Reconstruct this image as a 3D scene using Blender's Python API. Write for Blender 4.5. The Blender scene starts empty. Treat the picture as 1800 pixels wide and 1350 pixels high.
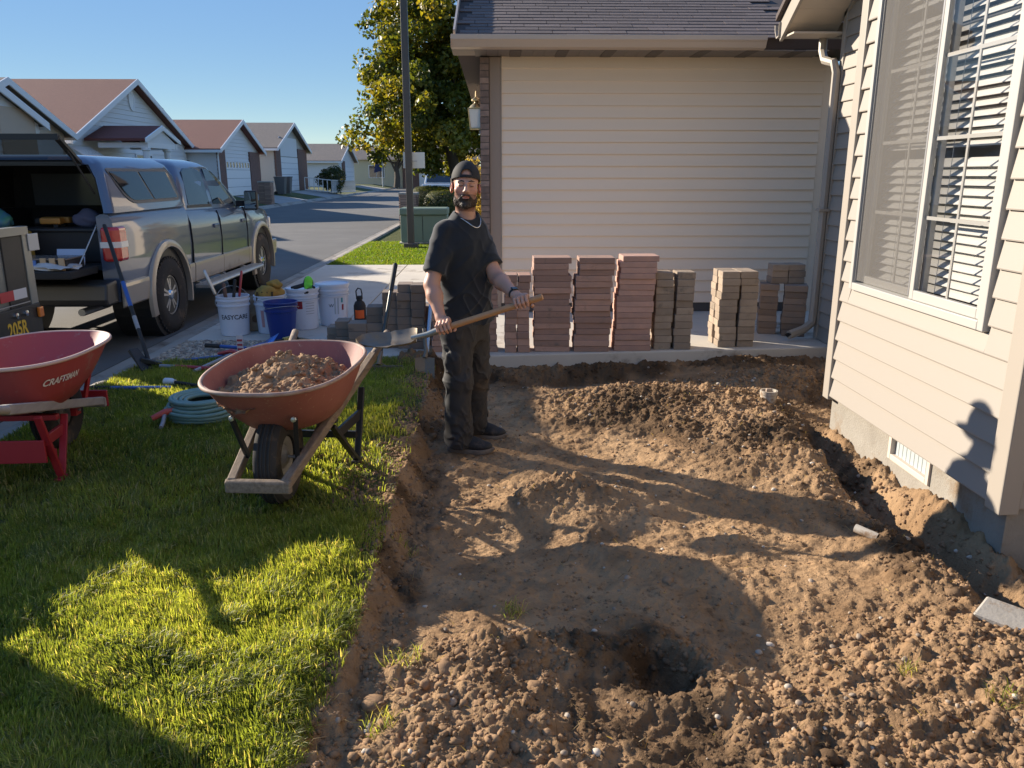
import bpy, bmesh, math, random
import numpy as np
from mathutils import Matrix, Vector, Quaternion
R = math.radians
PI = math.pi
scene = bpy.context.scene
COL = scene.collection
random.seed(7)
RNG = np.random.default_rng(11)

# ------------------------------------------------------------------ camera, sky, sun, exposure
EYE = 1.72
cam_d = bpy.data.cameras.new("camera")
cam = bpy.data.objects.new("camera", cam_d)
COL.objects.link(cam)
cam.location = (0, 0, EYE)
cam.rotation_euler = (R(90 - 14.76), 0, R(-1.2))
cam_d.sensor_width = 36
cam_d.lens = 36 * 1404 / 1800
cam_d.clip_start = 0.05
cam_d.clip_end = 2000
scene.camera = cam  # most coordinates below were worked out offline from image pixels through this camera

SUN_DIR = Vector((-0.847 * math.cos(R(21)), 0.532 * math.cos(R(21)), math.sin(R(21))))   # towards the sun
world = bpy.data.worlds.new("World")
scene.world = world
world.use_nodes = True
wn = world.node_tree
wn.nodes.clear()
wo = wn.nodes.new("ShaderNodeOutputWorld")
wb = wn.nodes.new("ShaderNodeBackground")
sky = wn.nodes.new("ShaderNodeTexSky")
sky.sky_type = 'NISHITA'
sky.sun_disc = False
sky.sun_elevation = R(21)
sky.sun_rotation = math.atan2(SUN_DIR.x, SUN_DIR.y)
sky.air_density = 1.0
sky.dust_density = 0.0
sky.altitude = 1500
sky.ozone_density = 3.5
wb.inputs["Strength"].default_value = 0.15
sep = wn.nodes.new("ShaderNodeSeparateColor")          # one even film curve over the whole sky: brightness compressed, hue kept
sep.mode = 'HSV'
cmb = wn.nodes.new("ShaderNodeCombineColor")
cmb.mode = 'HSV'
pw = wn.nodes.new("ShaderNodeMath")
pw.operation = 'POWER'
pw.inputs[1].default_value = 0.18
gain = wn.nodes.new("ShaderNodeMath")
gain.operation = 'MULTIPLY'
gain.inputs[1].default_value = 1.33
sat = wn.nodes.new("ShaderNodeMath")
sat.operation = 'MULTIPLY'
sat.inputs[1].default_value = 1.02
sat.use_clamp = True
wn.links.new(sky.outputs[0], sep.inputs[0])
wn.links.new(sep.outputs[0], cmb.inputs[0])
wn.links.new(sep.outputs[1], sat.inputs[0])
wn.links.new(sat.outputs[0], cmb.inputs[1])
wn.links.new(sep.outputs[2], pw.inputs[0])
wn.links.new(pw.outputs[0], gain.inputs[0])
wn.links.new(gain.outputs[0], cmb.inputs[2])
wn.links.new(cmb.outputs[0], wb.inputs[0])
wn.links.new(wb.outputs[0], wo.inputs[0])

sun_d = bpy.data.lights.new("sun", 'SUN')
sun_d.energy = 3.7
sun_d.angle = R(0.55)
sun_d.color = (1.0, 0.88, 0.72)
sun = bpy.data.objects.new("sun", sun_d)
COL.objects.link(sun)
sun.rotation_euler = SUN_DIR.to_track_quat('Z', 'Y').to_euler()

scene.view_settings.view_transform = 'Standard'
scene.view_settings.look = 'None'
scene.view_settings.gamma = 1
scene.view_settings.use_curve_mapping = False
scene.view_settings.exposure = 1.5
scene.render.engine = 'CYCLES'
cy = scene.cycles
cy.max_bounces = 8
cy.diffuse_bounces = 5
cy.glossy_bounces = 3
cy.transmission_bounces = 4
cy.transparent_max_bounces = 8
cy.use_denoising = True
cy.caustics_reflective = False
cy.caustics_refractive = False


# ------------------------------------------------------------------ materials
MATS = {}


def mat(name, col, rough=0.7, metal=0.0, var=None, bump=None, coat=0.0, rand=0.0, spec=0.5, emit=None,
        dirt=None, stretch=None, attr=None, sss=0.0, sheen=0.0):
    """var=(scale, colour2, detail) mottles the base colour; bump=(scale, strength); rand = per-object value shift;
    dirt=(colour, scale, amount) blotches of dirt; attr = colour attribute multiplied in"""
    if name in MATS:
        return MATS[name]
    m = bpy.data.materials.new(name)
    MATS[name] = m
    m.use_nodes = True
    nt = m.node_tree
    b = nt.nodes["Principled BSDF"]
    b.inputs["Roughness"].default_value = rough
    b.inputs["Metallic"].default_value = metal
    b.inputs["Specular IOR Level"].default_value = spec
    if coat:
        b.inputs["Coat Weight"].default_value = coat
        b.inputs["Coat Roughness"].default_value = 0.04
    if sheen:
        b.inputs["Sheen Weight"].default_value = sheen
        b.inputs["Sheen Roughness"].default_value = 0.5
    if sss:
        b.inputs["Subsurface Weight"].default_value = sss
        b.inputs["Subsurface Radius"].default_value = (0.02, 0.008, 0.004)
    tc = nt.nodes.new("ShaderNodeTexCoord")
    vec = tc.outputs["Object"]
    if stretch:
        mp = nt.nodes.new("ShaderNodeMapping")
        mp.inputs["Scale"].default_value = stretch
        nt.links.new(vec, mp.inputs["Vector"])
        vec = mp.outputs["Vector"]
    if rand:
        oi = nt.nodes.new("ShaderNodeObjectInfo")
        ad = nt.nodes.new("ShaderNodeVectorMath")
        ad.operation = 'ADD'
        sc = nt.nodes.new("ShaderNodeMath")
        sc.operation = 'MULTIPLY'
        sc.inputs[1].default_value = 37.0
        nt.links.new(oi.outputs["Random"], sc.inputs[0])
        nt.links.new(vec, ad.inputs[0])
        nt.links.new(sc.outputs[0], ad.inputs[1])
        vec = ad.outputs[0]
    rgb = nt.nodes.new("ShaderNodeRGB")
    rgb.outputs[0].default_value = (*col, 1)
    out = rgb.outputs[0]

    def noise(scale, detail=4.0, rgh=0.6):
        n = nt.nodes.new("ShaderNodeTexNoise")
        n.inputs["Scale"].default_value = scale
        n.inputs["Detail"].default_value = detail
        n.inputs["Roughness"].default_value = rgh
        nt.links.new(vec, n.inputs["Vector"])
        return n.outputs["Fac"]

    def ramp(fac, lo, hi):
        mr = nt.nodes.new("ShaderNodeMapRange")
        mr.inputs[1].default_value = lo
        mr.inputs[2].default_value = hi
        nt.links.new(fac, mr.inputs[0])
        return mr.outputs[0]

    def mix(fac, a, c2, mode='MIX'):
        mx = nt.nodes.new("ShaderNodeMix")
        mx.data_type = 'RGBA'
        mx.blend_type = mode
        if isinstance(fac, float):
            mx.inputs[0].default_value = fac
        else:
            nt.links.new(fac, mx.inputs[0])
        nt.links.new(a, mx.inputs[6])
        if isinstance(c2, tuple):
            mx.inputs[7].default_value = (*c2, 1)
        else:
            nt.links.new(c2, mx.inputs[7])
        return mx.outputs[2]

    if var:
        out = mix(ramp(noise(var[0], var[2] if len(var) > 2 else 5.0), 0.3, 0.7), out, var[1])
    if rand:
        hs = nt.nodes.new("ShaderNodeHueSaturation")
        mr = nt.nodes.new("ShaderNodeMapRange")
        mr.inputs[3].default_value = 1 - rand
        mr.inputs[4].default_value = 1 + rand
        nt.links.new(oi.outputs["Random"], mr.inputs[0])
        nt.links.new(mr.outputs[0], hs.inputs["Value"])
        nt.links.new(out, hs.inputs["Color"])
        out = hs.outputs[0]
    if attr:
        at = nt.nodes.new("ShaderNodeAttribute")
        at.attribute_name = attr
        out = mix(1.0, out, at.outputs["Color"], 'MULTIPLY')
    if dirt:
        out = mix(ramp(noise(dirt[1], 8.0, 0.7), 1 - dirt[2], 1 - dirt[2] + 0.12), out, dirt[0])
    nt.links.new(out, b.inputs["Base Color"])
    if bump:
        bp = nt.nodes.new("ShaderNodeBump")
        bp.inputs["Strength"].default_value = bump[1]
        bp.inputs["Distance"].default_value = bump[2] if len(bump) > 2 else 0.01
        nt.links.new(noise(bump[0], 6.0, 0.65), bp.inputs["Height"])
        nt.links.new(bp.outputs[0], b.inputs["Normal"])
    if emit:
        b.inputs["Emission Color"].default_value = (*emit, 1)
        b.inputs["Emission Strength"].default_value = 1
    return m


def leaf_mat(name, attr="tint", trans=0.45, rough=0.5):
    """thin leaf or blade: diffuse + translucent, colour from a per-leaf attribute"""
    if name in MATS:
        return MATS[name]
    m = bpy.data.materials.new(name)
    MATS[name] = m
    m.use_nodes = True
    nt = m.node_tree
    nt.nodes.clear()
    o = nt.nodes.new("ShaderNodeOutputMaterial")
    at = nt.nodes.new("ShaderNodeAttribute")
    at.attribute_name = attr
    p = nt.nodes.new("ShaderNodeBsdfPrincipled")
    p.inputs["Roughness"].default_value = rough
    p.inputs["Specular IOR Level"].default_value = 0.35
    t = nt.nodes.new("ShaderNodeBsdfTranslucent")
    mx = nt.nodes.new("ShaderNodeMixShader")
    mx.inputs[0].default_value = trans
    g = nt.nodes.new("ShaderNodeMix")
    g.data_type = 'RGBA'
    g.blend_type = 'MULTIPLY'
    g.inputs[0].default_value = 1.0
    g.inputs[7].default_value = (2.0, 1.85, 0.55, 1)
    nt.links.new(at.outputs["Color"], g.inputs[6])
    nt.links.new(at.outputs["Color"], p.inputs["Base Color"])
    nt.links.new(g.outputs[2], t.inputs["Color"])
    nt.links.new(p.outputs[0], mx.inputs[1])
    nt.links.new(t.outputs[0], mx.inputs[2])
    nt.links.new(mx.outputs[0], o.inputs[0])
    return m


def glass_mat(name, tint=(1, 1, 1), refl=0.9, through=1.0, rough=0.0):
    """window glass: fresnel mix of a mirror and a clear (or tinted) pane"""
    if name in MATS:
        return MATS[name]
    m = bpy.data.materials.new(name)
    MATS[name] = m
    m.use_nodes = True
    nt = m.node_tree
    nt.nodes.clear()
    o = nt.nodes.new("ShaderNodeOutputMaterial")
    tr = nt.nodes.new("ShaderNodeBsdfTransparent")
    tr.inputs[0].default_value = (tint[0] * through, tint[1] * through, tint[2] * through, 1)
    gl = nt.nodes.new("ShaderNodeBsdfGlossy")
    gl.inputs["Roughness"].default_value = rough
    gl.inputs["Color"].default_value = (refl, refl, refl, 1)
    fr = nt.nodes.new("ShaderNodeFresnel")
    fr.inputs["IOR"].default_value = 1.6
    geo = nt.nodes.new("ShaderNodeNewGeometry")
    inv = nt.nodes.new("ShaderNodeMath")
    inv.operation = 'SUBTRACT'
    inv.inputs[0].default_value = 1.0
    nt.links.new(geo.outputs["Backfacing"], inv.inputs[1])
    mul = nt.nodes.new("ShaderNodeMath")
    mul.operation = 'MULTIPLY'
    nt.links.new(fr.outputs[0], mul.inputs[0])
    nt.links.new(inv.outputs[0], mul.inputs[1])
    mx = nt.nodes.new("ShaderNodeMixShader")
    nt.links.new(mul.outputs[0], mx.inputs[0])
    nt.links.new(tr.outputs[0], mx.inputs[1])
    nt.links.new(gl.outputs[0], mx.inputs[2])
    nt.links.new(mx.outputs[0], o.inputs[0])
    return m


# ------------------------------------------------------------------ objects
def wmat(o):
    m = o.matrix_basis.copy()
    if o.parent:
        m = wmat(o.parent) @ o.matrix_parent_inverse @ m
    return m


def tag(o, label=None, cat=None, group=None, kind=None):
    if label:
        o["label"] = label
    if cat:
        o["category"] = cat
    if group:
        o["group"] = group
    if kind:
        o["kind"] = kind
    return o


def thing(name, label, cat, loc=(0, 0, 0), rot=(0, 0, 0), group=None):
    o = bpy.data.objects.new(name, None)
    o.empty_display_size = 0.1
    COL.objects.link(o)
    o.location = loc
    o.rotation_euler = rot
    return tag(o, label, cat, group)


def put(name, mesh, parent=None, world_space=False, loc=None, rot=None, scale=None):
    o = bpy.data.objects.new(name, mesh)
    COL.objects.link(o)
    if parent is not None:
        o.parent = parent
        if world_space:
            o.matrix_parent_inverse = wmat(parent).inverted()
    if loc is not None:
        o.location = loc
    if rot is not None:
        o.rotation_euler = rot
    if scale is not None:
        o.scale = scale
    return o


def np_mesh(name, verts, faces, material=None, smooth=False, colors=None, attr="tint"):
    """verts (n,3), faces (m,k) arrays with one k"""
    me = bpy.data.meshes.new(name)
    verts = np.asarray(verts, dtype=np.float32)
    faces = np.asarray(faces, dtype=np.int32)
    k = faces.shape[1]
    me.vertices.add(len(verts))
    me.vertices.foreach_set("co", verts.ravel())
    me.loops.add(faces.size)
    me.loops.foreach_set("vertex_index", faces.ravel())
    me.polygons.add(len(faces))
    me.polygons.foreach_set("loop_start", np.arange(0, faces.size, k, dtype=np.int32))
    me.update(calc_edges=True)
    if smooth:
        me.polygons.foreach_set("use_smooth", np.ones(len(faces), dtype=bool))
    if colors is not None:
        ca = me.color_attributes.new(attr, 'FLOAT_COLOR', 'POINT')
        c = np.ones((len(verts), 4), dtype=np.float32)
        c[:, :3] = colors
        ca.data.foreach_set("color", c.ravel())
    if material:
        me.materials.append(material)
    return me


class MB:
    """collects simple shapes; build() links them as one mesh object"""

    def __init__(self):
        self.v = []
        self.f = []

    def add(self, verts, faces):
        n = len(self.v)
        self.v += [Vector(p) for p in verts]
        self.f += [[i + n for i in fc] for fc in faces]
        return self

    def bx(self, x0, x1, y0, y1, z0, z1):
        return self.add([(x0, y0, z0), (x1, y0, z0), (x1, y1, z0), (x0, y1, z0),
                         (x0, y0, z1), (x1, y0, z1), (x1, y1, z1), (x0, y1, z1)],
                        [(0, 3, 2, 1), (4, 5, 6, 7), (0, 1, 5, 4), (1, 2, 6, 5), (2, 3, 7, 6), (3, 0, 4, 7)])

    def box(self, c, s, rot=None):
        m = MB().bx(-s[0] / 2, s[0] / 2, -s[1] / 2, s[1] / 2, -s[2] / 2, s[2] / 2)
        M_ = Matrix.Translation(c)
        if rot is not None:
            M_ = M_ @ (rot.to_4x4() if isinstance(rot, (Matrix,)) else Matrix.Rotation(rot, 4, 'Z'))
        return self.add([M_ @ p for p in m.v], m.f)

    def bar(self, p, q, w, h, up=(0, 0, 1), w2=None, h2=None):
        p, q = Vector(p), Vector(q)
        d = (q - p).normalized()
        up = Vector(up)
        sx = d.cross(up)
        if sx.length < 1e-4:
            sx = d.cross(Vector((1, 0, 0)))
        sx.normalize()
        uz = sx.cross(d).normalized()
        w2 = w if w2 is None else w2
        h2 = h if h2 is None else h2
        vs = []
        for c, a, b in ((p, w, h), (q, w2, h2)):
            vs += [c - sx * a / 2 - uz * b / 2, c + sx * a / 2 - uz * b / 2, c + sx * a / 2 + uz * b / 2, c - sx * a / 2 + uz * b / 2]
        return self.add(vs, [(0, 1, 2, 3), (7, 6, 5, 4), (0, 4, 5, 1), (1, 5, 6, 2), (2, 6, 7, 3), (3, 7, 4, 0)])

    def tube(self, pts, r, n=10, closed=False, caps=True, squash=1.0):
        pts = [Vector(p) for p in pts]
        m = len(pts)
        rs = r if isinstance(r, (list, tuple)) else [r] * m
        vs, fs = [], []
        prev = None
        for i, p in enumerate(pts):
            if closed:
                d = pts[(i + 1) % m] - pts[i - 1]
            else:
                d = pts[min(i + 1, m - 1)] - pts[max(i - 1, 0)]
            d.normalize()
            if prev is None:
                a = d.orthogonal().normalized()
            else:
                a = (prev - d * prev.dot(d)).normalized()
            prev = a
            b = d.cross(a)
            for k in range(n):
                t = 2 * PI * k / n
                vs.append(p + (a * math.cos(t) + b * math.sin(t) * squash) * rs[i])
        for i in range(m if closed else m - 1):
            j = (i + 1) % m
            for k in range(n):
                l = (k + 1) % n
                fs.append((i * n + k, i * n + l, j * n + l, j * n + k))
        if caps and not closed:
            fs.append(tuple(range(n - 1, -1, -1)))
            fs.append(tuple(range((m - 1) * n, m * n)))
        return self.add(vs, fs)

    def lathe(self, prof, n=24, c=(0, 0, 0), axis='Z', closed=False):
        """prof: (radius, height) pairs"""
        vs, fs = [], []
        m = len(prof)
        for rr, z in prof:
            for k in range(n):
                t = 2 * PI * k / n
                x, y = rr * math.cos(t), rr * math.sin(t)
                p = (x, y, z) if axis == 'Z' else ((z, x, y) if axis == 'X' else (y, z, x))
                vs.append((c[0] + p[0], c[1] + p[1], c[2] + p[2]))
        for i in range(m if closed else m - 1):
            j = (i + 1) % m
            for k in range(n):
                l = (k + 1) % n
                fs.append((i * n + k, i * n + l, j * n + l, j * n + k))
        if not closed:
            if prof[0][0] > 1e-5:
                fs.append(tuple(range(n - 1, -1, -1)))
            if prof[-1][0] > 1e-5:
                fs.append(tuple(range((m - 1) * n, m * n)))
        return self.add(vs, fs)

    def prism(self, poly, a, b, axis='X'):
        """poly of 2-D points; axis X: (y,z), Y: (x,z), Z: (x,y); extruded from a to b along the axis"""
        def P(q, t):
            return {'X': (t, q[0], q[1]), 'Y': (q[0], t, q[1]), 'Z': (q[0], q[1], t)}[axis]
        n = len(poly)
        vs = [P(q, a) for q in poly] + [P(q, b) for q in poly]
        fs = [tuple(range(n - 1, -1, -1)), tuple(range(n, 2 * n))]
        fs += [(i, (i + 1) % n, n + (i + 1) % n, n + i) for i in range(n)]
        return self.add(vs, fs)

    def loft(self, rings, closed_ring=True, cap0=True, cap1=True):
        n = len(rings[0])
        vs = [p for r_ in rings for p in r_]
        fs = []
        for i in range(len(rings) - 1):
            for k in range(n if closed_ring else n - 1):
                l = (k + 1) % n
                fs.append((i * n + k, i * n + l, (i + 1) * n + l, (i + 1) * n + k))
        if cap0 and closed_ring:
            fs.append(tuple(range(n - 1, -1, -1)))
        if cap1 and closed_ring:
            fs.append(tuple(range((len(rings) - 1) * n, len(rings) * n)))
        return self.add(vs, fs)

    def blob(self, c, s, seed=0, amp=0.15, sub=2, flat=None):
        bm = bmesh.new()
        bmesh.ops.create_icosphere(bm, subdivisions=sub, radius=1)
        rr = random.Random(seed)
        ph = [rr.uniform(0, 6) for _ in range(6)]
        vs = []
        for v in bm.verts:
            p = v.co
            k = 1 + amp * (math.sin(3 * p.x + ph[0]) * math.sin(3 * p.y + ph[1]) + 0.6 * math.sin(5 * p.z + ph[2] + 4 * p.x) * math.cos(5 * p.y + ph[3]))
            q = Vector((p.x * s[0] * k, p.y * s[1] * k, p.z * s[2] * k))
            if flat is not None and q.z < flat:
                q.z = flat
            vs.append(q + Vector(c))
        fs = [[v.index for v in f.verts] for f in bm.faces]
        bm.free()
        return self.add(vs, fs)

    def xf(self, M_):
        self.v = [M_ @ p for p in self.v]
        return self

    def mesh(self, name, material=None, smooth=None, fix=True):
        me = bpy.data.meshes.new(name)
        me.from_pydata([tuple(p) for p in self.v], [], self.f)
        if fix:
            bm = bmesh.new()
            bm.from_mesh(me)
            bmesh.ops.recalc_face_normals(bm, faces=bm.faces)
            bm.to_mesh(me)
            bm.free()
        if smooth is not None:
            me.polygons.foreach_set("use_smooth", np.ones(len(me.polygons), dtype=bool))
            if smooth < 180:
                me.set_sharp_from_angle(angle=R(smooth))
        if material:
            me.materials.append(material)
        return me

    def build(self, name, material, parent=None, smooth=None, bevel=0.0, ws=False, seg=2, fix=True):
        o = put(name, self.mesh(name, material, smooth, fix), parent, ws)
        if bevel:
            b = o.modifiers.new("edge", 'BEVEL')
            b.width = bevel
            b.segments = seg
            b.limit_method = 'ANGLE'
            b.angle_limit = R(40)
        return o


def text_mesh(txt, size, material, bend=None, extrude=0.0, sx=1.0, shear=0.0, bold=0.0):
    """flat print: letters as a thin mesh lying in the local XZ plane (facing -Y), centred"""
    cu = bpy.data.curves.new("print", 'FONT')
    cu.body = txt
    cu.size = size
    cu.align_x = 'CENTER'
    cu.align_y = 'CENTER'
    cu.shear = shear
    cu.offset = bold
    cu.resolution_u = 3
    o = bpy.data.objects.new("print", cu)
    COL.objects.link(o)
    dg = bpy.context.evaluated_depsgraph_get()
    me = bpy.data.meshes.new_from_object(o.evaluated_get(dg))
    bpy.data.objects.remove(o)
    n = len(me.vertices)
    co = np.zeros(n * 3, dtype=np.float32)
    me.vertices.foreach_get("co", co)
    co = co.reshape(-1, 3)
    x, y = co[:, 0] * sx, co[:, 1].copy()
    if bend is None:
        out = np.stack([x, np.zeros(n), y], 1)
    else:
        out = bend(x, y)
    me.vertices.foreach_set("co", np.asarray(out, dtype=np.float32).ravel())
    me.update()
    me.materials.clear()
    me.materials.append(material)
    return me


def boolean_cut(o, cutter_mb):
    c = cutter_mb.build("cutter", None)
    c.matrix_basis = wmat(o)
    md = o.modifiers.new("cut", 'BOOLEAN')
    md.object = c
    md.operation = 'DIFFERENCE'
    md.solver = 'EXACT'
    dg = bpy.context.evaluated_depsgraph_get()
    me = bpy.data.meshes.new_from_object(o.evaluated_get(dg))
    o.modifiers.clear()
    old = o.data
    me.name = old.name
    o.data = me
    bpy.data.objects.remove(c)
    return o


# ------------------------------------------------------------------ numpy noise
def vnoise(x, y, seed=0):
    """smooth value noise in 2-D, range -1..1"""
    xi = np.floor(x).astype(np.int64)
    yi = np.floor(y).astype(np.int64)
    fx = x - xi
    fy = y - yi
    fx = fx * fx * (3 - 2 * fx)
    fy = fy * fy * (3 - 2 * fy)

    def h(a, b):
        n = (a * 374761393 + b * 668265263 + seed * 974711) & 0x7fffffff
        n = ((n ^ (n >> 13)) * 1274126177) & 0x7fffffff
        n = n ^ (n >> 16)
        return (n & 0xffff) / 32767.5 - 1
    a = h(xi, yi)
    b = h(xi + 1, yi)
    c = h(xi, yi + 1)
    d = h(xi + 1, yi + 1)
    return (a * (1 - fx) + b * fx) * (1 - fy) + (c * (1 - fx) + d * fx) * fy


def fbm(x, y, octv=4, seed=0, gain=0.5):
    s = 0
    a = 1
    for i in range(octv):
        s = s + a * vnoise(x * 2 ** i + 17.3 * i, y * 2 ** i - 9.1 * i, seed + i)
        a *= gain
    return s


def cells(x, y, seed=0):
    """distance to nearest jittered point (unit cells) and that cell's random value"""
    xi = np.floor(x).astype(np.int64)
    yi = np.floor(y).astype(np.int64)
    best = np.full(x.shape, 9.0)
    val = np.zeros(x.shape)
    for dx in (-1, 0, 1):
        for dy in (-1, 0, 1):
            a = xi + dx
            b = yi + dy
            n = (a * 73856093 ^ b * 19349663 ^ (seed * 83492791)) & 0x7fffffff
            n = ((n ^ (n >> 15)) * 0x2c1b3c6d) & 0x7fffffff
            n = ((n ^ (n >> 12)) * 0x297a2d39) & 0x7fffffff
            n = n ^ (n >> 15)
            px = a + (n & 1023) / 1023.0
            py = b + ((n >> 10) & 1023) / 1023.0
            d = (x - px) ** 2 + (y - py) ** 2
            m = d < best
            best = np.where(m, d, best)
            val = np.where(m, ((n >> 20) & 1023) / 1023.0, val)
    return np.sqrt(best), val


def sstep(a, b, x):
    t = np.clip((x - a) / (b - a), 0, 1)
    return t * t * (3 - 2 * t)


# ------------------------------------------------------------------ rounded solids from distance fields
class SDF:
    def __init__(self, lo, hi, h):
        self.lo = np.array(lo, dtype=np.float32)
        self.h = h
        self.n = np.ceil((np.array(hi) - np.array(lo)) / h).astype(int) + 1
        self.d = np.full(self.n, 1.0, dtype=np.float32)

    def region(self, lo, hi):
        a = np.clip(np.floor((np.array(lo) - self.lo) / self.h).astype(int), 0, self.n - 1)
        b = np.clip(np.ceil((np.array(hi) - self.lo) / self.h).astype(int) + 1, 1, self.n)
        sl = tuple(slice(int(i), int(j)) for i, j in zip(a, b))
        ax = [self.lo[k] + self.h * np.arange(a[k], b[k], dtype=np.float32) for k in range(3)]
        X, Y, Z = np.meshgrid(*ax, indexing='ij')
        return sl, X, Y, Z

    def put(self, fn, lo, hi, k=0.0, op='U'):
        sl, X, Y, Z = self.region(lo, hi)
        if X.size == 0:
            return
        e = fn(X, Y, Z).astype(np.float32)
        d = self.d[sl]
        if op == 'U':
            if k > 0:
                hh = np.clip(0.5 + 0.5 * (d - e) / k, 0, 1)
                self.d[sl] = d * (1 - hh) + e * hh - k * hh * (1 - hh)
            else:
                self.d[sl] = np.minimum(d, e)
        elif op == 'S':
            if k > 0:
                hh = np.clip(0.5 - 0.5 * (d + e) / k, 0, 1)
                self.d[sl] = d * (1 - hh) - e * hh + k * hh * (1 - hh)
            else:
                self.d[sl] = np.maximum(d, -e)
        elif op == 'I':
            self.d[sl] = np.maximum(d, e)
        elif op == 'ADD':
            self.d[sl] = d + e

    def cap(self, p, q, r0, r1=None, k=0.0, op='U'):
        p = np.array(p, dtype=np.float32)
        q = np.array(q, dtype=np.float32)
        r1 = r0 if r1 is None else r1
        v = q - p
        L2 = float(v @ v) + 1e-12
        m = max(r0, r1) + k + 3 * self.h

        def fn(X, Y, Z):
            t = np.clip(((X - p[0]) * v[0] + (Y - p[1]) * v[1] + (Z - p[2]) * v[2]) / L2, 0, 1)
            return np.sqrt((X - p[0] - t * v[0]) ** 2 + (Y - p[1] - t * v[1]) ** 2 + (Z - p[2] - t * v[2]) ** 2) - (r0 + (r1 - r0) * t)
        self.put(fn, np.minimum(p, q) - m, np.maximum(p, q) + m, k, op)

    def ell(self, c, r, rot=None, k=0.0, op='U'):
        c = np.array(c, dtype=np.float32)
        r = np.array(r, dtype=np.float32)
        Mi = np.array((rot if rot is not None else Matrix.Identity(3)).transposed(), dtype=np.float32)
        m = r.max() + k + 3 * self.h

        def fn(X, Y, Z):
            x, y, z = X - c[0], Y - c[1], Z - c[2]
            a = (Mi[0, 0] * x + Mi[0, 1] * y + Mi[0, 2] * z) / r[0]
            b = (Mi[1, 0] * x + Mi[1, 1] * y + Mi[1, 2] * z) / r[1]
            g = (Mi[2, 0] * x + Mi[2, 1] * y + Mi[2, 2] * z) / r[2]
            k0 = np.sqrt(a * a + b * b + g * g)
            k1 = np.sqrt((a / r[0]) ** 2 + (b / r[1]) ** 2 + (g / r[2]) ** 2) + 1e-6
            return k0 * (k0 - 1) / k1
        self.put(fn, c - m, c + m, k, op)

    def arr(self):
        d, h = self.d, self.h
        s = d < 0
        c = [s[i:s.shape[0] - 1 + i, j:s.shape[1] - 1 + j, k:s.shape[2] - 1 + k] for i in (0, 1) for j in (0, 1) for k in (0, 1)]
        anyc = c[0].copy()
        allc = c[0].copy()
        for q in c[1:]:
            anyc |= q
            allc &= q
        act = np.argwhere(anyc & ~allc)
        idx = np.full(anyc.shape, -1, dtype=np.int32)
        idx[tuple(act.T)] = np.arange(len(act))
        pos = np.zeros((len(act), 3), dtype=np.float32)
        cnt = np.zeros(len(act), dtype=np.float32)
        cor = [np.array((i, j, k)) for i in (0, 1) for j in (0, 1) for k in (0, 1)]
        for a in range(8):
            for b in range(a + 1, 8):
                if np.abs(cor[a] - cor[b]).sum() != 1:
                    continue
                da = d[tuple((act + cor[a]).T)]
                db = d[tuple((act + cor[b]).T)]
                m = (da < 0) != (db < 0)
                t = np.where(m, da / np.where(m, da - db, 1), 0)[:, None]
                pos += np.where(m[:, None], cor[a] + t * (cor[b] - cor[a]), 0)
                cnt += m
        pos = (pos / cnt[:, None] + act) * h + self.lo
        quads = []
        for ax in range(3):
            o1, o2 = [(1, 2), (2, 0), (0, 1)][ax]
            s0 = np.take(s, range(s.shape[ax] - 1), axis=ax)
            s1 = np.take(s, range(1, s.shape[ax]), axis=ax)
            e = np.argwhere(s0 != s1)
            ok = (e[:, o1] > 0) & (e[:, o2] > 0) & (e[:, o1] < idx.shape[o1]) & (e[:, o2] < idx.shape[o2])
            e = e[ok]
            u1 = np.zeros(3, int)
            u1[o1] = 1
            u2 = np.zeros(3, int)
            u2[o2] = 1
            q = np.stack([idx[tuple((e - u1 - u2).T)], idx[tuple((e - u2).T)], idx[tuple(e.T)], idx[tuple((e - u1).T)]], 1)
            fl = ~s0[tuple(e.T)]
            q[fl] = q[fl][:, ::-1]
            quads.append(q)
        quads = np.concatenate(quads)
        quads = quads[(quads >= 0).all(1)]
        return pos, quads

    def mesh(self, name, material, smooth=True, color=None):
        pos, quads = self.arr()
        return np_mesh(name, pos, quads, material, smooth, color(pos) if color else None)


ICO_V = None


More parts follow.
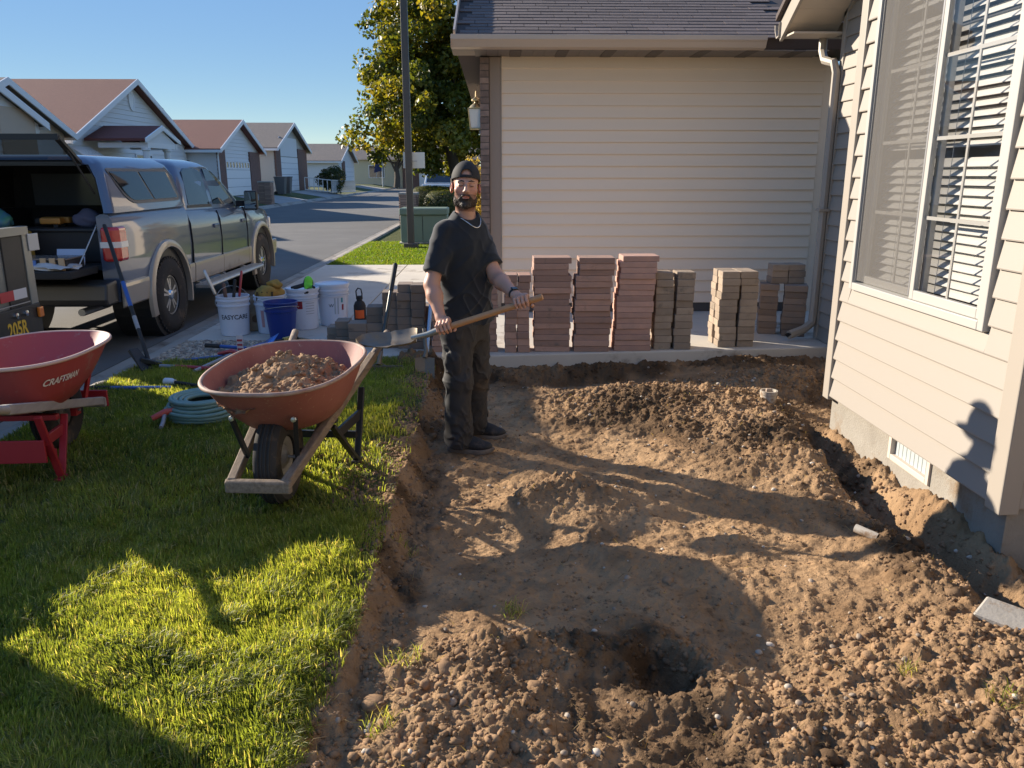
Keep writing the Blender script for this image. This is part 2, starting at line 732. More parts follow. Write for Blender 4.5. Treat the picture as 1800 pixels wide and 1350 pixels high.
def lumps(n, pos, size, seed=0, squash=(1, 1, 0.75), jitter=0.25, sub=0):
    """n small angular lumps as arrays (verts, tris): pos (n,3), size (n,)"""
    bm = bmesh.new()
    bmesh.ops.create_icosphere(bm, subdivisions=sub + 1, radius=1)
    V = np.array([v.co for v in bm.verts], dtype=np.float32)
    F = np.array([[v.index for v in f.verts] for f in bm.faces], dtype=np.int32)
    bm.free()
    g = np.random.default_rng(seed)
    a, b, c = (g.uniform(0, 2 * PI, n) for _ in range(3))
    q = g.normal(size=(n, 4))
    q /= np.linalg.norm(q, axis=1)[:, None]
    w, x, y, z = q.T
    Rm = np.stack([1 - 2 * (y * y + z * z), 2 * (x * y - z * w), 2 * (x * z + y * w),
                   2 * (x * y + z * w), 1 - 2 * (x * x + z * z), 2 * (y * z - x * w),
                   2 * (x * z - y * w), 2 * (y * z + x * w), 1 - 2 * (x * x + y * y)], 1).reshape(n, 3, 3).astype(np.float32)
    if sub >= 1:                      # craggy lump: a few random waves plus grit
        k = np.ones((n, len(V), 1), dtype=np.float32)
        for amp, fr in ((1.0, 2.6), (0.8, 4.5), (0.5, 8.0)):
            w1 = g.normal(size=(n, 3, 1)).astype(np.float32) * fr
            w2 = g.normal(size=(n, 3, 1)).astype(np.float32) * fr
            ph = g.uniform(0, 6.28, (n, 1, 2)).astype(np.float32)
            k = k + jitter * amp * np.sin(np.matmul(V[None], w1) + ph[..., :1]) * np.sin(np.matmul(V[None], w2) + ph[..., 1:])
        k = np.clip(k + 0.3 * jitter * g.uniform(-1, 1, k.shape).astype(np.float32), 0.35, 2)
    else:
        k = 1 + jitter * g.uniform(-1, 1, (n, len(V), 1)).astype(np.float32)
    st = (0.7 + 0.6 * g.random((n, 1, 3))).astype(np.float32)
    W = np.einsum('nij,nvj->nvi', Rm, V[None] * k * st) * np.asarray(size, dtype=np.float32)[:, None, None]
    W = W * np.array(squash, dtype=np.float32) + np.asarray(pos, dtype=np.float32)[:, None, :]
    T = F[None] + (np.arange(n) * len(V))[:, None, None]
    return W.reshape(-1, 3), T.reshape(-1, 3), len(V)
# ================================================================== SETTING
SOIL_COL = (0.225, 0.138, 0.077)
soil_m = mat("soil", SOIL_COL, rough=0.95, var=(3.0, (0.37, 0.242, 0.142), 8.0), bump=(70, 0.9, 0.012), spec=0.1, attr="tint", dirt=((0.12, 0.072, 0.040), 13, 0.43))
clod_m = mat("soil clod", (0.225, 0.14, 0.08), rough=0.95, var=(6.0, (0.33, 0.213, 0.125), 6.0), bump=(120, 0.6, 0.004), spec=0.15, attr="tint")
conc_m = mat("concrete", (0.56, 0.52, 0.455), rough=0.85, var=(2.2, (0.49, 0.455, 0.40), 9.0), bump=(180, 0.25, 0.002), dirt=((0.2, 0.16, 0.12), 1.3, 0.45))
kerb_m = mat("kerb concrete", (0.36, 0.325, 0.28), rough=0.85, var=(3.0, (0.29, 0.26, 0.225), 9.0), bump=(160, 0.3, 0.003), dirt=((0.16, 0.13, 0.1), 0.9, 0.48))
asph_m = mat("asphalt", (0.11, 0.107, 0.103), rough=0.85, var=(0.9, (0.145, 0.141, 0.134), 10.0), bump=(220, 0.5, 0.004), dirt=((0.17, 0.16, 0.145), 0.45, 0.4), spec=0.35)
turf_m = mat("turf soil", (0.075, 0.085, 0.03), rough=1, var=(5.0, (0.11, 0.115, 0.045), 6.0), bump=(60, 0.8, 0.02), spec=0.1)
blade_m = leaf_mat("grass blade", trans=0.6, rough=0.45)


def struct(name, mesh):
    o = put(name, mesh)
    o["kind"] = 'structure'
    return o


struct("ground", MB().add([(-700, -300, -0.3), (700, -300, -0.3), (700, 1200, -0.3), (-700, 1200, -0.3)], [(0, 1, 2, 3)]).mesh("ground", turf_m))
struct("road", MB().add([(-11.2, -30, 0.04), (-3.46, -30, 0.04), (-3.46, 200, 0.04), (-11.2, 200, 0.04)], [(0, 1, 2, 3)]).mesh("road", asph_m))
struct("far_yards", MB().bx(-60, -11.55, -30, 220, -0.3, 0.1).mesh("far_yards", turf_m))
struct("near_yards", MB().bx(-2.99, 60, 16.6, 220, -0.3, 0.1).mesh("near_yards", turf_m))

# rolled kerb with cast joints, on both sides of the road
kerb = bpy.data.objects.new("kerb", None)
COL.objects.link(kerb)
kerb["kind"] = 'structure'
prof = [(-3.46, 0.036), (-3.46, -0.1), (-2.99, -0.1), (-2.99, 0.155), (-3.06, 0.158), (-3.12, 0.145), (-3.2, 0.085), (-3.27, 0.04), (-3.33, 0.03), (-3.44, 0.042)]
seg_me = MB().prism(prof, 0.006, 2.994, 'Y').mesh("kerb_segment", kerb_m)
for i in range(-2, 24):
    put("kerb_segment", seg_me, kerb, loc=(0, 3.0 * i + 0.4, 0))
far_kerb = bpy.data.objects.new("far_kerb", None)
COL.objects.link(far_kerb)
far_kerb["kind"] = 'structure'
prof2 = [(-14.66 - x, z) for x, z in prof]
seg2 = MB().prism(prof2, 0.006, 5.994, 'Y').mesh("kerb_segment", kerb_m)
for i in range(3, 16):
    put("kerb_segment", seg2, far_kerb, loc=(0, 6.0 * i, 0))

# driveway panels
drive = bpy.data.objects.new("driveway", None)
COL.objects.link(drive)
drive["kind"] = 'structure'
for (x0, x1, y0, y1) in [(-2.985, -1.62, 7.62, 9.3), (-2.985, -1.55, 9.31, 11.75), (-1.54, -0.06, 9.31, 11.75), (-2.985, -1.55, 11.76, 14.2), (-1.54, -0.06, 11.76, 14.2)]:
    MB().bx(x0, x1, y0, y1, -0.1, 0.165).build("concrete_panel", conc_m, drive, bevel=0.008)

# patio slab beside the garage, its front edge cut free by the digging
SLAB = [(-1.61, 6.90), (-0.1, 6.87), (3.12, 7.17), (4.6, 7.25), (4.6, 9.3), (-1.61, 9.3)]
slab_o = struct("patio_slab", MB().prism(SLAB, 0.045, 0.17, 'Z').mesh("patio_slab", conc_m))
bv = slab_o.modifiers.new("edge", 'BEVEL')
bv.width = 0.012
bv.segments = 2


def slab_front(x):
    return np.where(x < -0.1, 6.90 - 0.02 * (x + 1.61), 6.87 + (x + 0.1) * 0.0924)


def lawn_edge(y):
    return -0.53 + 0.035 * vnoise(y * 2.3, y * 0 + 1.5, 3) + 0.02 * vnoise(y * 7, y * 0 + 4.5, 5)


def soil_h(x, y, fine=True):
    """height and looseness of the excavated bed"""
    def g(cx, cy, rx, ry, rot=0.0):
        c, s = math.cos(rot), math.sin(rot)
        u = ((x - cx) * c + (y - cy) * s) / rx
        v = (-(x - cx) * s + (y - cy) * c) / ry
        return np.exp(-(u * u + v * v))
    L = np.full(x.shape, 0.24)
    z = 0.024 * fbm(x * 1.6, y * 1.6, 3, 21) + 0.014 * fbm(x * 5, y * 5, 3, 8)
    z = z * (1 - np.clip(1.3 * g(-0.17, 4.95, 0.36, 0.34), 0, 1)) - 0.005
    # heap of loose spoil towards the house corner
    h1 = g(1.25, 5.75, 0.75, 0.55) * 0.13 + g(1.7, 5.05, 0.42, 0.5, 0.5) * 0.13 + g(2.5, 6.35, 0.6, 0.5) * 0.14 + g(0.6, 5.6, 0.45, 0.35) * 0.06 + g(1.55, 4.45, 0.4, 0.22) * 0.05 + g(0.2, 6.3, 0.5, 0.25) * 0.04
    z = z + h1
    L = np.maximum(L, np.clip(h1 * 11, 0, 1))
    # ridge left between two scrapes
    w = 0.08 * vnoise(x * 3, y * 3, 31)
    r1 = np.exp(-((y - 3.98 - 0.25 * (x - 0.3) + w) / 0.16) ** 2) * np.exp(-((x - 0.32) / 0.42) ** 2)
    z = z + 0.10 * r1 - 0.045 * g(0.12, 3.62, 0.3, 0.22)
    L = np.maximum(L, 0.75 * r1)
    r2 = np.exp(-((y - 3.25 + 0.35 * (x - 0.9) + w) / 0.12) ** 2) * np.exp(-((x - 0.95) / 0.5) ** 2)
    z = z + 0.035 * r2
    # foreground spoil and the hole
    f1 = g(-0.12, 2.15, 0.42, 0.38) * 0.13 + g(0.12, 2.52, 0.3, 0.12, 0.2) * 0.09 + g(0.1, 1.85, 0.5, 0.2) * 0.05
    z = z + f1
    L = np.maximum(L, np.clip(f1 * 13, 0, 1))
    f2 = g(1.25, 2.05, 0.8, 0.5) * 0.06 + g(1.75, 2.45, 0.45, 0.4) * 0.06
    z = z + f2
    L = np.maximum(L, np.clip(f2 * 20, 0, 0.95))
    hw_ = 0.03 * vnoise(x * 9, y * 9, 19)
    hole = np.exp(-(((x - 0.58 + hw_) / 0.10) ** 2 + ((y - 2.44 - hw_) / 0.13) ** 2) ** 1.6)
    z = z - 0.15 * hole + 0.05 * g(0.66, 2.24, 0.2, 0.07) + 0.03 * g(0.76, 2.45, 0.06, 0.2)
    L = np.maximum(L, 0.95 * np.clip(1.6 * g(0.58, 2.44, 0.2, 0.22), 0, 1))
    # trench along the foundation, with a loose berm beside it
    ty = sstep(2.2, 3.0, y) * (1 - sstep(4.95, 5.3, y))
    tx = 2.07 + 0.04 * vnoise(y * 3, y * 0, 9)
    z = z - (0.13 + 0.06 * vnoise(y * 2.2, y * 0 + 7, 6)) * np.exp(-((x - tx) / 0.095) ** 4) * ty
    b = np.exp(-((x - 1.84 + 0.06 * vnoise(y * 4, y * 0 + 2, 4)) / 0.16) ** 2) * ty
    z = z + 0.045 * b
    L = np.maximum(L, 0.8 * b)
    z = z + (0.06 + 0.08 * vnoise(y * 5, y * 0 + 3, 41)) * np.exp(-((x - 2.24) / 0.07) ** 2) * ty
    L = np.maximum(L, 0.95 * ty * sstep(1.75, 1.95, x))
    # cut banks: lawn on the left, slab at the back
    e = lawn_edge(y)
    t = sstep(0.115, -0.02, x - e + 0.05 * vnoise(x * 9, y * 9, 77))
    z = z * (1 - t) + 0.125 * t
    L = np.maximum(L, 0.85 * np.exp(-((x - e - 0.08) / 0.13) ** 2))
    ys = slab_front(x)
    t2 = sstep(0.42, 0.05, ys - y + 0.1 * vnoise(x * 5, y * 5, 78))
    z = z + 0.07 * t2
    L = np.maximum(L, 0.85 * t2)
    bank = np.exp(-((ys - y - 0.28) / 0.2) ** 2) * np.exp(-((x - 0.7) / 0.7) ** 2)
    z = z - 0.10 * bank
    L = np.clip(L + 0.12 * vnoise(x * 2.2, y * 2.2, 55), 0.08, 1)
    if fine:
        wx = x + 0.014 * vnoise(x * 26, y * 26, 90) + 0.007 * vnoise(x * 61, y * 61, 92) + 0.003 * vnoise(x * 140, y * 140, 94)
        wy = y + 0.014 * vnoise(x * 26, y * 26, 91) + 0.007 * vnoise(x * 61, y * 61, 93) + 0.003 * vnoise(x * 140, y * 140, 95)
        d1, v1 = cells(wx * 13, wy * 13, 1)
        d2, v2 = cells(wx * 27, wy * 27, 2)
        d3, v3 = cells(wx * 58, wy * 58, 3)
        z = z + L * (0.042 * np.clip(1 - 1.3 * d1, 0, 1) ** 0.7 * v1 ** 3 + 0.024 * np.clip(1 - 1.2 * d2, 0, 1) ** 0.7 * v2 ** 2)
        z = z + (0.12 + 0.88 * L) * 0.0125 * np.clip(1 - 1.1 * d3, 0, 1) ** 0.7 * v3 ** 1.5
        z = z + (0.3 + 0.7 * L) * (0.012 * fbm(x * 22, y * 22, 3, 66) + 0.005 * fbm(x * 80, y * 80, 3, 67))
    return z, L


xs = np.arange(-0.84, 3.14, 0.0085)
ys_ = np.concatenate([np.arange(-4, 1.2, 0.13), np.arange(1.2, 4.2, 0.0085), np.arange(4.2, 7.22, 0.011)])
GX, GY = np.meshgrid(xs, ys_, indexing='ij')
GZ, GL = soil_h(GX, GY)
GZ = np.where(GY > slab_front(GX) + 0.02, np.minimum(GZ, 0.02), GZ)
nx, ny = GX.shape
ii = np.arange(nx * ny, dtype=np.int32).reshape(nx, ny)
quads = np.stack([ii[:-1, :-1], ii[1:, :-1], ii[1:, 1:], ii[:-1, 1:]], -1).reshape(-1, 4)
def damp_shade_of(x, y, L):
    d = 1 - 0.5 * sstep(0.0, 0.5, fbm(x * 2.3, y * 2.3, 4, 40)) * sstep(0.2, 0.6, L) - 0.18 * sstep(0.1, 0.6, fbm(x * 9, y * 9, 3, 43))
    return d * (1 - 0.45 * np.exp(-((slab_front(x) - y - 0.3) / 0.25) ** 2) * (1 - sstep(1.2, 2.0, x)))  # band along the slab bank: shade and dark roots put into the colour


damp_shade = damp_shade_of(GX, GY, GL)
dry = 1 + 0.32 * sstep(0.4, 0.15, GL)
tint = (damp_shade * dry)[..., None] * np.stack([np.ones_like(GX), 0.98 + 0.02 * dry, 0.96 + 0.06 * (1 - damp_shade)], -1)
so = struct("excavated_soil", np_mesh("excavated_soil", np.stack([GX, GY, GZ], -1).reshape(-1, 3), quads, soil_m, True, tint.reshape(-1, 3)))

# loose clods and stones on the soil
def scatter(n, seed, prob):
    g = np.random.default_rng(seed)
    x = g.uniform(-0.7, 2.95, n * 6)
    y = 1.2 + (7.0 - 1.2) * g.random(n * 6) ** 1.35
    z, L = soil_h(x, y, False)
    ok = (g.random(n * 6) < prob(L, x, y)) & (y < slab_front(x) - 0.03) & ~((x > 2.2) & (y < 5.1)) & (x > lawn_edge(y) - 0.03)
    x, y = x[ok][:n], y[ok][:n]
    z, L = soil_h(x, y, True)
    return x, y, z, L, g


x, y, z, L, g = scatter(30000, 5, lambda L, x, y: 0.07 + 0.93 * L ** 1.5)
sz = 0.003 + 0.014 * g.random(len(x)) ** 3.0 * (0.4 + 0.6 * L)
V, T, k = lumps(len(x), np.stack([x, y, z - 0.12 * sz], 1), sz, 6, jitter=0.5)
tv = np.repeat((0.9 + 0.2 * g.random(len(x))) * damp_shade_of(x, y, L), k)[:, None] * np.ones(3)
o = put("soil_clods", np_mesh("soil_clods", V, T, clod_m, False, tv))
tag(o, "loose crumbs of dug brown soil", None, None, 'stuff')
x, y, z, L, g = scatter(420, 15, lambda L, x, y: L ** 2)
sz = 0.010 + 0.024 * g.random(len(x)) ** 3
V, T, k = lumps(len(x), np.stack([x, y, z - 0.3 * sz], 1), sz, 16, jitter=0.24, sub=1, squash=(1, 1, 0.8))
o = put("large_clods", np_mesh("large_clods", V, T, clod_m, False, np.repeat((0.9 + 0.2 * g.random(len(x))) * damp_shade_of(x, y, L), k)[:, None] * np.ones(3)))
tag(o, "fist sized lumps of dug soil", None, None, 'stuff')
peb_m = mat("pebble", (0.6, 0.56, 0.5), rough=0.7, attr="tint", bump=(90, 0.2, 0.002))
x, y, z, L, g = scatter(800, 25, lambda L, x, y: 0.35 + 0.65 * np.exp(-((x - 2.0) / 0.8) ** 2 - ((y - 6.0) / 0.9) ** 2) + 0.4 * np.exp(-((x - 1.3) / 0.9) ** 2 - ((y - 2.1) / 0.6) ** 2))
sz = 0.003 + 0.012 * g.random(len(x)) ** 2.6
V, T, k = lumps(len(x), np.stack([x, y, z + 0.2 * sz], 1), sz, 26, jitter=0.1, sub=1)
pc = np.where(g.random((len(x), 1)) < 0.45, np.array([[0.95, 0.88, 0.8]]), np.array([[0.55, 0.46, 0.38]])) * g.uniform(0.6, 1.05, (len(x), 1))
o = put("pebbles", np_mesh("pebbles", V, T, peb_m, True, np.repeat(pc, k, 0)))
tag(o, "pale pebbles strewn over the dug soil", None, None, 'stuff')

# ---- lawn
GR_F = [(-2.99, 6.5), (-2.0, 7.0), (-1.6, 7.15)]                 # front line of the gravel strip


def gravel_front(x):
    return np.interp(x, [-2.99, -2.0, -1.6], [6.5, 7.0, 6.92])


def lawn_h(x, y):
    return 0.15 + 0.016 * fbm(x * 1.6, y * 1.6, 3, 13) + 0.010 * fbm(x * 5, y * 5, 2, 14) - 0.03 * sstep(-0.15, 0.02, x - lawn_edge(y))


lx = np.arange(-2.99, -0.44, 0.03)
ly = np.arange(-4, 7.12, 0.03)
LX, LY = np.meshgrid(lx, ly, indexing='ij')
LZ = lawn_h(LX, LY)
n2, m2 = LX.shape
jj = np.arange(n2 * m2).reshape(n2, m2)
q = np.stack([jj[:-1, :-1], jj[1:, :-1], jj[1:, 1:], jj[:-1, 1:]], -1).reshape(-1, 4)
cx = LX[:-1, :-1].ravel()
cyy = LY[:-1, :-1].ravel()
keep = (cx < lawn_edge(cyy) - 0.02) & (cyy < np.where(cx < -1.6, gravel_front(cx) + 0.05, slab_front(cx) - 0.06))
struct("lawn", np_mesh("lawn", np.stack([LX, LY, LZ], -1).reshape(-1, 3), q[keep], turf_m, True))


def blades(x, y, z, length, width, lean, face, tintc, seed):
    """bent three-point blades: 5 verts, one quad split in two and a tip"""
    g = np.random.default_rng(seed)
    n = len(x)
    a = g.uniform(0, 2 * PI, n)
    side = np.stack([np.cos(a), np.sin(a), np.zeros(n)], 1)
    dirv = np.stack([np.cos(face), np.sin(face), np.zeros(n)], 1)
    base = np.stack([x, y, z], 1)
    up = np.array([0, 0, 1.0])
    mid = base + dirv * (lean * length * 0.42)[:, None] + up * (length * 0.62 * np.sqrt(np.clip(1 - 0.5 * lean ** 2, 0.1, 1)))[:, None]
    tip = base + dirv * (lean * length * 1.05)[:, None] + up * (length * np.clip(1.0 - 0.62 * lean, 0.15, 1))[:, None]
    w = width[:, None]
    V = np.stack([base - side * w, base + side * w, mid + side * w * 0.8, mid - side * w * 0.8, tip], 1).reshape(-1, 3)
    o_ = (np.arange(n) * 5)[:, None]
    T = np.concatenate([o_ + np.array([[0, 1, 2]]), o_ + np.array([[0, 2, 3]]), o_ + np.array([[3, 2, 4]])], 0)
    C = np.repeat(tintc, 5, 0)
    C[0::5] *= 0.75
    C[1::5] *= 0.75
    return V, T, C


def grass(name, label, n, xr, yr, keepf, zf, lmin, lmax, wid, seed, pal, tuft=True):
    g = np.random.default_rng(seed)
    x = g.uniform(*xr, n)
    y = g.uniform(*yr, n)
    if tuft:
        d, v = cells(x * 11, y * 11, 70 + seed)
        d2_, v2_ = cells(x * 3.1, y * 3.1, 71 + seed)
        ok = (g.random(n) < np.clip(1.15 - 0.75 * d, 0.15, 1)) & keepf(x, y)
    else:
        v = g.random(n)
        v2_ = v
        ok = keepf(x, y)
    x, y, v, v2_ = x[ok], y[ok], v[ok], v2_[ok]
    n = len(x)
    ang = 2 * PI * v2_ + 2.2 * (v - 0.5) * 2 + g.normal(0, 0.9, n)
    lean = np.clip(0.22 + 0.4 * v + g.normal(0, 0.26, n), 0.0, 1.1)
    ln = (lmin + (lmax - lmin) * g.random(n)) * (0.7 + 0.6 * v)
    w = wid * (0.7 + 0.6 * g.random(n))
    c = np.array(pal)
    mixv = np.clip(0.5 + 0.5 * fbm(x * 2.7, y * 2.7, 2, 5 + seed) + g.normal(0, 0.2, n), 0, 1)[:, None]
    col = c[0] * (1 - mixv) + c[1] * mixv
    straw = g.random(n) < 0.07 + 0.06 * v
    col[straw] = c[2]
    col = col * g.uniform(0.75, 1.2, (n, 1))
    V, T, C = blades(x, y, zf(x, y) - 0.004, ln, w, lean, ang, col, seed + 1)
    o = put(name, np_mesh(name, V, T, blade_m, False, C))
    return tag(o, label, None, None, 'stuff')


PAL = [(0.155, 0.20, 0.06), (0.29, 0.325, 0.095), (0.46, 0.41, 0.23)]


def bald(x, y):
    """worn, thin patches near the cut edge and below the barrow"""
    e = x - lawn_edge(y)
    w = 0.95 * sstep(-0.34, -0.03, e + 0.12 * vnoise(x * 5, y * 5, 61)) * sstep(3.2, 3.7, y + 0.2 * vnoise(x * 2, y * 2, 62))
    w = np.maximum(w, 0.85 * sstep(-0.10, -0.01, e + 0.05 * vnoise(x * 6, y * 6, 63)))
    w = np.maximum(w, 0.75 * np.exp(-((x + 0.75) / 0.25) ** 2 - ((y - 4.25) / 0.4) ** 2))
    return w


def near_ok(x, y):
    gg = np.random.default_rng(3)
    return (x < lawn_edge(y) + 0.02) & (gg.random(len(x)) > bald(x, y))


def mid_ok(x, y):
    gg = np.random.default_rng(4)
    return (x < lawn_edge(y) + 0.02) & (gg.random(len(x)) > bald(x, y)) & (y < np.where(x < -1.6, gravel_front(x) + 0.03, slab_front(x) - 0.05)) & (x > -2.99)


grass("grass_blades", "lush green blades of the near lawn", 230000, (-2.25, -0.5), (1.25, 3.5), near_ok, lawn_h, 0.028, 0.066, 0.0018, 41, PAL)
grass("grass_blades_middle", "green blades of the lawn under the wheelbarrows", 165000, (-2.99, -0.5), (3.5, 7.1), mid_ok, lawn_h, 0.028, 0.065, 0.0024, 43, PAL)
# soil showing between thin grass at the cut edge
g = np.random.default_rng(91)
x = g.uniform(-1.1, -0.5, 14000)
y = g.uniform(1.3, 6.8, 14000)
ok = (g.random(14000) < bald(x, y)) & (x < lawn_edge(y) + 0.01)
x, y = x[ok], y[ok]
sz = 0.004 + 0.012 * g.random(len(x)) ** 3
V, T, k = lumps(len(x), np.stack([x, y, lawn_h(x, y)], 1), sz, 92)
tag(put("soil_crumbs", np_mesh("soil_crumbs", V, T, clod_m, False, np.repeat(0.8 + 0.4 * g.random(len(x)), k)[:, None] * np.ones(3))), "soil crumbs trodden into the lawn edge", None, None, 'stuff')
# straw and roots mixed into the soil
x, y, z, L, g = scatter(1500, 35, lambda L, x, y: 0.1 + 0.9 * L)
nn = len(x)
V, T, C = blades(x, y, z + 0.004, g.uniform(0.02, 0.075, nn), np.full(nn, 0.0011), g.uniform(0.95, 1.2, nn), g.uniform(0, 6.28, nn),
                 np.array([(0.30, 0.22, 0.11), (0.10, 0.06, 0.03), (0.40, 0.32, 0.19)])[g.integers(0, 3, nn)] * g.uniform(0.7, 1.2, (nn, 1)), 36)
tag(put("roots", np_mesh("roots", V, T, blade_m, False, C)), "broken roots and straw in the dug soil", None, None, 'stuff')
g = np.random.default_rng(97)
# thin weeds left in the soil
wx, wy = [], []
for (cx_, cy_, rr_, nn) in [(0.06, 2.86, 0.05, 60), (-0.33, 2.42, 0.07, 70), (-0.36, 2.08, 0.05, 60), (1.42, 2.38, 0.03, 25), (1.62, 2.2, 0.05, 40), (-0.42, 3.4, 0.06, 40)]:
    a = g.uniform(0, 2 * PI, nn)
    r_ = rr_ * np.sqrt(g.random(nn))
    wx.append(cx_ + r_ * np.cos(a))
    wy.append(cy_ + r_ * np.sin(a))
wx, wy = np.concatenate(wx), np.concatenate(wy)
nn = len(wx)
V, T, C = blades(wx, wy, soil_h(wx, wy)[0], g.uniform(0.03, 0.09, nn), np.full(nn, 0.0015), g.uniform(0.3, 1.1, nn), g.uniform(0, 6.28, nn),
                 np.array(PAL)[g.integers(0, 3, nn)] * g.uniform(0.8, 1.3, (nn, 1)), 5)
tag(put("weeds", np_mesh("weeds", V, T, blade_m, False, C)), "scraps of grass left in the dug soil", None, None, 'stuff')

# far lawn strip beyond the driveway
far_soil = MB().bx(-2.985, -0.06, 14.21, 19.4, -0.1, 0.14).mesh("verge", turf_m)
struct("verge", far_soil)
grass("verge_grass", "bright mown grass strip beyond the driveway", 60000, (-2.98, -0.08), (14.22, 19.3), lambda x, y: x > -3, lambda x, y: 0.14 + 0 * x, 0.03, 0.06, 0.005, 47,
      [(0.085, 0.15, 0.02), (0.12, 0.18, 0.028), (0.2, 0.2, 0.06)], False)

# gravel strip in front of the buckets
g = np.random.default_rng(77)
n = 6000
x = g.uniform(-2.98, -1.25, n)
y = g.uniform(6.45, 7.64, n)
ok = (y > gravel_front(x) - 0.03 * g.random(n)) & ~((x > -1.61) & (y > 6.9))
x, y = x[ok], y[ok]
n = len(x)
sz = 0.011 + 0.013 * g.random(n)
V, T, k = lumps(n, np.stack([x, y, 0.145 + 0.012 * g.random(n)], 1), sz, 78, jitter=0.15, sub=0)
pc = np.array([[0.95, 0.86, 0.74], [0.6, 0.53, 0.46], [0.72, 0.66, 0.6], [0.42, 0.38, 0.35]])[g.integers(0, 4, n)] * g.uniform(0.7, 1.05, (n, 1))
tag(put("gravel", np_mesh("gravel", V, T, peb_m, True, np.repeat(pc, k, 0))), "pale pea gravel strip between lawn and driveway", None, None, 'stuff')
struct("gravel_bed", MB().prism([(-2.985, 6.45), (-2.0, 6.95), (-1.615, 6.88), (-1.615, 7.615), (-2.985, 7.615)], -0.1, 0.142, 'Z').mesh("gravel_bed", soil_m.copy() if False else mat("gravel bed", (0.2, 0.17, 0.14), rough=1, bump=(80, 0.6, 0.01))))
# ================================================================== NEAR BUILDINGS
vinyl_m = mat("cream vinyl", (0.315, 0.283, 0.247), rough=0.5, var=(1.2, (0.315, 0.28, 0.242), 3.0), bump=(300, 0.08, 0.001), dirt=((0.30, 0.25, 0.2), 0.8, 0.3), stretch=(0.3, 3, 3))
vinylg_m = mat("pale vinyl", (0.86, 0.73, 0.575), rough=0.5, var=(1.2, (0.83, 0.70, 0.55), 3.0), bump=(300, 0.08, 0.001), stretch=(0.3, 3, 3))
trim_m = mat("cream trim", (0.34, 0.302, 0.257), rough=0.45)
taupe_m = mat("taupe trim", (0.32, 0.255, 0.205), rough=0.5)
gut_m = mat("taupe gutter", (0.55, 0.44, 0.34), rough=0.35)
white_m = mat("white vinyl", (0.43, 0.415, 0.385), rough=0.35)
found_m = mat("foundation concrete", (0.31, 0.285, 0.245), rough=0.9, var=(5.0, (0.24, 0.215, 0.18), 9.0), bump=(70, 0.8, 0.006), dirt=((0.22, 0.15, 0.09), 2.2, 0.45))
dark_m = mat("dark void", (0.02, 0.02, 0.022), rough=0.9)
brick_m = mat("grey brown brick", (0.33, 0.235, 0.185), rough=0.85, rand=0.3, var=(9, (0.17, 0.13, 0.115), 5), bump=(90, 0.5, 0.004))
shing_m = mat("asphalt shingle", (0.125, 0.092, 0.08), rough=0.95, rand=0.16, var=(60, (0.18, 0.14, 0.125), 3), bump=(350, 0.5, 0.003))
brass_m = mat("aged brass", (0.45, 0.36, 0.2), rough=0.4, metal=0.8)
glass_m = glass_mat("window glass", refl=0.95, through=0.96)
frost_m = mat("frosted lantern glass", (0.75, 0.78, 0.74), rough=0.25)
slat_m = mat("white blind slat", (0.62, 0.61, 0.58), rough=0.4)
COURSE = 0.127


def board_mesh(L, h=COURSE):
    p = [(0.0, 0.0), (-0.021, 0.0), (-0.0225, 0.006), (-0.0215, 0.012), (-0.0045, h - 0.001), (0.0, h - 0.001)]
    return MB().prism(p, 0, L, 'X').mesh("siding_board", None)


def siding(parent, mesh_cache, material, start, L, z0, n, rotz, name="siding_board", h=COURSE):
    key = (round(L, 3), material.name, round(h, 4))
    if key not in mesh_cache:
        me = board_mesh(L, h)
        me.materials.append(material)
        mesh_cache[key] = me
    for i in range(n):
        o = put(name, mesh_cache[key], parent, loc=(start[0], start[1], z0 + i * h), rot=(0, 0, rotz))


CACHE = {}
# ------------------------------------------------------------------ garage
garage = thing("garage", "cream sided garage with brown shingled roof and taupe gutter behind the paver stacks", "garage")
GW = 9.17
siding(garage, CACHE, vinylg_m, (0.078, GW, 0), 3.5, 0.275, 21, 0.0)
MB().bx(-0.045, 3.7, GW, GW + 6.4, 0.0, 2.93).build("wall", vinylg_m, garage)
MB().bx(-0.052, 0.068, GW - 0.034, GW - 0.001, 0.19, 2.925).build("corner_trim", taupe_m, garage, bevel=0.003)
MB().bx(0.07, 0.079, GW - 0.03, GW - 0.001, 0.275, 2.925).build("channel_trim", trim_m, garage)
MB().bx(0.0, 3.5, GW - 0.012, GW - 0.001, 0.171, 0.272).build("foundation", mat("dark foundation", (0.085, 0.08, 0.075), rough=0.9), garage)
# brick return at the street corner
bme = MB().bx(-0.095, 0.0, 0, 0.2, 0, 0.058).mesh("brick", brick_m)
MB().bx(-0.152, -0.055, GW - 0.068, GW + 3.0, 0.17, 2.92).build("mortar", mat("mortar", (0.13, 0.115, 0.105), rough=1), garage)
for i in range(41):
    for j in range(4):
        yy = GW - 0.075 + j * 0.21 - (0.105 if i % 2 else 0)
        if yy < GW - 0.08:
            yy = GW - 0.075
        put("brick", bme, garage, loc=(-0.058 + 0.002 * random.uniform(-1, 1), yy, 0.175 + i * 0.067))
MB().bx(-0.168, -0.15, GW + 0.05, GW + 0.3, 2.145, 2.215).build("house_number_plaque", mat("pale plaque", (0.5, 0.55, 0.62), rough=0.4), garage)
gd = MB()
for i in range(4):
    gd.bx(-0.10, -0.06, GW + 3.05, GW + 5.6, 0.18 + i * 0.56, 0.18 + i * 0.56 + 0.55)
gd.build("garage_door", white_m, garage, bevel=0.01)
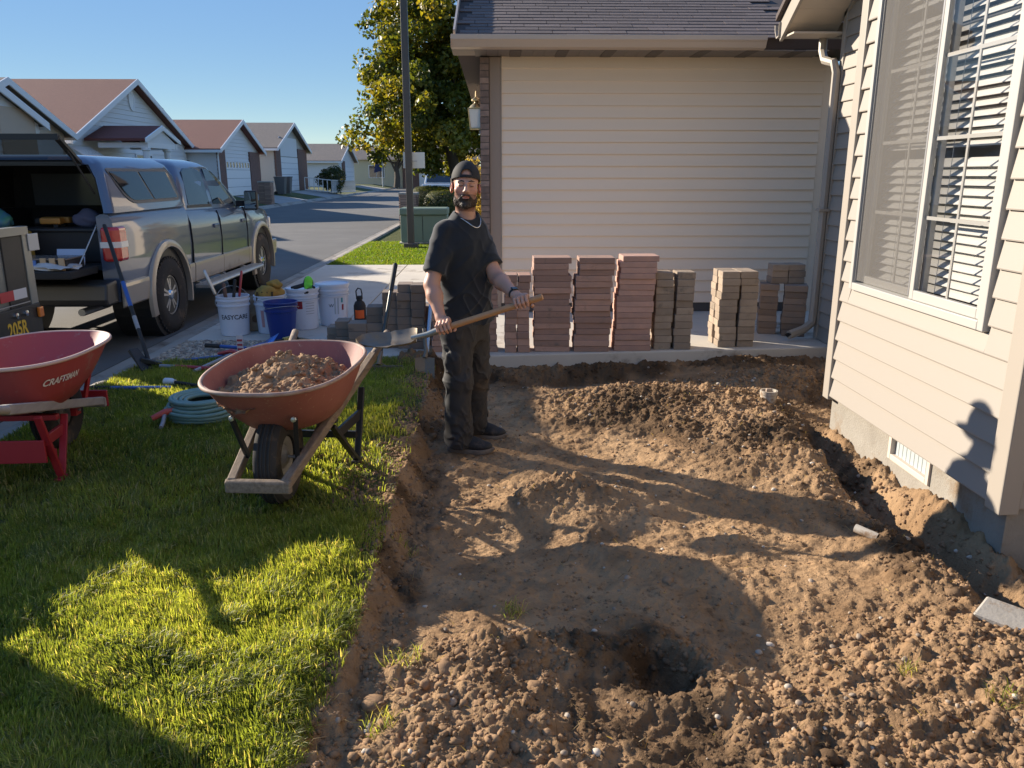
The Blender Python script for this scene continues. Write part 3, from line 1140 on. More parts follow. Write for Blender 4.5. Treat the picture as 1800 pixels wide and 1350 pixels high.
# soffit of separate vented panels
sp = MB().bx(0, 0.118, 0, 0.47, 0, 0.012).mesh("soffit_panel", mat("taupe soffit", (0.215, 0.18, 0.15), rough=0.6))
sp2 = MB().bx(0, 0.118, 0, 0.47, -0.004, 0.012).mesh("soffit_panel", mat("vented soffit", (0.14, 0.115, 0.095), rough=0.7, bump=(300, 0.8, 0.005)))
for i in range(30):
    put("soffit_panel", sp2 if i % 4 == 3 else sp, garage, loc=(-0.2 + i * 0.121, GW - 0.472, 2.932))
gp = [(8.700, 2.935), (8.625, 2.95), (8.60, 3.0), (8.585, 3.02), (8.585, 3.065), (8.60, 3.065), (8.60, 3.03), (8.64, 2.965), (8.69, 2.95), (8.69, 3.06), (8.70, 3.06)]
MB().prism(gp, -0.43, 2.75, 'X').build("gutter", gut_m, garage, bevel=0.003)
MB().prism([(8.6, 2.945), (8.585, 3.03), (8.70, 3.06), (8.70, 2.94)], -0.434, -0.43, 'X').build("gutter_end", gut_m, garage)
MB().bx(-0.43, -0.2, 8.702, 9.1, 2.932, 3.06).build("eave_return", taupe_m, garage)
SL = 0.417
deck = MB().prism([(8.66, 3.045), (12.4, 3.045 + SL * 3.74), (16.1, 3.045), (16.1, 2.95), (8.7, 2.95)], -0.39, 3.9, 'X')
deck.build("roof_deck", mat("roof deck", (0.07, 0.055, 0.05), rough=0.95), garage)
MB().bar((-0.398, 8.63, 3.045), (-0.398, 12.4, 3.045 + SL * 3.77), 0.02, 0.14).build("rake_edge", gut_m, garage)
ang = math.atan(SL)
tab = MB()
tab.add([(0.004, 0, 0.001), (0.378, 0, 0.001), (0.378, 0.137, 0.0), (0.004, 0.137, 0.0), (0.004, 0, 0.011), (0.378, 0, 0.011), (0.378, 0.137, 0.005), (0.004, 0.137, 0.005)],
        [(0, 3, 2, 1), (4, 5, 6, 7), (0, 1, 5, 4), (1, 2, 6, 5), (2, 3, 7, 6), (3, 0, 4, 7)])
tab_me = tab.mesh("shingle", shing_m)
half = MB().add([(0.004, 0, 0.001), (0.187, 0, 0.001), (0.187, 0.137, 0.0), (0.004, 0.137, 0.0), (0.004, 0, 0.011), (0.187, 0, 0.011), (0.187, 0.137, 0.005), (0.004, 0.137, 0.005)],
                [(0, 3, 2, 1), (4, 5, 6, 7), (0, 1, 5, 4), (1, 2, 6, 5), (2, 3, 7, 6), (3, 0, 4, 7)]).mesh("shingle", shing_m)
rr = random.Random(5)
for r_ in range(17):
    yb = 8.635 + r_ * 0.134 * math.cos(ang)
    zb = 3.043 + SL * (yb - 8.66) + 0.006
    off = -0.37 * ((r_ * 0.37) % 1.0)
    c = -0.405 + off
    while c < 2.95:
        me, w = tab_me, 0.38
        if c < -0.42:
            if c + 0.38 > -0.405 + 0.187:
                me, c = half, -0.405 if c + 0.38 - 0.19 < -0.405 else c + 0.19
                w = 0.19
            else:
                c += 0.38
                continue
        put("shingle", me, garage, loc=(c, yb, zb + rr.uniform(0, 0.002)), rot=(ang + rr.uniform(-0.004, 0.006), 0, rr.uniform(-0.003, 0.003)))
        c += w

lamp = thing("wall_lantern", "brass and glass lantern on the brick corner of the garage", "lantern", (-0.2, 9.2, 2.2))
L_ = MB()
for sx in (-1, 1):
    for sy in (-1, 1):
        L_.bar((sx * 0.062, sy * 0.062, 0.0), (sx * 0.082, sy * 0.082, 0.2), 0.008, 0.008)
L_.bx(-0.068, 0.068, -0.068, 0.068, -0.012, 0.0)
L_.bx(-0.088, 0.088, -0.088, 0.088, 0.2, 0.21)
L_.build("cage", brass_m, lamp)
MB().loft([[(-0.058, -0.058, 0.004), (0.058, -0.058, 0.004), (0.058, 0.058, 0.004), (-0.058, 0.058, 0.004)],
           [(-0.077, -0.077, 0.198), (0.077, -0.077, 0.198), (0.077, 0.077, 0.198), (-0.077, 0.077, 0.198)]]).build("glass", frost_m, lamp)
MB().lathe([(0.08, 0.21), (0.055, 0.24), (0.02, 0.262), (0.018, 0.275), (0.05, 0.285), (0.05, 0.3), (0.02, 0.318), (0.008, 0.33), (0.006, 0.385), (0.0, 0.39)], 14).build("cap", brass_m, lamp, smooth=50)
MB().tube([(0.0, 0, 0.25), (0.05, 0.03, 0.3), (0.09, 0.03, 0.27), (0.1, 0.03, 0.2)], 0.009, 8).build("bracket", brass_m, lamp, smooth=60)

# ------------------------------------------------------------------ house on the right
house = thing("house", "cream sided house with a tall white window and concrete foundation beside the dug bed", "house")
WX, RX = 2.22, 3.12
YC = 7.59                     # far corner of the main wall
SC_H = 0.1353  # gable wall, eave and downspout sizes and places scaled about the camera
Y0, Y1 = 3.21, 5.11
ROTW = -PI / 2
# bay front (faces the lawn)
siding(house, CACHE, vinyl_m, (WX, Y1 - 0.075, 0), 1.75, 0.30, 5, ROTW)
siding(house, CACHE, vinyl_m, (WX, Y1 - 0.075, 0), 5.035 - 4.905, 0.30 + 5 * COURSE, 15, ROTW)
siding(house, CACHE, vinyl_m, (WX, 3.47, 0), 0.185, 0.30 + 5 * COURSE, 15, ROTW)
siding(house, CACHE, vinyl_m, (WX, 4.904, 0), 1.433, 0.30 + 5 * COURSE, 1, ROTW, h=0.0945)
MB().bx(WX + 0.3, RX, Y0 + 0.005, Y1 - 0.005, 0.31, 3.0).build("wall", mat("sheathing", (0.3, 0.27, 0.24), rough=0.9), house)
MB().bx(WX + 0.001, WX + 0.299, 4.895, Y1 - 0.005, 0.31, 3.0).build("wall", MATS["sheathing"], house)
MB().bx(WX + 0.001, WX + 0.299, Y0 + 0.005, 3.485, 0.31, 3.0).build("wall", MATS["sheathing"], house)
MB().bx(WX + 0.001, WX + 0.299, 3.486, 4.894, 0.31, 1.03).build("wall", MATS["sheathing"], house)
MB().bx(WX - 0.03, WX + 0.05, Y1 - 0.078, Y1 + 0.012, 0.275, 3.0).build("corner_trim", trim_m, house, bevel=0.006)
MB().bx(WX - 0.03, WX + 0.06, Y0 - 0.03, Y0 + 0.078, 0.275, 3.0).build("corner_trim", trim_m, house, bevel=0.006)
siding(house, CACHE, vinyl_m, (WX + 0.06, Y0, 0), 0.84, 0.30, 21, 0.0)
MB().bx(WX - 0.07, RX, Y0 - 0.07, Y1 + 0.07, 3.0, 3.05).build("bay_roof", taupe_m, house)
# gable wall beyond the bay
siding(house, CACHE, vinyl_m, (RX, YC - 0.07, 0), 2.42, 0.176, 27, ROTW, h=SC_H)
siding(house, CACHE, vinyl_m, (RX, 3.2, 0), 7.2, 0.176, 27, ROTW, h=SC_H)
MB().bx(RX + 0.001, 8.0, -4.0, YC - 0.02, 0.17, 3.82).build("wall", MATS["sheathing"], house)
MB().bx(RX - 0.028, RX + 0.06, YC - 0.072, YC, 0.165, 3.3).build("corner_trim", trim_m, house, bevel=0.005)
# foundation with a small basement window
MB().bx(WX + 0.028, RX + 0.3, 4.275, Y1 - 0.02, -0.5, 0.305).build("foundation", found_m, house)
MB().bx(WX + 0.028, RX + 0.3, Y0 + 0.0, 3.825, -0.5, 0.305).build("foundation", found_m, house)
MB().bx(WX + 0.028, RX + 0.3, 3.826, 4.274, -0.5, 0.148).build("foundation", found_m, house)
MB().bx(RX + 0.025, 8.0, -4.0, 3.2, -0.5, 0.172).build("foundation", found_m, house)
MB().bx(RX + 0.025, 8.0, 5.1, YC - 0.03, -0.5, 0.172).build("foundation", found_m, house)
bwin = MB()
bwin.bx(WX + 0.015, WX + 0.05, 3.83, 3.86, 0.15, 0.3).bx(WX + 0.015, WX + 0.05, 4.24, 4.27, 0.15, 0.3).bx(WX + 0.015, WX + 0.05, 3.861, 4.239, 0.15, 0.182)
bw = bwin.build("basement_window", mat("beige window frame", (0.55, 0.47, 0.4), rough=0.6), house, bevel=0.003)
shut = MB()
for i in range(9):
    a = 3.865 + i * 0.0415
    shut.prism([(WX + 0.046, a), (WX + 0.042, a + 0.004), (WX + 0.042, a + 0.037), (WX + 0.046, a + 0.041), (WX + 0.07, a + 0.041), (WX + 0.07, a)], 0.18, 0.3, 'Z')
put("ribbed_panel", shut.mesh("ribbed_panel", mat("pale ribbed plastic", (0.42, 0.455, 0.455), rough=0.4)), bw)

# window: frame, two sashes, panes, grille bars, insect screen
win = put("window", MB().bx(WX - 0.034, WX + 0.06, 4.855, 4.893, 1.03, 2.9).bx(WX - 0.034, WX + 0.06, 3.487, 3.535, 1.03, 2.9)
          .bx(WX - 0.034, WX + 0.06, 3.536, 4.854, 1.03, 1.075).bx(WX - 0.034, WX + 0.06, 3.536, 4.854, 2.86, 2.9).mesh("window", white_m), house)
bv = win.modifiers.new("edge", 'BEVEL')
bv.width = 0.005
bv.segments = 2


def sash(y0, y1, xo, w):
    m = MB()
    m.bx(xo, xo + 0.03, y0, y0 + w, 1.076, 2.859).bx(xo, xo + 0.03, y1 - w, y1, 1.076, 2.859)
    m.bx(xo, xo + 0.03, y0 + w, y1 - w, 1.076, 1.076 + w * 1.25).bx(xo, xo + 0.03, y0 + w, y1 - w, 2.859 - w, 2.859)
    m.build("sash", white_m, win, bevel=0.004)
    MB().bx(xo + 0.012, xo + 0.016, y0 + w, y1 - w, 1.076 + w * 1.25, 2.859 - w).build("pane", glass_m, win)
    for z in (1.5, 1.89, 2.28):
        MB().bx(xo + 0.018, xo + 0.025, y0 + w, y1 - w, z - 0.009, z + 0.009).build("grille_bar", white_m, win)
    ym = (y0 + y1) / 2
    MB().bx(xo + 0.0185, xo + 0.0255, ym - 0.008, ym + 0.008, 1.076 + w * 1.25, 2.859 - w).build("grille_bar", white_m, win)


sash(3.537, 4.19, WX - 0.02, 0.04)
sash(4.14, 4.853, WX + 0.022, 0.035)
scr = MB().bx(WX - 0.012, WX - 0.0105, 4.2, 4.84, 1.09, 2.85)
sm = bpy.data.materials.new("insect screen")
sm.use_nodes = True
snt = sm.node_tree
snt.nodes.clear()
so_ = snt.nodes.new("ShaderNodeOutputMaterial")
sx_ = snt.nodes.new("ShaderNodeMixShader")
sx_.inputs[0].default_value = 0.34
st_ = snt.nodes.new("ShaderNodeBsdfTransparent")
sd_ = snt.nodes.new("ShaderNodeBsdfDiffuse")
sd_.inputs[0].default_value = (0.2, 0.19, 0.18, 1)
snt.links.new(st_.outputs[0], sx_.inputs[1])
snt.links.new(sd_.outputs[0], sx_.inputs[2])
snt.links.new(sx_.outputs[0], so_.inputs[0])
scr.build("insect_screen", sm, win)
m = MB().bx(WX - 0.02, WX + 0.0, 4.845, 4.857, 1.09, 2.85).bx(WX - 0.02, WX + 0.0, 4.192, 4.205, 1.09, 2.85)
m.build("screen_frame", mat("grey metal frame", (0.3, 0.3, 0.31), rough=0.4, metal=0.6), win)
MB().bx(WX + 0.012, WX + 0.03, 4.175, 4.19, 1.62, 1.7).build("latch", mat("latch metal", (0.5, 0.48, 0.44), rough=0.35, metal=0.7), win)
blind = thing("window_blind", "white slatted blind hanging behind the tall window of the cream house", "blind", (WX + 0.115, 4.2, 1.1))
sl_me = MB().prism([(-0.0235, -0.0195), (0.0, 0.0015), (0.0235, 0.0195), (0.0228, 0.0225), (-0.001, 0.0045), (-0.0242, -0.0165)], -0.66, 0.66, 'Y').mesh("slat", slat_m)
for i in range(39):
    if i in (15, 31):
        continue
    put("slat", sl_me, blind, loc=(0, 0.003 * math.sin(i * 2.1), 0.03 + 0.046 * i), rot=(0, 0.06 * math.sin(i * 1.7), 0))
for yy in (-0.5, -0.06, 0.42):
    MB().tube([(-0.026, yy, 0), (-0.026, yy, 1.75)], 0.0016, 5).build("cord", slat_m, blind)
MB().bx(WX + 0.285, WX + 0.299, 3.486, 4.894, 1.031, 2.95).build("room_backing", mat("dim room", (0.16, 0.165, 0.18), rough=0.9), house)
# eave corner: rake, soffit boards, gutter, downspout
RS = 0.6
ye, ze = 7.84, 2.975


def rz(y):
    return ze + (ye - y) * RS


rake_pts = [(ye + 0.03, ze - 0.08), (1.6, rz(1.6) - 0.08 + 0.0), (1.6, rz(1.6) + 0.1), (ye + 0.03, ze + 0.1)]
MB().prism(rake_pts, 2.63, 2.66, 'X').build("rake_board", trim_m, house, bevel=0.004)
MB().prism([(ye + 0.06, ze + 0.1), (1.6, rz(1.6) + 0.12), (1.6, rz(1.6) + 0.17), (ye + 0.06, ze + 0.15)], 2.59, 8.0, 'X').build("roof_slope", mat("main roof", (0.10, 0.08, 0.075), rough=0.95, bump=(40, 0.8, 0.01)), house)
MB().prism([(-4.2, rz(1.6) - 5.8 * RS + 0.12), (1.6, rz(1.6) + 0.12), (1.6, rz(1.6) + 0.17), (-4.2, rz(1.6) - 5.8 * RS + 0.17)], 2.59, 8.0, 'X').build("roof_slope", MATS["main roof"], house)
MB().prism([(-4.0, 0.3), (YC, 0.3), (YC, rz(YC) + 0.05), (1.6, rz(1.6) + 0.05), (-4.0, rz(1.6) - 5.6 * RS + 0.05)], RX + 0.3, RX + 0.35, 'X').build("gable_wall", vinyl_m, house)
siding(house, CACHE, vinyl_m, (RX, 6.6, 0), 3.4, 0.176 + 27 * SC_H, 4, ROTW, h=SC_H)
sfm = mat("cream soffit", (0.50, 0.43, 0.35), rough=0.55)
for i in range(26):
    y_a = ye - i * 0.15
    MB().prism([(y_a, rz(y_a) - 0.04), (y_a - 0.146, rz(y_a - 0.146) - 0.04), (y_a - 0.146, rz(y_a - 0.146) - 0.028), (y_a, rz(y_a) - 0.028)], 2.662, RX - 0.002, 'X').build("soffit_board", sfm, house)
MB().prism([(YC, rz(YC) - 0.08), (3.0, rz(3.0) - 0.08), (3.0, rz(3.0) - 0.042), (YC, rz(YC) - 0.042)], RX - 0.028, RX - 0.004, 'X').build("frieze_board", trim_m, house)
MB().bx(2.662, 3.12, YC + 0.005, 7.84, ze - 0.05, ze - 0.035).build("eave_soffit", sfm, house)
gp2 = [(7.855, 2.935), (7.91, 2.925), (7.96, 2.99), (7.975, 3.05), (7.96, 3.05), (7.95, 3.0), (7.91, 2.94), (7.86, 2.945), (7.86, 3.06), (7.855, 3.06)]
MB().prism(gp2, 2.61, 5.5, 'X').build("gutter", trim_m, house)
ds_m = trim_m
dsp = MB()
pts = [(3.04, 7.88, 2.93), (3.04, 7.87, 2.81), (3.02, 7.75, 2.72), (3.05, 7.60, 2.68), (3.06, 7.55, 2.59), (3.06, 7.55, 0.43), (3.045, 7.53, 0.33), (2.96, 7.49, 0.275), (2.79, 7.41, 0.235)]
dsp.tube(pts, 0.045, 8, squash=0.8)
d_o = dsp.build("downspout", ds_m, house, smooth=30)
MB().tube([(2.785, 7.407, 0.234), (2.7849, 7.4069, 0.2339)], 0.036, 8, squash=0.8).build("downspout_mouth", dark_m, d_o)
MB().bx(3.005, 3.118, 7.50, 7.60, 1.38, 1.405).build("downspout_strap", ds_m, house)
# ================================================================== STREET AND FAR HOUSES
red_roof = mat("red brown shingles", (0.27, 0.115, 0.085), rough=0.95, var=(14, (0.20, 0.09, 0.07), 6), bump=(30, 0.8, 0.02), stretch=(0.6, 4, 4))
dred_roof = mat("dark red shingles", (0.20, 0.065, 0.05), rough=0.95, var=(14, (0.15, 0.055, 0.045), 6), bump=(30, 0.8, 0.02), stretch=(0.6, 4, 4))
grey_roof = mat("grey shingles", (0.25, 0.21, 0.18), rough=0.95, var=(10, (0.15, 0.13, 0.115), 6), bump=(30, 0.8, 0.02), stretch=(0.6, 4, 4))
blue_side = mat("pale blue white siding", (0.80, 0.80, 0.80), rough=0.6)
grey_side = mat("grey siding", (0.50, 0.48, 0.44), rough=0.6)
cream_side = mat("cream siding far", (0.62, 0.57, 0.42), rough=0.7)
tan_stucco = mat("tan stucco", (0.58, 0.46, 0.35), rough=0.9, bump=(60, 0.5, 0.01))
fbrick = mat("red brown brick", (0.30, 0.16, 0.12), rough=0.9, var=(25, (0.13, 0.085, 0.075), 3), bump=(60, 0.5, 0.01))
fwhite = mat("white door paint", (0.88, 0.88, 0.88), rough=0.5)
fglass = mat("far window glass", (0.03, 0.035, 0.045), rough=0.08, spec=0.8)
fconc = mat("far driveway concrete", (0.36, 0.345, 0.33), rough=0.9, var=(1.0, (0.29, 0.28, 0.27), 6))


def gable_house(name, label, X, y0, y1, eave, peak, depth, base, roof_m, wall_m, over=0.35, courses=True):
    """gable end faces +X; ridge runs back along -X"""
    h = thing(name, label, "house", (X, (y0 + y1) / 2, base))
    yp = (y0 + y1) / 2
    hw = (y1 - y0) / 2 - over
    sl = (peak - eave) / ((y1 - y0) / 2)
    top = peak - 0.18
    wm = MB().prism([(yp - hw, base - 0.4), (yp + hw, base - 0.4), (yp + hw, eave + over * sl - 0.1), (yp, top), (yp - hw, eave + over * sl - 0.1)], X - depth, X - over, 'X')
    wm.build("wall", wall_m, h, ws=True)
    if courses:
        c = MB()
        z = base
        while z < top - 0.3:
            half = hw if z + 0.21 < eave + over * sl - 0.1 else hw * max(0.02, (top - z - 0.21) / (top - (eave + over * sl - 0.1)))
            c.prism([(X - over + 0.004, z), (X - over + 0.03, z + 0.004), (X - over + 0.004, z + 0.2)], yp - half, yp + half, 'Y')
            z += 0.205
        o = c.build("siding_courses", wall_m, h, ws=True)
        o["kind"] = 'stuff'
    for s in (-1, 1):
        ye_ = yp + s * (y1 - y0) / 2
        MB().prism([(yp, peak - 0.12), (yp, peak), (ye_, eave), (ye_, eave - 0.12)], X - depth - 0.3, X, 'X').build("roof", roof_m, h, ws=True)
        MB().prism([(yp, peak - 0.22), (yp, peak + 0.012), (ye_, eave + 0.012), (ye_, eave - 0.22)], X + 0.001, X + 0.05, 'X').build("rake_board", fwhite, h, ws=True)
        MB().bx(X - depth, X, ye_ - 0.03, ye_ + 0.03, eave - 0.2, eave - 0.06).build("gutter", fwhite, h, ws=True)
    return h, X - over


def fpart(parent, name, m, *boxes, bevel=0):
    mb = MB()
    for b in boxes:
        mb.bx(*b)
    return mb.build(name, m, parent, ws=True, bevel=bevel)


def garage_door(h, xf, y0, y1, z0, z1, rows=4, arched=False):
    d = fpart(h, "garage_door", mat("dark joint", (0.25, 0.26, 0.29), rough=0.8), (xf + 0.0, xf + 0.04, y0, y1, z0, z1))
    dh = (z1 - z0) / rows
    for i in range(rows):
        if arched and i == rows - 1:
            fpart(d, "door_panel", fwhite, (xf + 0.041, xf + 0.07, y0 + 0.01, y1 - 0.01, z0 + i * dh + 0.01, z0 + (i + 0.25) * dh), (xf + 0.041, xf + 0.07, y0 + 0.01, y1 - 0.01, z1 - 0.06, z1 - 0.01))
            nw = 8
            wv = (y1 - y0) / nw
            for j in range(nw):
                a = y0 + (j + 0.22) * wv
                b_ = y0 + (j + 0.78) * wv
                zc = z0 + (i + 0.27) * dh
                MB().prism([(a, zc), (b_, zc), (b_, z1 - 0.25 * dh), ((a + b_) / 2, z1 - 0.12 * dh), (a, z1 - 0.25 * dh)], xf + 0.042, xf + 0.05, 'X').build("pane", fglass, d, ws=True)
            for j in range(nw + 1):
                a = y0 + j * wv
                fpart(d, "mullion", fwhite, (xf + 0.0415, xf + 0.068, max(y0 + 0.01, a - 0.21 * wv), min(y1 - 0.01, a + 0.21 * wv), z0 + (i + 0.251) * dh, z1 - 0.061))
        else:
            fpart(d, "door_panel", fwhite, (xf + 0.041, xf + 0.07, y0 + 0.01, y1 - 0.01, z0 + i * dh + 0.01, z0 + (i + 1) * dh - 0.01))
    return d


def fwindow(h, xf, y0, y1, z0, z1, name="window"):
    w = fpart(h, name, fwhite, (xf, xf + 0.05, y0, y0 + 0.07, z0, z1), (xf, xf + 0.05, y1 - 0.07, y1, z0, z1), (xf, xf + 0.05, y0 + 0.07, y1 - 0.07, z1 - 0.07, z1), (xf, xf + 0.05, y0 + 0.07, y1 - 0.07, z0, z0 + 0.07), (xf, xf + 0.045, (y0 + y1) / 2 - 0.03, (y0 + y1) / 2 + 0.03, z0 + 0.07, z1 - 0.07))
    fpart(w, "pane", fglass, (xf, xf + 0.015, y0 + 0.07, y1 - 0.07, z0 + 0.07, z1 - 0.07))
    return w


# sloping yards across the street
yard = MB().add([(-11.58, 10, 0.12), (-11.58, 110, 0.12), (-14.3, 110, 0.5), (-14.3, 10, 0.5), (-60, 110, 0.7), (-60, 10, 0.7)], [(0, 1, 2, 3), (3, 2, 4, 5)])
struct("street_yards", yard.mesh("street_yards", mat("mown turf", (0.05, 0.075, 0.02), rough=1, var=(3, (0.08, 0.1, 0.03), 6), bump=(40, 0.9, 0.03))))
for y0, y1 in ((45.2, 51.0), (57.2, 63.4), (81.5, 88.5)):
    struct("far_driveway", MB().add([(-11.56, y0 - 0.6, 0.128), (-11.56, y1 + 0.6, 0.128), (-14.25, y1, 0.506), (-14.25, y0, 0.506)], [(0, 1, 2, 3)]).mesh("far_driveway", fconc))

# house with tan stucco, at the left edge
h, xf = gable_house("gable_house", "nearest far house with tan stucco gable at the left edge of the street", -14, 14.4, 26.6, 3.24, 5.7, 12, 0.5, grey_roof, blue_side, 0.2)
fpart(h, "stucco_panel", tan_stucco, (xf - 0.05, xf + 0.06, 24.3, 26.1, 0.3, 3.6))
fpart(h, "stucco_panel", tan_stucco, (xf - 0.05, xf + 0.06, 15.0, 16.9, 0.3, 3.6))
t = put("house_number", text_mesh("625", 0.34, mat("black print", (0.02, 0.02, 0.02), rough=0.5)), h, True, loc=(xf + 0.045, 23.35, 3.28), rot=(0, 0, PI / 2))
h, xf = gable_house("gable_house", "low tan gabled wing behind the stucco house", -15.6, 23.6, 31.5, 3.12, 4.7, 9, 0.5, grey_roof, tan_stucco, 0.3, False)
fpart(h, "wall_panel", blue_side, (xf, xf + 0.05, 28.2, 30.9, 1.6, 3.0))

# big red roofed house with porch
h, xf = gable_house("gable_house", "large house with long red brown roof and small columned porch", -16, 31.9, 44.9, 3.02, 5.81, 14, 0.55, red_roof, blue_side, 0.4)
MB().lathe([(0.3, 0.0), (0.3, 0.05), (0.22, 0.05), (0.2, 0.03), (0.0, 0.03)], 16, axis='X').xf(Matrix.Translation((xf + 0.03, 38.4, 4.9)) @ Matrix.Scale(1.5, 4, (0, 0, 1))).build("gable_vent", fwhite, h, ws=True)
fwindow(h, xf + 0.03, 33.4, 34.6, 1.6, 2.7)
fwindow(h, xf + 0.03, 38.2, 40.0, 1.5, 2.6)
for k_ in range(2):
    MB().lathe([(0.12, 0), (0.12, 0.4), (0.2, 0.4), (0.2, 0.5), (0.0, 0.55)], 10).xf(Matrix.Translation((-21.5 - 3.2 * k_, 37.2, 5.15))).build("roof_vent", mat("galvanised", (0.55, 0.55, 0.55), rough=0.4, metal=0.5), h, ws=True)
pr = MB()
for s, ye_ in ((-1, 33.5), (1, 37.1)):
    MB().prism([(35.3, 3.55), (35.3, 3.65), (ye_, 3.08), (ye_, 2.98)], -16.3, -13.9, 'X').build("porch_roof", dred_roof, h, ws=True)
    MB().prism([(35.3, 3.46), (35.3, 3.66), (ye_, 3.09), (ye_, 2.92)], -13.899, -13.84, 'X').build("rake_board", fwhite, h, ws=True)
MB().prism([(33.8, 2.93), (36.8, 2.93), (35.3, 3.5)], -14.3, -13.95, 'X').build("porch_gable", blue_side, h, ws=True)
fpart(h, "porch_beam", fwhite, (-15.9, -13.92, 33.75, 33.95, 2.73, 2.93), (-15.9, -13.92, 36.65, 36.85, 2.73, 2.93), (-14.15, -13.93, 33.96, 36.64, 2.73, 2.93))
for yy in (33.85, 36.0):
    MB().lathe([(0.2, 0.4), (0.2, 0.5), (0.15, 0.52), (0.13, 2.6), (0.18, 2.63), (0.18, 2.73), (0, 2.73)], 12).xf(Matrix.Translation((-14.05, yy, 0))).build("porch_column", fwhite, h, ws=True, smooth=40)
aw = MB()
for i in range(9):
    aw.bar((xf + 0.1, 32.3 + i * 0.19, 2.75), (xf + 0.9, 32.3 + i * 0.19, 2.25), 0.09, 0.02)
o = aw.build("awning", fwhite, h, ws=True)
o["kind"] = 'stuff'

# red garage gable
h, xf = gable_house("gable_house", "red roofed house with arched panes across its garage door", -14.5, 44.3, 53.0, 3.0, 4.72, 13, 0.55, red_roof, blue_side, 0.4)
fpart(h, "brick_pier", fbrick, (xf - 0.1, xf + 0.12, 44.75, 45.9, 0.3, 2.98))
fpart(h, "brick_pier", fbrick, (xf - 0.1, xf + 0.12, 50.5, 52.55, 0.3, 2.98))
garage_door(h, xf + 0.02, 46.0, 50.4, 0.5, 2.4, 4, True)
fwindow_y = MB().bx(-17.4, -16.2, 44.66, 44.72, 1.3, 2.5).build("window", fwhite, h, ws=True)
MB().bx(-17.3, -16.3, 44.64, 44.66, 1.4, 2.4).build("pane", fglass, fwindow_y, ws=True)
MB().tube([(-14.6, 44.35, 2.9), (-14.75, 44.6, 2.65), (-14.75, 44.62, 0.5)], 0.05, 6).build("downspout", fwhite, h, ws=True)
# grey garage gable
h, xf = gable_house("gable_house", "grey shingled house with tall plain white garage door and brick piers", -14.5, 55.9, 66.1, 3.41, 5.28, 13, 0.5, grey_roof, grey_side, 0.4)
fpart(h, "brick_pier", fbrick, (xf - 0.1, xf + 0.12, 56.4, 57.7, 0.3, 3.5))
fpart(h, "brick_pier", fbrick, (xf - 0.1, xf + 0.12, 62.8, 65.6, 0.3, 3.5))
fpart(h, "gable_panel", blue_side, (xf + 0.032, xf + 0.06, 57.75, 62.75, 2.9, 4.2))
garage_door(h, xf + 0.02, 57.8, 62.7, 0.45, 2.85, 6)
# low grey house
h, xf = gable_house("gable_house", "low dark grey roofed house beyond the white railing", -14.5, 78.8, 88.4, 2.9, 4.6, 15, 0.45, grey_roof, blue_side, 0.4)
garage_door(h, xf + 0.02, 82.3, 87.2, 0.45, 2.35, 4)
fpart(h, "brick_pier", fbrick, (xf - 0.1, xf + 0.12, 80.9, 82.2, 0.3, 2.9))
# cream and brick houses closing the street
h = thing("bungalow", "cream bungalow with dark window under the big tree at the street end", "house", (-13, 98, 0.3))
fpart(h, "wall", cream_side, (-18, -10.9, 98, 106, 0, 3.3))
MB().prism([(97.6, 3.3), (102, 5.0), (106.4, 3.3)], -18.5, -10.6, 'X').build("roof", grey_roof, h, ws=True)
w = fpart(h, "window", fwhite, (-14.9, -13.0, 97.93, 97.99, 1.2, 2.7))
fpart(w, "pane", fglass, (-14.8, -14.0, 97.9, 97.93, 1.3, 2.6), (-13.92, -13.1, 97.9, 97.93, 1.3, 2.6))
h = thing("bungalow", "brown brick bungalow with white door behind the blank sign", "house", (-7, 98, 0.3))
fpart(h, "wall", fbrick, (-10.8, -2.0, 97.5, 106, 0, 3.3))
MB().prism([(97.0, 3.3), (102, 5.2), (106.4, 3.3)], -11.1, -1.5, 'X').build("roof", grey_roof, h, ws=True)
fpart(h, "door", fwhite, (-8.9, -7.6, 97.4, 97.49, 0.2, 2.6))
fpart(h, "window", fwhite, (-5.4, -4.3, 97.4, 97.49, 1.0, 2.4))

# small street furniture
bin_m = mat("grey bin plastic", (0.13, 0.13, 0.13), rough=0.6)
for k_, (x, y) in enumerate(((-13.6, 52.6), (-13.5, 53.6))):
    b = thing("wheelie_bin", ["grey wheelie bin nearer the brick pier of the red garage", "grey wheelie bin farther from the red garage, beside the first"][k_], "bin", (x, y, 0.42), group="bins beside the red garage")
    MB().loft([[(-0.22, -0.25, 0.05), (0.25, -0.25, 0.05), (0.25, 0.25, 0.05), (-0.22, 0.25, 0.05)], [(-0.32, -0.32, 1.05), (0.34, -0.32, 1.05), (0.34, 0.32, 1.05), (-0.32, 0.32, 1.05)]]).build("body", bin_m, b)
    MB().bx(-0.36, 0.37, -0.34, 0.34, 1.05, 1.12).build("lid", bin_m, b, bevel=0.02)
    for s in (-0.26, 0.26):
        MB().lathe([(0.11, -0.03), (0.11, 0.03)], 12, axis='Y').xf(Matrix.Translation((-0.26, s, 0.11))).build("wheel", mat("black rubber", (0.02, 0.02, 0.02), rough=0.8), b)


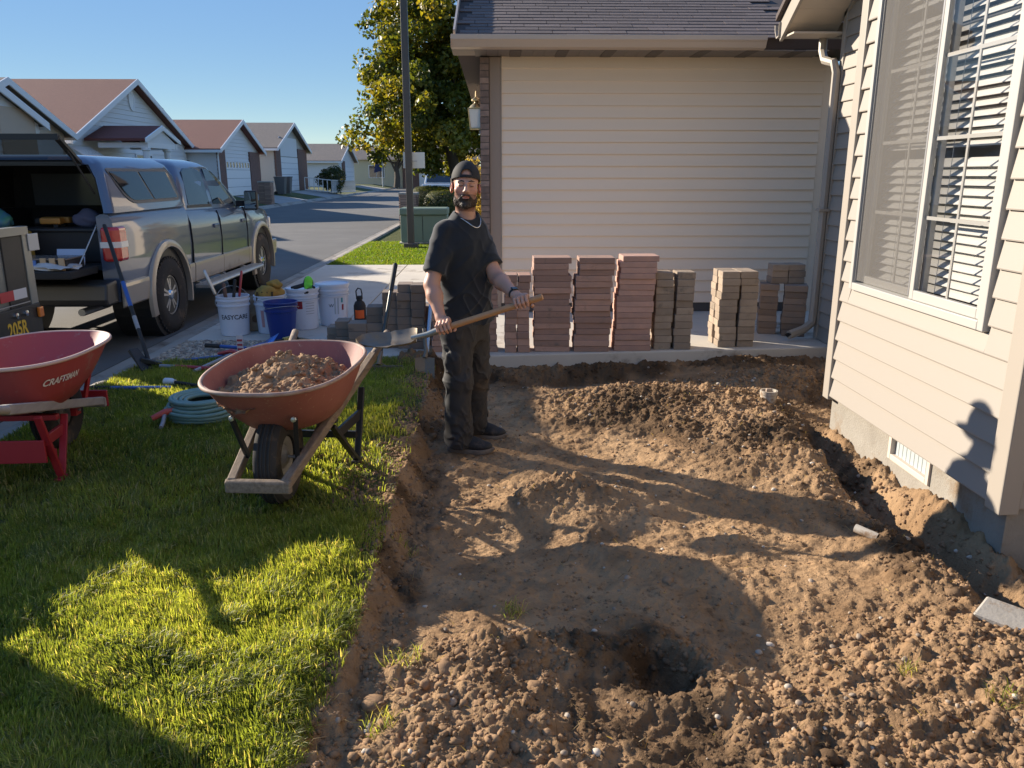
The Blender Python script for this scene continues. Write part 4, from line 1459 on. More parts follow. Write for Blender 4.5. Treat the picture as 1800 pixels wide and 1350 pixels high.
def brick_pillar(name, label, x, y, z, w, hgt, cap=True):
    p = thing(name, label, "pillar", (x, y, z))
    MB().bx(-w / 2 + 0.01, w / 2 - 0.01, -w / 2 + 0.01, w / 2 - 0.01, 0, hgt).build("mortar", MATS["mortar"], p)
    n = max(2, int(w / 0.21))
    bl = w / n
    me1 = MB().bx(-bl / 2 + 0.006, bl / 2 - 0.006, -0.05, 0.02, 0, 0.062).mesh("brick", mat("pinkish brick", (0.33, 0.22, 0.17), rough=0.9, rand=0.25))
    rows = int(hgt / 0.075)
    for r_ in range(rows):
        for f in range(4):
            for i in range(n):
                u = -w / 2 + bl * (i + 0.5)
                a = f * PI / 2
                lx_, ly_ = u, -w / 2 + 0.02
                put("brick", me1, p, loc=(lx_ * math.cos(a) - ly_ * math.sin(a), lx_ * math.sin(a) + ly_ * math.cos(a), 0.01 + r_ * 0.075), rot=(0, 0, a))
    MB().bx(-w / 2 - 0.04, w / 2 + 0.04, -w / 2 - 0.04, w / 2 + 0.04, hgt, hgt + 0.07).build("cap", mat("pillar cap", (0.42, 0.38, 0.33), rough=0.8), p, bevel=0.01)
    return p


brick_pillar("brick_pillar", "brick pillar at the far kerb before the grey house", -11.95, 43.2, 0.12, 0.6, 1.15)
brick_pillar("mailbox_pillar", "short tan brick mailbox pillar beside the clipped hedge", -2.72, 26.0, 0.1, 0.52, 0.98)
rail_m = mat("white railing", (0.6, 0.6, 0.58), rough=0.5)
rl = thing("railing", "white metal railing in front of the low grey house", "railing", (-12, 62, 0.3))
RP = [(-13.9, 60.6, 0.45), (-12.0, 60.9, 0.25), (-11.75, 69.5, 0.12)]
for a, b in zip(RP, RP[1:]):
    for zz in (0.15, 1.0):
        MB().bar((a[0], a[1], a[2] + zz), (b[0], b[1], b[2] + zz), 0.06, 0.06).build("rail", rail_m, rl, ws=True)
    d = (Vector(b) - Vector(a))
    n = max(2, int(d.length / 0.32))
    for i in range(n + 1):
        p = Vector(a) + d * (i / n)
        put("baluster", MB().bx(-0.025, 0.025, -0.025, 0.025, 0.1, 1.0).mesh("baluster", rail_m) if i == 0 else bal, rl, True, loc=p)
        bal = [c for c in rl.children if c.name.startswith("baluster")][-1].data

# leafy things ------------------------------------------------------
leafm = leaf_mat("leaf", trans=0.38, rough=0.45)


def leaf_cards(centers, normals, size, cols, seed, up=0.35):
    g = np.random.default_rng(seed)
    n = len(centers)
    nr = normals + g.normal(0, 0.7, (n, 3)) + np.array([0, 0, up])
    nr /= np.linalg.norm(nr, axis=1)[:, None]
    t = np.cross(nr, g.normal(size=(n, 3)))
    t /= np.linalg.norm(t, axis=1)[:, None]
    b = np.cross(nr, t)
    s = size[:, None]
    c = centers
    droop = nr * s * 0.18
    V = np.stack([c - t * s * 0.55, c - b * s * 0.42 - droop, c + t * s * 0.6, c + b * s * 0.42 - droop], 1).reshape(-1, 3)
    o_ = (np.arange(n) * 4)[:, None]
    T = np.concatenate([o_ + np.array([[0, 1, 2]]), o_ + np.array([[0, 2, 3]])], 0)
    return V, T, np.repeat(cols, 4, 0)


def crown_mesh(name, clumps, per, rad, size, pal, seed, flat=0.85):
    """clumps (n,3); leaves gathered on the outside of each clump"""
    g = np.random.default_rng(seed)
    n = len(clumps)
    cen = np.repeat(clumps, per, 0)
    d = g.normal(size=(n * per, 3))
    d /= np.linalg.norm(d, axis=1)[:, None]
    r_ = rad * (0.35 + 0.75 * g.random(n * per) ** 0.6)
    rs = np.repeat(g.uniform(0.7, 1.3, n), per)
    pos = cen + d * (r_ * rs)[:, None] * np.array([1, 1, flat])
    pal = np.array(pal)
    ci = np.repeat(g.random(n), per) * 0.55 + g.random(n * per) * 0.45
    f = ci * (len(pal) - 1)
    i0 = np.clip(f.astype(int), 0, len(pal) - 2)
    cols = pal[i0] * (1 - (f - i0)[:, None]) + pal[i0 + 1] * (f - i0)[:, None]
    cols = cols * g.uniform(0.75, 1.25, (n * per, 1))
    sz = size * g.uniform(0.65, 1.3, n * per)
    V, T, C = leaf_cards(pos, d, sz, cols, seed + 1)
    return np_mesh(name, V, T, leafm, False, C)


bark_m = mat("bark", (0.10, 0.08, 0.065), rough=0.95, bump=(40, 0.9, 0.02))


def tree(name, label, base, trunk_top, crown_c, crown_r, nclump, per, rad, size, pal, seed, trunk_r=0.17, limbs=7, shape=None):
    t = thing(name, label, "tree", base)
    g = np.random.default_rng(seed)
    b = Vector(base)
    tp = Vector(trunk_top)
    tm = MB().tube([b, b.lerp(tp, 0.4) + Vector((0.08, 0.05, 0)), b.lerp(tp, 0.75), tp], [trunk_r * 1.25, trunk_r, trunk_r * 0.8, trunk_r * 0.55], 10)
    tm.build("trunk", bark_m, t, smooth=60, ws=True)
    cc = np.array(crown_c)
    cr = np.array(crown_r)
    d = g.normal(size=(nclump * 3, 3))
    d /= np.linalg.norm(d, axis=1)[:, None]
    rr_ = g.random(nclump * 3) ** 0.42
    cl = cc + d * rr_[:, None] * cr * (1 + 0.22 * np.sin(d[:, :1] * 5 + seed) * np.cos(d[:, 2:] * 4))
    if shape is not None:
        cl = cl[shape(cl)]
    cl = cl[:nclump]
    for i in range(limbs):
        e = Vector(cl[i * (len(cl) // limbs)])
        s = b.lerp(tp, 0.55 + 0.45 * i / limbs)
        mdl = s.lerp(e, 0.5) + Vector((0, 0, 0.3))
        MB().tube([s, mdl, e], [trunk_r * 0.45, trunk_r * 0.28, trunk_r * 0.1], 7).build("limb", bark_m, t, smooth=60, ws=True)
    put("crown", crown_mesh("crown", cl.astype(np.float32), per, rad, size, pal, seed), t, True)
    return t


MAPLE = [(0.04, 0.062, 0.016), (0.07, 0.095, 0.02), (0.13, 0.14, 0.024), (0.25, 0.22, 0.03), (0.30, 0.22, 0.04)]
tree("maple_tree", "big maple turning yellow beyond the lamp post and garage", (-1.3, 31, 0.1), (-1.9, 31, 4.2), (-2.15, 31, 5.3), (3.5, 3.0, 3.9), 290, 150, 0.5, 0.155, MAPLE, 3, 0.22, 9,
     shape=lambda c: (c[:, 2] > 1.9) & (c[:, 0] > -5.5 + 0.28 * np.abs(c[:, 2] - 2.8)))
tree("street_tree", "leafy street tree in front of the cream bungalow", (-10.9, 92, 0.2), (-10.9, 92, 3.0), (-10.0, 92, 5.6), (4.2, 3, 3.0), 60, 90, 0.8, 0.3, MAPLE, 8, 0.3, 5)
tree("street_tree", "dark green tree behind the brown brick bungalow", (-3.5, 112, 0.2), (-3.5, 112, 4), (-3.0, 112, 6.0), (7.5, 3, 5.0), 80, 90, 1.0, 0.35, [(0.02, 0.035, 0.008), (0.035, 0.05, 0.01), (0.06, 0.07, 0.015)], 9, 0.35, 4)
tree("street_tree", "small bare topped tree behind the red roofed houses", (-27, 62, 0.4), (-27, 62, 4), (-27, 62, 5.3), (2.6, 2.2, 2.4), 36, 70, 0.5, 0.25, [(0.06, 0.05, 0.02), (0.09, 0.06, 0.03)], 12, 0.2, 5)
tree("golden_shrub", "yellow leafed shrub between the man and the garage corner", (-0.34, 16.1, 0.14), (-0.32, 16.1, 1.0), (-0.32, 16.1, 1.15), (0.33, 0.5, 0.85), 60, 60, 0.14, 0.05, [(0.10, 0.09, 0.02), (0.30, 0.22, 0.06), (0.42, 0.33, 0.14)], 14, 0.03, 5)
tree("rose_bush", "rounded rose bush behind the white railing", (-12.6, 63.5, 0.3), (-12.6, 63.5, 1.2), (-12.6, 63.5, 1.35), (1.0, 1.9, 0.85), 50, 60, 0.3, 0.14, [(0.03, 0.045, 0.012), (0.05, 0.065, 0.02), (0.16, 0.12, 0.08)], 15, 0.05, 5)


def hedge(name, label, x0, x1, y0, y1, z0, z1, seed):
    h = thing(name, label, "hedge", ((x0 + x1) / 2, (y0 + y1) / 2, z0))
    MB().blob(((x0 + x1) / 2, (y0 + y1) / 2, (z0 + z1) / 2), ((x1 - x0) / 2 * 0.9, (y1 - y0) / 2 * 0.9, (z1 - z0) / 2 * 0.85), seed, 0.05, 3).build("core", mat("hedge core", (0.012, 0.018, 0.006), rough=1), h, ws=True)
    g = np.random.default_rng(seed)
    n = 9000
    d = g.normal(size=(n, 3))
    d = d / (np.abs(d) ** 4).sum(1)[:, None] ** 0.25
    r_ = 0.9 + 0.13 * g.random(n) + 0.04 * np.sin(d[:, 0] * 7) * np.cos(d[:, 1] * 6)
    pos = np.array([(x0 + x1) / 2, (y0 + y1) / 2, (z0 + z1) / 2]) + d * r_[:, None] * np.array([(x1 - x0) / 2, (y1 - y0) / 2, (z1 - z0) / 2])
    cols = np.array([(0.04, 0.06, 0.012), (0.075, 0.09, 0.018), (0.13, 0.12, 0.03)])[g.integers(0, 3, n)] * g.uniform(0.7, 1.2, (n, 1))
    V, T, C = leaf_cards(pos, d / np.linalg.norm(d, axis=1)[:, None], np.full(n, 0.055), cols, seed)
    put("foliage", np_mesh("foliage", V, T, leafm, False, C), h, True)


hedge("clipped_hedge", "clipped green hedge behind the mailbox pillar, nearer one", -2.25, -0.6, 25.6, 27.4, 0.1, 1.18, 21)
hedge("clipped_hedge", "clipped green hedge farther along, partly hidden by the lamp post", -3.0, -1.6, 28.6, 31.0, 0.1, 1.27, 22)

# lamp post, blank sign, utility box
post_m = mat("brown post paint", (0.085, 0.072, 0.062), rough=0.45)
lp = thing("lamp_post", "tall brown square lamp post on the grass strip", "lamp post", (-1.83, 17.7, 0.14))
MB().bx(-0.07, 0.07, -0.07, 0.07, 0.06, 5.4).build("shaft", post_m, lp, bevel=0.012)
MB().bx(-0.15, 0.15, -0.15, 0.15, 0, 0.11).build("base", post_m, lp, bevel=0.01)
MB().lathe([(0.06, 5.4), (0.2, 5.55), (0.24, 5.9), (0.28, 5.92), (0.1, 6.05), (0, 6.1)], 14).build("lamp_head", post_m, lp)
sg = thing("road_sign", "blank white back of a sign fixed behind the lamp post", "sign", (-1.73, 17.79, 1.83))
MB().bx(-0.225, 0.235, 0, 0.008, 0.0, 0.33).build("plate", mat("sign back", (0.72, 0.73, 0.70), rough=0.4), sg, bevel=0.003)
MB().bx(-0.11, 0.07, -0.012, -0.001, 0.13, 0.16).build("bracket", mat("galvanised", (0.5, 0.5, 0.5)), sg)
ub = thing("utility_box", "green metal transformer box on a pad beside the lamp post", "utility box", (-1.68, 19.0, 0.14))
gm = mat("green box paint", (0.19, 0.25, 0.19), rough=0.45)
MB().bx(-0.52, 0.62, -0.4, 0.4, 0.0, 0.05).build("pad", conc_m, ub)
MB().bx(-0.48, 0.58, -0.36, 0.36, 0.05, 0.66).build("cabinet", gm, ub, bevel=0.02)
MB().prism([(-0.5, -0.40), (0.6, -0.40), (0.6, 0.38), (-0.5, 0.38)], 0.66, 0.82, 'Z').build("lid", gm, ub, bevel=0.03)
MB().bx(0.02, 0.03, -0.366, -0.36, 0.1, 0.64).build("door_seam", dark_m, ub)
# flag pole and flags
fp = thing("flagpole", "white flagpole with a dark blue flag at the cream bungalow", "flagpole", (-12.2, 90, 0.3))
MB().tube([(0, 0, 0), (0, 0, 3.1)], 0.06, 8).build("pole", rail_m, fp)
MB().add([(-0.05, 0, 3.0), (-0.75, 0.1, 2.6), (-0.9, -0.05, 1.5), (-0.1, 0, 1.7), (-0.05, 0.03, 3.0), (-0.75, 0.13, 2.6), (-0.9, -0.02, 1.5), (-0.1, 0.03, 1.7)], [(0, 1, 2, 3), (7, 6, 5, 4), (0, 4, 5, 1), (1, 5, 6, 2), (2, 6, 7, 3), (3, 7, 4, 0)]).build("flag", mat("navy cloth", (0.02, 0.03, 0.09), rough=0.8), fp)
# white off-roader parked beyond the hedge
jp = thing("parked_car", "white boxy off-roader parked beyond the hedge", "car", (-2.9, 44, 0.12))
jw = mat("white car paint", (0.7, 0.72, 0.74), rough=0.25, coat=0.5)
MB().loft([[(x, -1.9 + 0.05 * (z > 0.9), z) for x, z in ((-0.85, 0.45), (0.85, 0.45), (0.88, 0.75), (0.82, 1.08), (-0.82, 1.08), (-0.88, 0.75))],
           [(x, 1.9, z) for x, z in ((-0.85, 0.45), (0.85, 0.45), (0.88, 0.75), (0.82, 1.12), (-0.82, 1.12), (-0.88, 0.75))]]).build("body", jw, jp, bevel=0.05)
MB().loft([[(x, -0.75 if z < 1.3 else -0.25, z) for x, z in ((-0.8, 1.1), (0.8, 1.1), (0.68, 1.75), (-0.68, 1.75))],
           [(x, 1.85, z) for x, z in ((-0.8, 1.1), (0.8, 1.1), (0.68, 1.8), (-0.68, 1.8))]]).build("cabin", jw, jp, bevel=0.04)
MB().add([(-0.68, -0.72, 1.16), (0.68, -0.72, 1.16), (0.6, -0.3, 1.68), (-0.6, -0.3, 1.68), (-0.68, -0.74, 1.16), (0.68, -0.74, 1.16), (0.6, -0.32, 1.68), (-0.6, -0.32, 1.68)], [(0, 1, 2, 3), (7, 6, 5, 4), (0, 4, 5, 1), (1, 5, 6, 2), (2, 6, 7, 3), (3, 7, 4, 0)]).build("windscreen", fglass, jp)
MB().bx(-0.75, 0.75, -1.96, -1.9, 0.55, 0.95).build("grille", dark_m, jp)
for sx in (-1, 1):
    for sy in (-1.25, 1.25):
        MB().lathe([(0.36, -0.12), (0.38, 0), (0.36, 0.12)], 16, axis='X').xf(Matrix.Translation((sx * 0.8, sy, 0.38))).build("wheel", MATS["black rubber"], jp)
    MB().lathe([(0.1, 0), (0.09, -0.04), (0, -0.05)], 12, axis='Y').xf(Matrix.Translation((sx * 0.58, -1.91, 0.8))).build("headlight", frost_m, jp)
# ================================================================== PICKUP AND TRAILER
paint_m = mat("blue grey truck paint", (0.085, 0.12, 0.195), rough=0.32, metal=0.25, coat=1.0, spec=0.5)
beige_m = mat("beige lower paint", (0.42, 0.36, 0.29), rough=0.35, metal=0.2, coat=0.6, dirt=((0.2, 0.15, 0.1), 2.5, 0.42))
rub_m = mat("tyre rubber", (0.035, 0.032, 0.030), rough=0.9, bump=(60, 0.4, 0.004), dirt=((0.12, 0.085, 0.06), 5, 0.45))
alloy_m = mat("alloy rim", (0.56, 0.53, 0.48), rough=0.35, metal=0.25)
chrome_m = mat("chrome", (0.7, 0.7, 0.7), rough=0.12, metal=1.0)
blackpl_m = mat("black plastic", (0.022, 0.022, 0.023), rough=0.5)
tint_m = mat("tinted truck glass", (0.010, 0.014, 0.022), rough=0.03, spec=0.65)
alu_m = mat("aluminium", (0.55, 0.55, 0.54), rough=0.35, metal=0.8)
liner_m = mat("dark bed liner", (0.025, 0.025, 0.027), rough=0.85)
red_lens = mat("red lens", (0.55, 0.02, 0.025), rough=0.15, coat=0.8)
clear_lens = mat("clear lens", (0.75, 0.74, 0.72), rough=0.2, coat=0.5)

truck = thing("pickup_truck", "blue grey crew cab pickup with beige lower sides and an opened bed cover", "pickup truck", (-4.49, 8.73, 0.04))


def rrect(y0, y1, w, z, r, n=5):
    """closed ring in plan: rounded rectangle x in +-w, y in y0..y1"""
    pts = []
    for cx, cyy, a0 in ((w - r, y0 + r, -90), (w - r, y1 - r, 0), (-w + r, y1 - r, 90), (-w + r, y0 + r, 180)):
        for i in range(n + 1):
            a = R(a0 + 90 * i / n)
            pts.append((cx + r * math.cos(a), cyy + r * math.sin(a), z))
    return pts


def section(y, w, zb, zt, crown=0.02):
    half = [(0, zb), (w * 0.9, zb), (w * 0.965, zb + 0.05), (w * 0.985, zb + 0.16), (w, (zb + zt) / 2 + 0.02), (w * 0.992, zt - 0.2), (w * 0.975, zt - 0.09), (w * 0.945, zt - 0.025), (w * 0.86, zt), (w * 0.4, zt + crown), (0, zt + crown)]
    return [(x, y, z) for x, z in half] + [(-x, y, z) for x, z in half[-2:0:-1]]


st = [(0.735, 0.972, 0.47, 1.29), (1.2, 0.98, 0.47, 1.28), (1.9, 0.985, 0.47, 1.265), (2.6, 0.985, 0.47, 1.255), (2.95, 0.985, 0.47, 1.25), (3.3, 0.985, 0.47, 1.235), (3.75, 0.975, 0.47, 1.20), (4.1, 0.95, 0.48, 1.15), (4.28, 0.91, 0.5, 1.06), (4.36, 0.86, 0.52, 0.92)]
body = MB().loft([section(*s) for s in st]).build("body", paint_m, truck, smooth=45)


def arch(o, yc, inner=True):
    boolean_cut(o, MB().lathe([(0.505, -1.2), (0.505, 1.2)] if not inner else [(0.505, -1.2), (0.505, 1.2)], 40, c=(0, yc, 0.43), axis='X'))


arch(body, 3.53)
body.data.polygons.foreach_set("use_smooth", np.ones(len(body.data.polygons), dtype=bool))
body.data.set_sharp_from_angle(angle=R(40))
# bed: two side walls with arches, floor, front wall
for s in (1, -1):
    rings = []
    for y, zt in ((-1.12, 1.315), (-0.9, 1.325), (-0.2, 1.325), (0.4, 1.32), (0.715, 1.315)):
        w = 0.978 if y > -1.0 else 0.965
        pr = [(0.80, 0.5), (w * 0.965, 0.5), (w * 0.985, 0.66), (w, 0.9), (w * 0.992, 1.12), (w * 0.972, zt - 0.05), (w * 0.94, zt), (0.84, zt), (0.80, zt - 0.02)]
        rings.append([(s * x, y, z) for x, z in pr])
    bs = MB().loft(rings).build("bed_side", paint_m, truck)
    boolean_cut(bs, MB().lathe([(0.505, 0.5), (0.505, 1.2)] if s > 0 else [(0.505, -1.2), (0.505, -0.5)], 40, c=(0, 0, 0.43), axis='X'))
    bs.data.polygons.foreach_set("use_smooth", np.ones(len(bs.data.polygons), dtype=bool))
    bs.data.set_sharp_from_angle(angle=R(38))
    # beige lower panels, flares, arch liners
    for (a, b_) in ((-1.13, -0.56), (0.56, 0.716), (0.74, 1.74), (1.75, 2.84), (2.85, 2.97), (4.08, 4.3)):
        MB().prism([(s * 0.955, 0.44), (s * 0.975, 0.46), (s * 0.992, 0.64), (s * 0.988, 0.675), (s * 0.96, 0.68)], a, b_, 'Y').build("lower_panel", beige_m, truck, bevel=0.004)
    for yc in (0, 3.53):
        rg = []
        for i in range(25):
            a = R(-18 + 216 * i / 24)
            c, sn = math.cos(a), math.sin(a)
            rg.append([(s * x, yc + r_ * c, 0.43 + r_ * sn) for x, r_ in ((0.955, 0.50), (1.012, 0.495), (1.018, 0.515), (1.0, 0.565), (0.965, 0.575))])
        MB().loft(rg).build("wheel_flare", beige_m, truck, smooth=50)
        MB().lathe([(0.5, s * 0.55), (0.5, s * 0.955)], 32, c=(0, yc, 0.43), axis='X').build("arch_liner", blackpl_m, truck)
    # side glass, seams, mirror, handles
    def gl(poly, name="side_window", m=tint_m):
        def X_(z):
            return float(np.interp(z, [1.24, 1.285, 1.60, 1.79, 1.85], [0.89, 0.885, 0.825, 0.765, 0.70]))
        MB().add([(s * (X_(z) + 0.006), y, z) for y, z in poly] + [(s * (X_(z) - 0.02), y, z) for y, z in poly],
                 [tuple(range(len(poly))), tuple(range(2 * len(poly) - 1, len(poly) - 1, -1))] + [(i, (i + 1) % len(poly), len(poly) + (i + 1) % len(poly), len(poly) + i) for i in range(len(poly))]).build(name, m, truck)
    gl([(0.98, 1.325), (1.7, 1.31), (1.7, 1.70), (1.45, 1.745), (1.18, 1.74), (1.08, 1.70)])
    gl([(1.82, 1.305), (2.62, 1.285), (2.58, 1.36), (2.28, 1.60), (2.1, 1.70), (1.98, 1.735), (1.82, 1.74)])
    gl([(0.93, 1.29), (1.74, 1.275), (1.745, 1.31), (0.94, 1.32)], "window_trim", blackpl_m)
    for yy in (0.725, 1.745, 2.845):
        MB().prism([(s * 0.93, 0.5), (s * 0.9805, 0.62), (s * 0.9915, 0.9), (s * 0.984, 1.12), (s * 0.95, 1.23), (s * 0.92, 1.23)], yy - 0.006, yy + 0.006, 'Y').build("door_seam", dark_m, truck)
    MB().box((s * 0.985, 1.58, 1.05), (0.03, 0.17, 0.05)).build("door_handle", paint_m, truck, bevel=0.012)
    MB().box((s * 0.985, 2.70, 1.05), (0.03, 0.17, 0.05)).build("door_handle", paint_m, truck, bevel=0.012)
    mm = MB().loft([[(s * 1.02, 2.62, 1.19), (s * 1.22, 2.62, 1.19), (s * 1.22, 2.62, 1.46), (s * 1.04, 2.62, 1.46)], [(s * 1.04, 2.76, 1.22), (s * 1.2, 2.74, 1.22), (s * 1.2, 2.74, 1.43), (s * 1.05, 2.76, 1.43)]]).build("wing_mirror", blackpl_m, truck, bevel=0.02)
    MB().bx(min(s * 1.045, s * 1.2), max(s * 1.045, s * 1.2), 2.612, 2.618, 1.215, 1.435).build("mirror_glass", mat("mirror glass", (0.25, 0.26, 0.27), rough=0.03, metal=1), mm)
    MB().bar((s * 0.9, 2.72, 1.28), (s * 1.06, 2.70, 1.28), 0.05, 0.08).build("mirror_arm", blackpl_m, truck)
    # running board
    rb = MB().prism([(s * 0.99, 0.385), (s * 1.145, 0.385), (s * 1.165, 0.405), (s * 1.15, 0.43), (s * 0.99, 0.43)], 0.66, 2.9, 'Y').build("running_board", alu_m, truck, bevel=0.006)
    for k_ in range(3):
        MB().bx(min(s * (1.01 + 0.045 * k_), s * (1.035 + 0.045 * k_)), max(s * (1.01 + 0.045 * k_), s * (1.035 + 0.045 * k_)), 0.68, 2.88, 0.431, 0.437).build("tread_strip", mat("worn aluminium", (0.4, 0.4, 0.39), rough=0.5, metal=0.6), rb)
    for yy in (0.85, 1.75, 2.6):
        MB().bar((s * 0.82, yy, 0.47), (s * 1.06, yy, 0.39), 0.06, 0.03).build("bracket", alu_m, truck)
    # tail light
    tl = MB().prism([(s * 0.83, -1.155), (s * 0.955, -1.15), (s * 0.993, -1.10), (s * 0.997, -0.95), (s * 0.96, -0.94), (s * 0.83, -1.0)], 0.88, 1.2, 'Z').build("tail_light", red_lens, truck, bevel=0.03, seg=3)
    MB().prism([(s * 0.828, -1.159), (s * 0.957, -1.154), (s * 0.997, -1.10), (s * 1.001, -0.965), (s * 0.96, -0.96), (s * 0.828, -1.0)], 1.01, 1.065, 'Z').build("reversing_lens", clear_lens, tl)
    MB().bx(min(s * 0.7, s * 0.9), max(s * 0.7, s * 0.9), 4.3, 4.37, 0.83, 1.02).build("headlight", clear_lens, truck, bevel=0.02)

MB().bx(-0.80, 0.80, -1.1, 0.72, 0.80, 0.845).build("bed_floor", liner_m, truck)
MB().bx(-0.80, 0.80, 0.69, 0.73, 0.845, 1.3).build("bed_front", liner_m, truck)
for s in (1, -1):
    MB().bx(min(s * 0.79, s * 0.799), max(s * 0.79, s * 0.799), -1.1, 0.69, 0.845, 1.31).build("bed_liner", liner_m, truck)
MB().bx(-0.76, 0.76, -1.62, -1.115, 0.775, 0.845).build("tailgate", liner_m, truck, bevel=0.012)
for s in (1, -1):
    MB().tube([(s * 0.79, -1.1, 1.22), (s * 0.74, -1.45, 0.85)], 0.006, 6).build("tailgate_cable", alu_m, truck)
MB().prism([(-1.38, 0.5), (-1.4, 0.56), (-1.36, 0.70), (-1.15, 0.72), (-1.15, 0.5)], -0.94, 0.94, 'X').build("rear_bumper", mat("dark bumper", (0.06, 0.056, 0.052), rough=0.35, metal=0.4), truck, bevel=0.02)
MB().tube([(0.62, -1.25, 0.42), (0.62, -0.7, 0.42)], 0.035, 10).build("exhaust_pipe", alu_m, truck)
MB().bx(-0.05, 0.05, -1.62, -1.2, 0.42, 0.5).build("tow_hitch", blackpl_m, truck)
# cab
cab = MB().loft([rrect(0.75, 3.05, 0.89, 1.24, 0.12), rrect(0.77, 2.95, 0.885, 1.285, 0.12), rrect(0.82, 2.46, 0.825, 1.58, 0.12), rrect(0.90, 2.14, 0.765, 1.755, 0.14), rrect(0.96, 2.0, 0.70, 1.81, 0.16), rrect(1.06, 1.88, 0.58, 1.845, 0.16), rrect(1.3, 1.6, 0.3, 1.86, 0.1)])
cab.build("cab", paint_m, truck, smooth=50)
MB().add([(-0.78, 2.93, 1.29), (0.78, 2.93, 1.29), (0.68, 2.17, 1.765), (-0.68, 2.17, 1.765), (-0.78, 2.95, 1.30), (0.78, 2.95, 1.30), (0.68, 2.19, 1.775), (-0.68, 2.19, 1.775)], [(0, 3, 2, 1), (4, 5, 6, 7), (0, 1, 5, 4), (1, 2, 6, 5), (2, 3, 7, 6), (3, 0, 4, 7)]).build("windscreen", tint_m, truck)
MB().bx(-0.85, 0.85, 4.32, 4.42, 0.5, 0.72).build("front_bumper", beige_m, truck, bevel=0.03)
MB().bx(-0.6, 0.6, 4.30, 4.385, 0.76, 1.05).build("grille", chrome_m, truck, bevel=0.02)
# bed cover with slanting front, hollowed; hatch swung up
tp = MB().loft([rrect(-1.12, 0.70, 0.955, 1.325, 0.05), rrect(-1.11, 0.69, 0.95, 1.36, 0.06), rrect(-1.09, 0.60, 0.895, 1.66, 0.08), rrect(-1.07, 0.54, 0.85, 1.77, 0.10), rrect(-1.03, 0.48, 0.77, 1.825, 0.14), rrect(-0.9, 0.38, 0.6, 1.85, 0.14)])
tpo = tp.build("bed_cover", paint_m, truck)
boolean_cut(tpo, MB().loft([rrect(-1.3, 0.58, 0.88, 1.30, 0.05), rrect(-1.3, 0.54, 0.83, 1.64, 0.05), rrect(-1.3, 0.48, 0.77, 1.76, 0.05)]))
tpo.data.polygons.foreach_set("use_smooth", np.ones(len(tpo.data.polygons), dtype=bool))
tpo.data.set_sharp_from_angle(angle=R(35))


def cover_x(z):
    return np.interp(z, [1.36, 1.66, 1.77], [0.95, 0.895, 0.85])


def rpoly(pts, r, n=4):
    out = []
    m = len(pts)
    for i in range(m):
        p, a, b = Vector(pts[i]), Vector(pts[i - 1]), Vector(pts[(i + 1) % m])
        rr_ = r[i] if isinstance(r, (list, tuple)) else r
        d0, d1 = (a - p).normalized(), (b - p).normalized()
        for k in range(n + 1):
            t = k / n
            out.append(tuple(p + d0 * rr_ * (1 - t) ** 2 + d1 * rr_ * t ** 2))
    return out


for s in (1, -1):
    def plate(poly, off, name, m, par):
        k = len(poly)
        vs = [(s * (float(cover_x(z)) + off), y, z) for y, z in poly] + [(s * (float(cover_x(z)) - 0.01), y, z) for y, z in poly]
        return MB().add(vs, [tuple(range(k)), tuple(range(2 * k - 1, k - 1, -1))] + [(i, (i + 1) % k, k + (i + 1) % k, k + i) for i in range(k)]).build(name, m, par)
    sw = plate(rpoly([(-1.0, 1.73), (0.44, 1.73), (0.56, 1.395), (-0.72, 1.395)], [0.06, 0.05, 0.07, 0.2]), 0.008, "cover_window", mat("grey window rubber", (0.16, 0.15, 0.14), rough=0.5), truck)
    plate(rpoly([(-0.95, 1.70), (-0.33, 1.70), (-0.15, 1.425), (-0.68, 1.425)], [0.03, 0.01, 0.01, 0.15]), 0.013, "pane", tint_m, sw)
    plate(rpoly([(-0.30, 1.70), (0.40, 1.70), (0.51, 1.425), (-0.11, 1.425)], [0.01, 0.03, 0.04, 0.01]), 0.012, "pane", tint_m, sw)
hx = MB()
HY0, HZ0, HY1, HZ1 = -1.09, 1.775, -1.50, 1.985
hatch = MB().bar((0.70, HY0, HZ0), (0.74, HY1, HZ1), 0.05, 0.03).bar((-0.70, HY0, HZ0), (-0.74, HY1, HZ1), 0.05, 0.03).bar((-0.76, HY1, HZ1), (0.76, HY1, HZ1), 0.03, 0.05).bar((-0.72, HY0, HZ0), (0.72, HY0, HZ0), 0.03, 0.05).build("hatch_frame", blackpl_m, truck)
MB().add([(-0.68, HY0 - 0.02, HZ0 + 0.01), (0.68, HY0 - 0.02, HZ0 + 0.01), (0.72, HY1 + 0.02, HZ1 - 0.01), (-0.72, HY1 + 0.02, HZ1 - 0.01)], [(0, 1, 2, 3)]).build("hatch_glass", glass_mat("smoked hatch glass", (0.35, 0.33, 0.30), 0.9, 0.9), hatch)
for s in (1, -1):
    MB().tube([(s * 0.80, -1.08, 1.5), (s * 0.72, -1.36, 1.93)], 0.009, 6).build("hatch_strut", blackpl_m, truck)
def ring_open(w, y1, z):
    return [(w, -1.10, z), (w, y1 - 0.05, z), (w - 0.05, y1, z), (-w + 0.05, y1, z), (-w, y1 - 0.05, z), (-w, -1.10, z)]


lin = MB().loft([ring_open(0.875, 0.575, 1.30), ring_open(0.825, 0.535, 1.64), ring_open(0.765, 0.475, 1.752)], closed_ring=False)
lin.add(ring_open(0.765, 0.475, 1.7525), [(0, 1, 2, 3, 4, 5)])
lin.build("cover_lining", liner_m, truck)
MB().bx(-0.6, 0.6, 0.44, 0.455, 1.34, 1.68).build("cover_front_window", mat("pale front pane", (0.10, 0.11, 0.12), rough=0.1), truck)

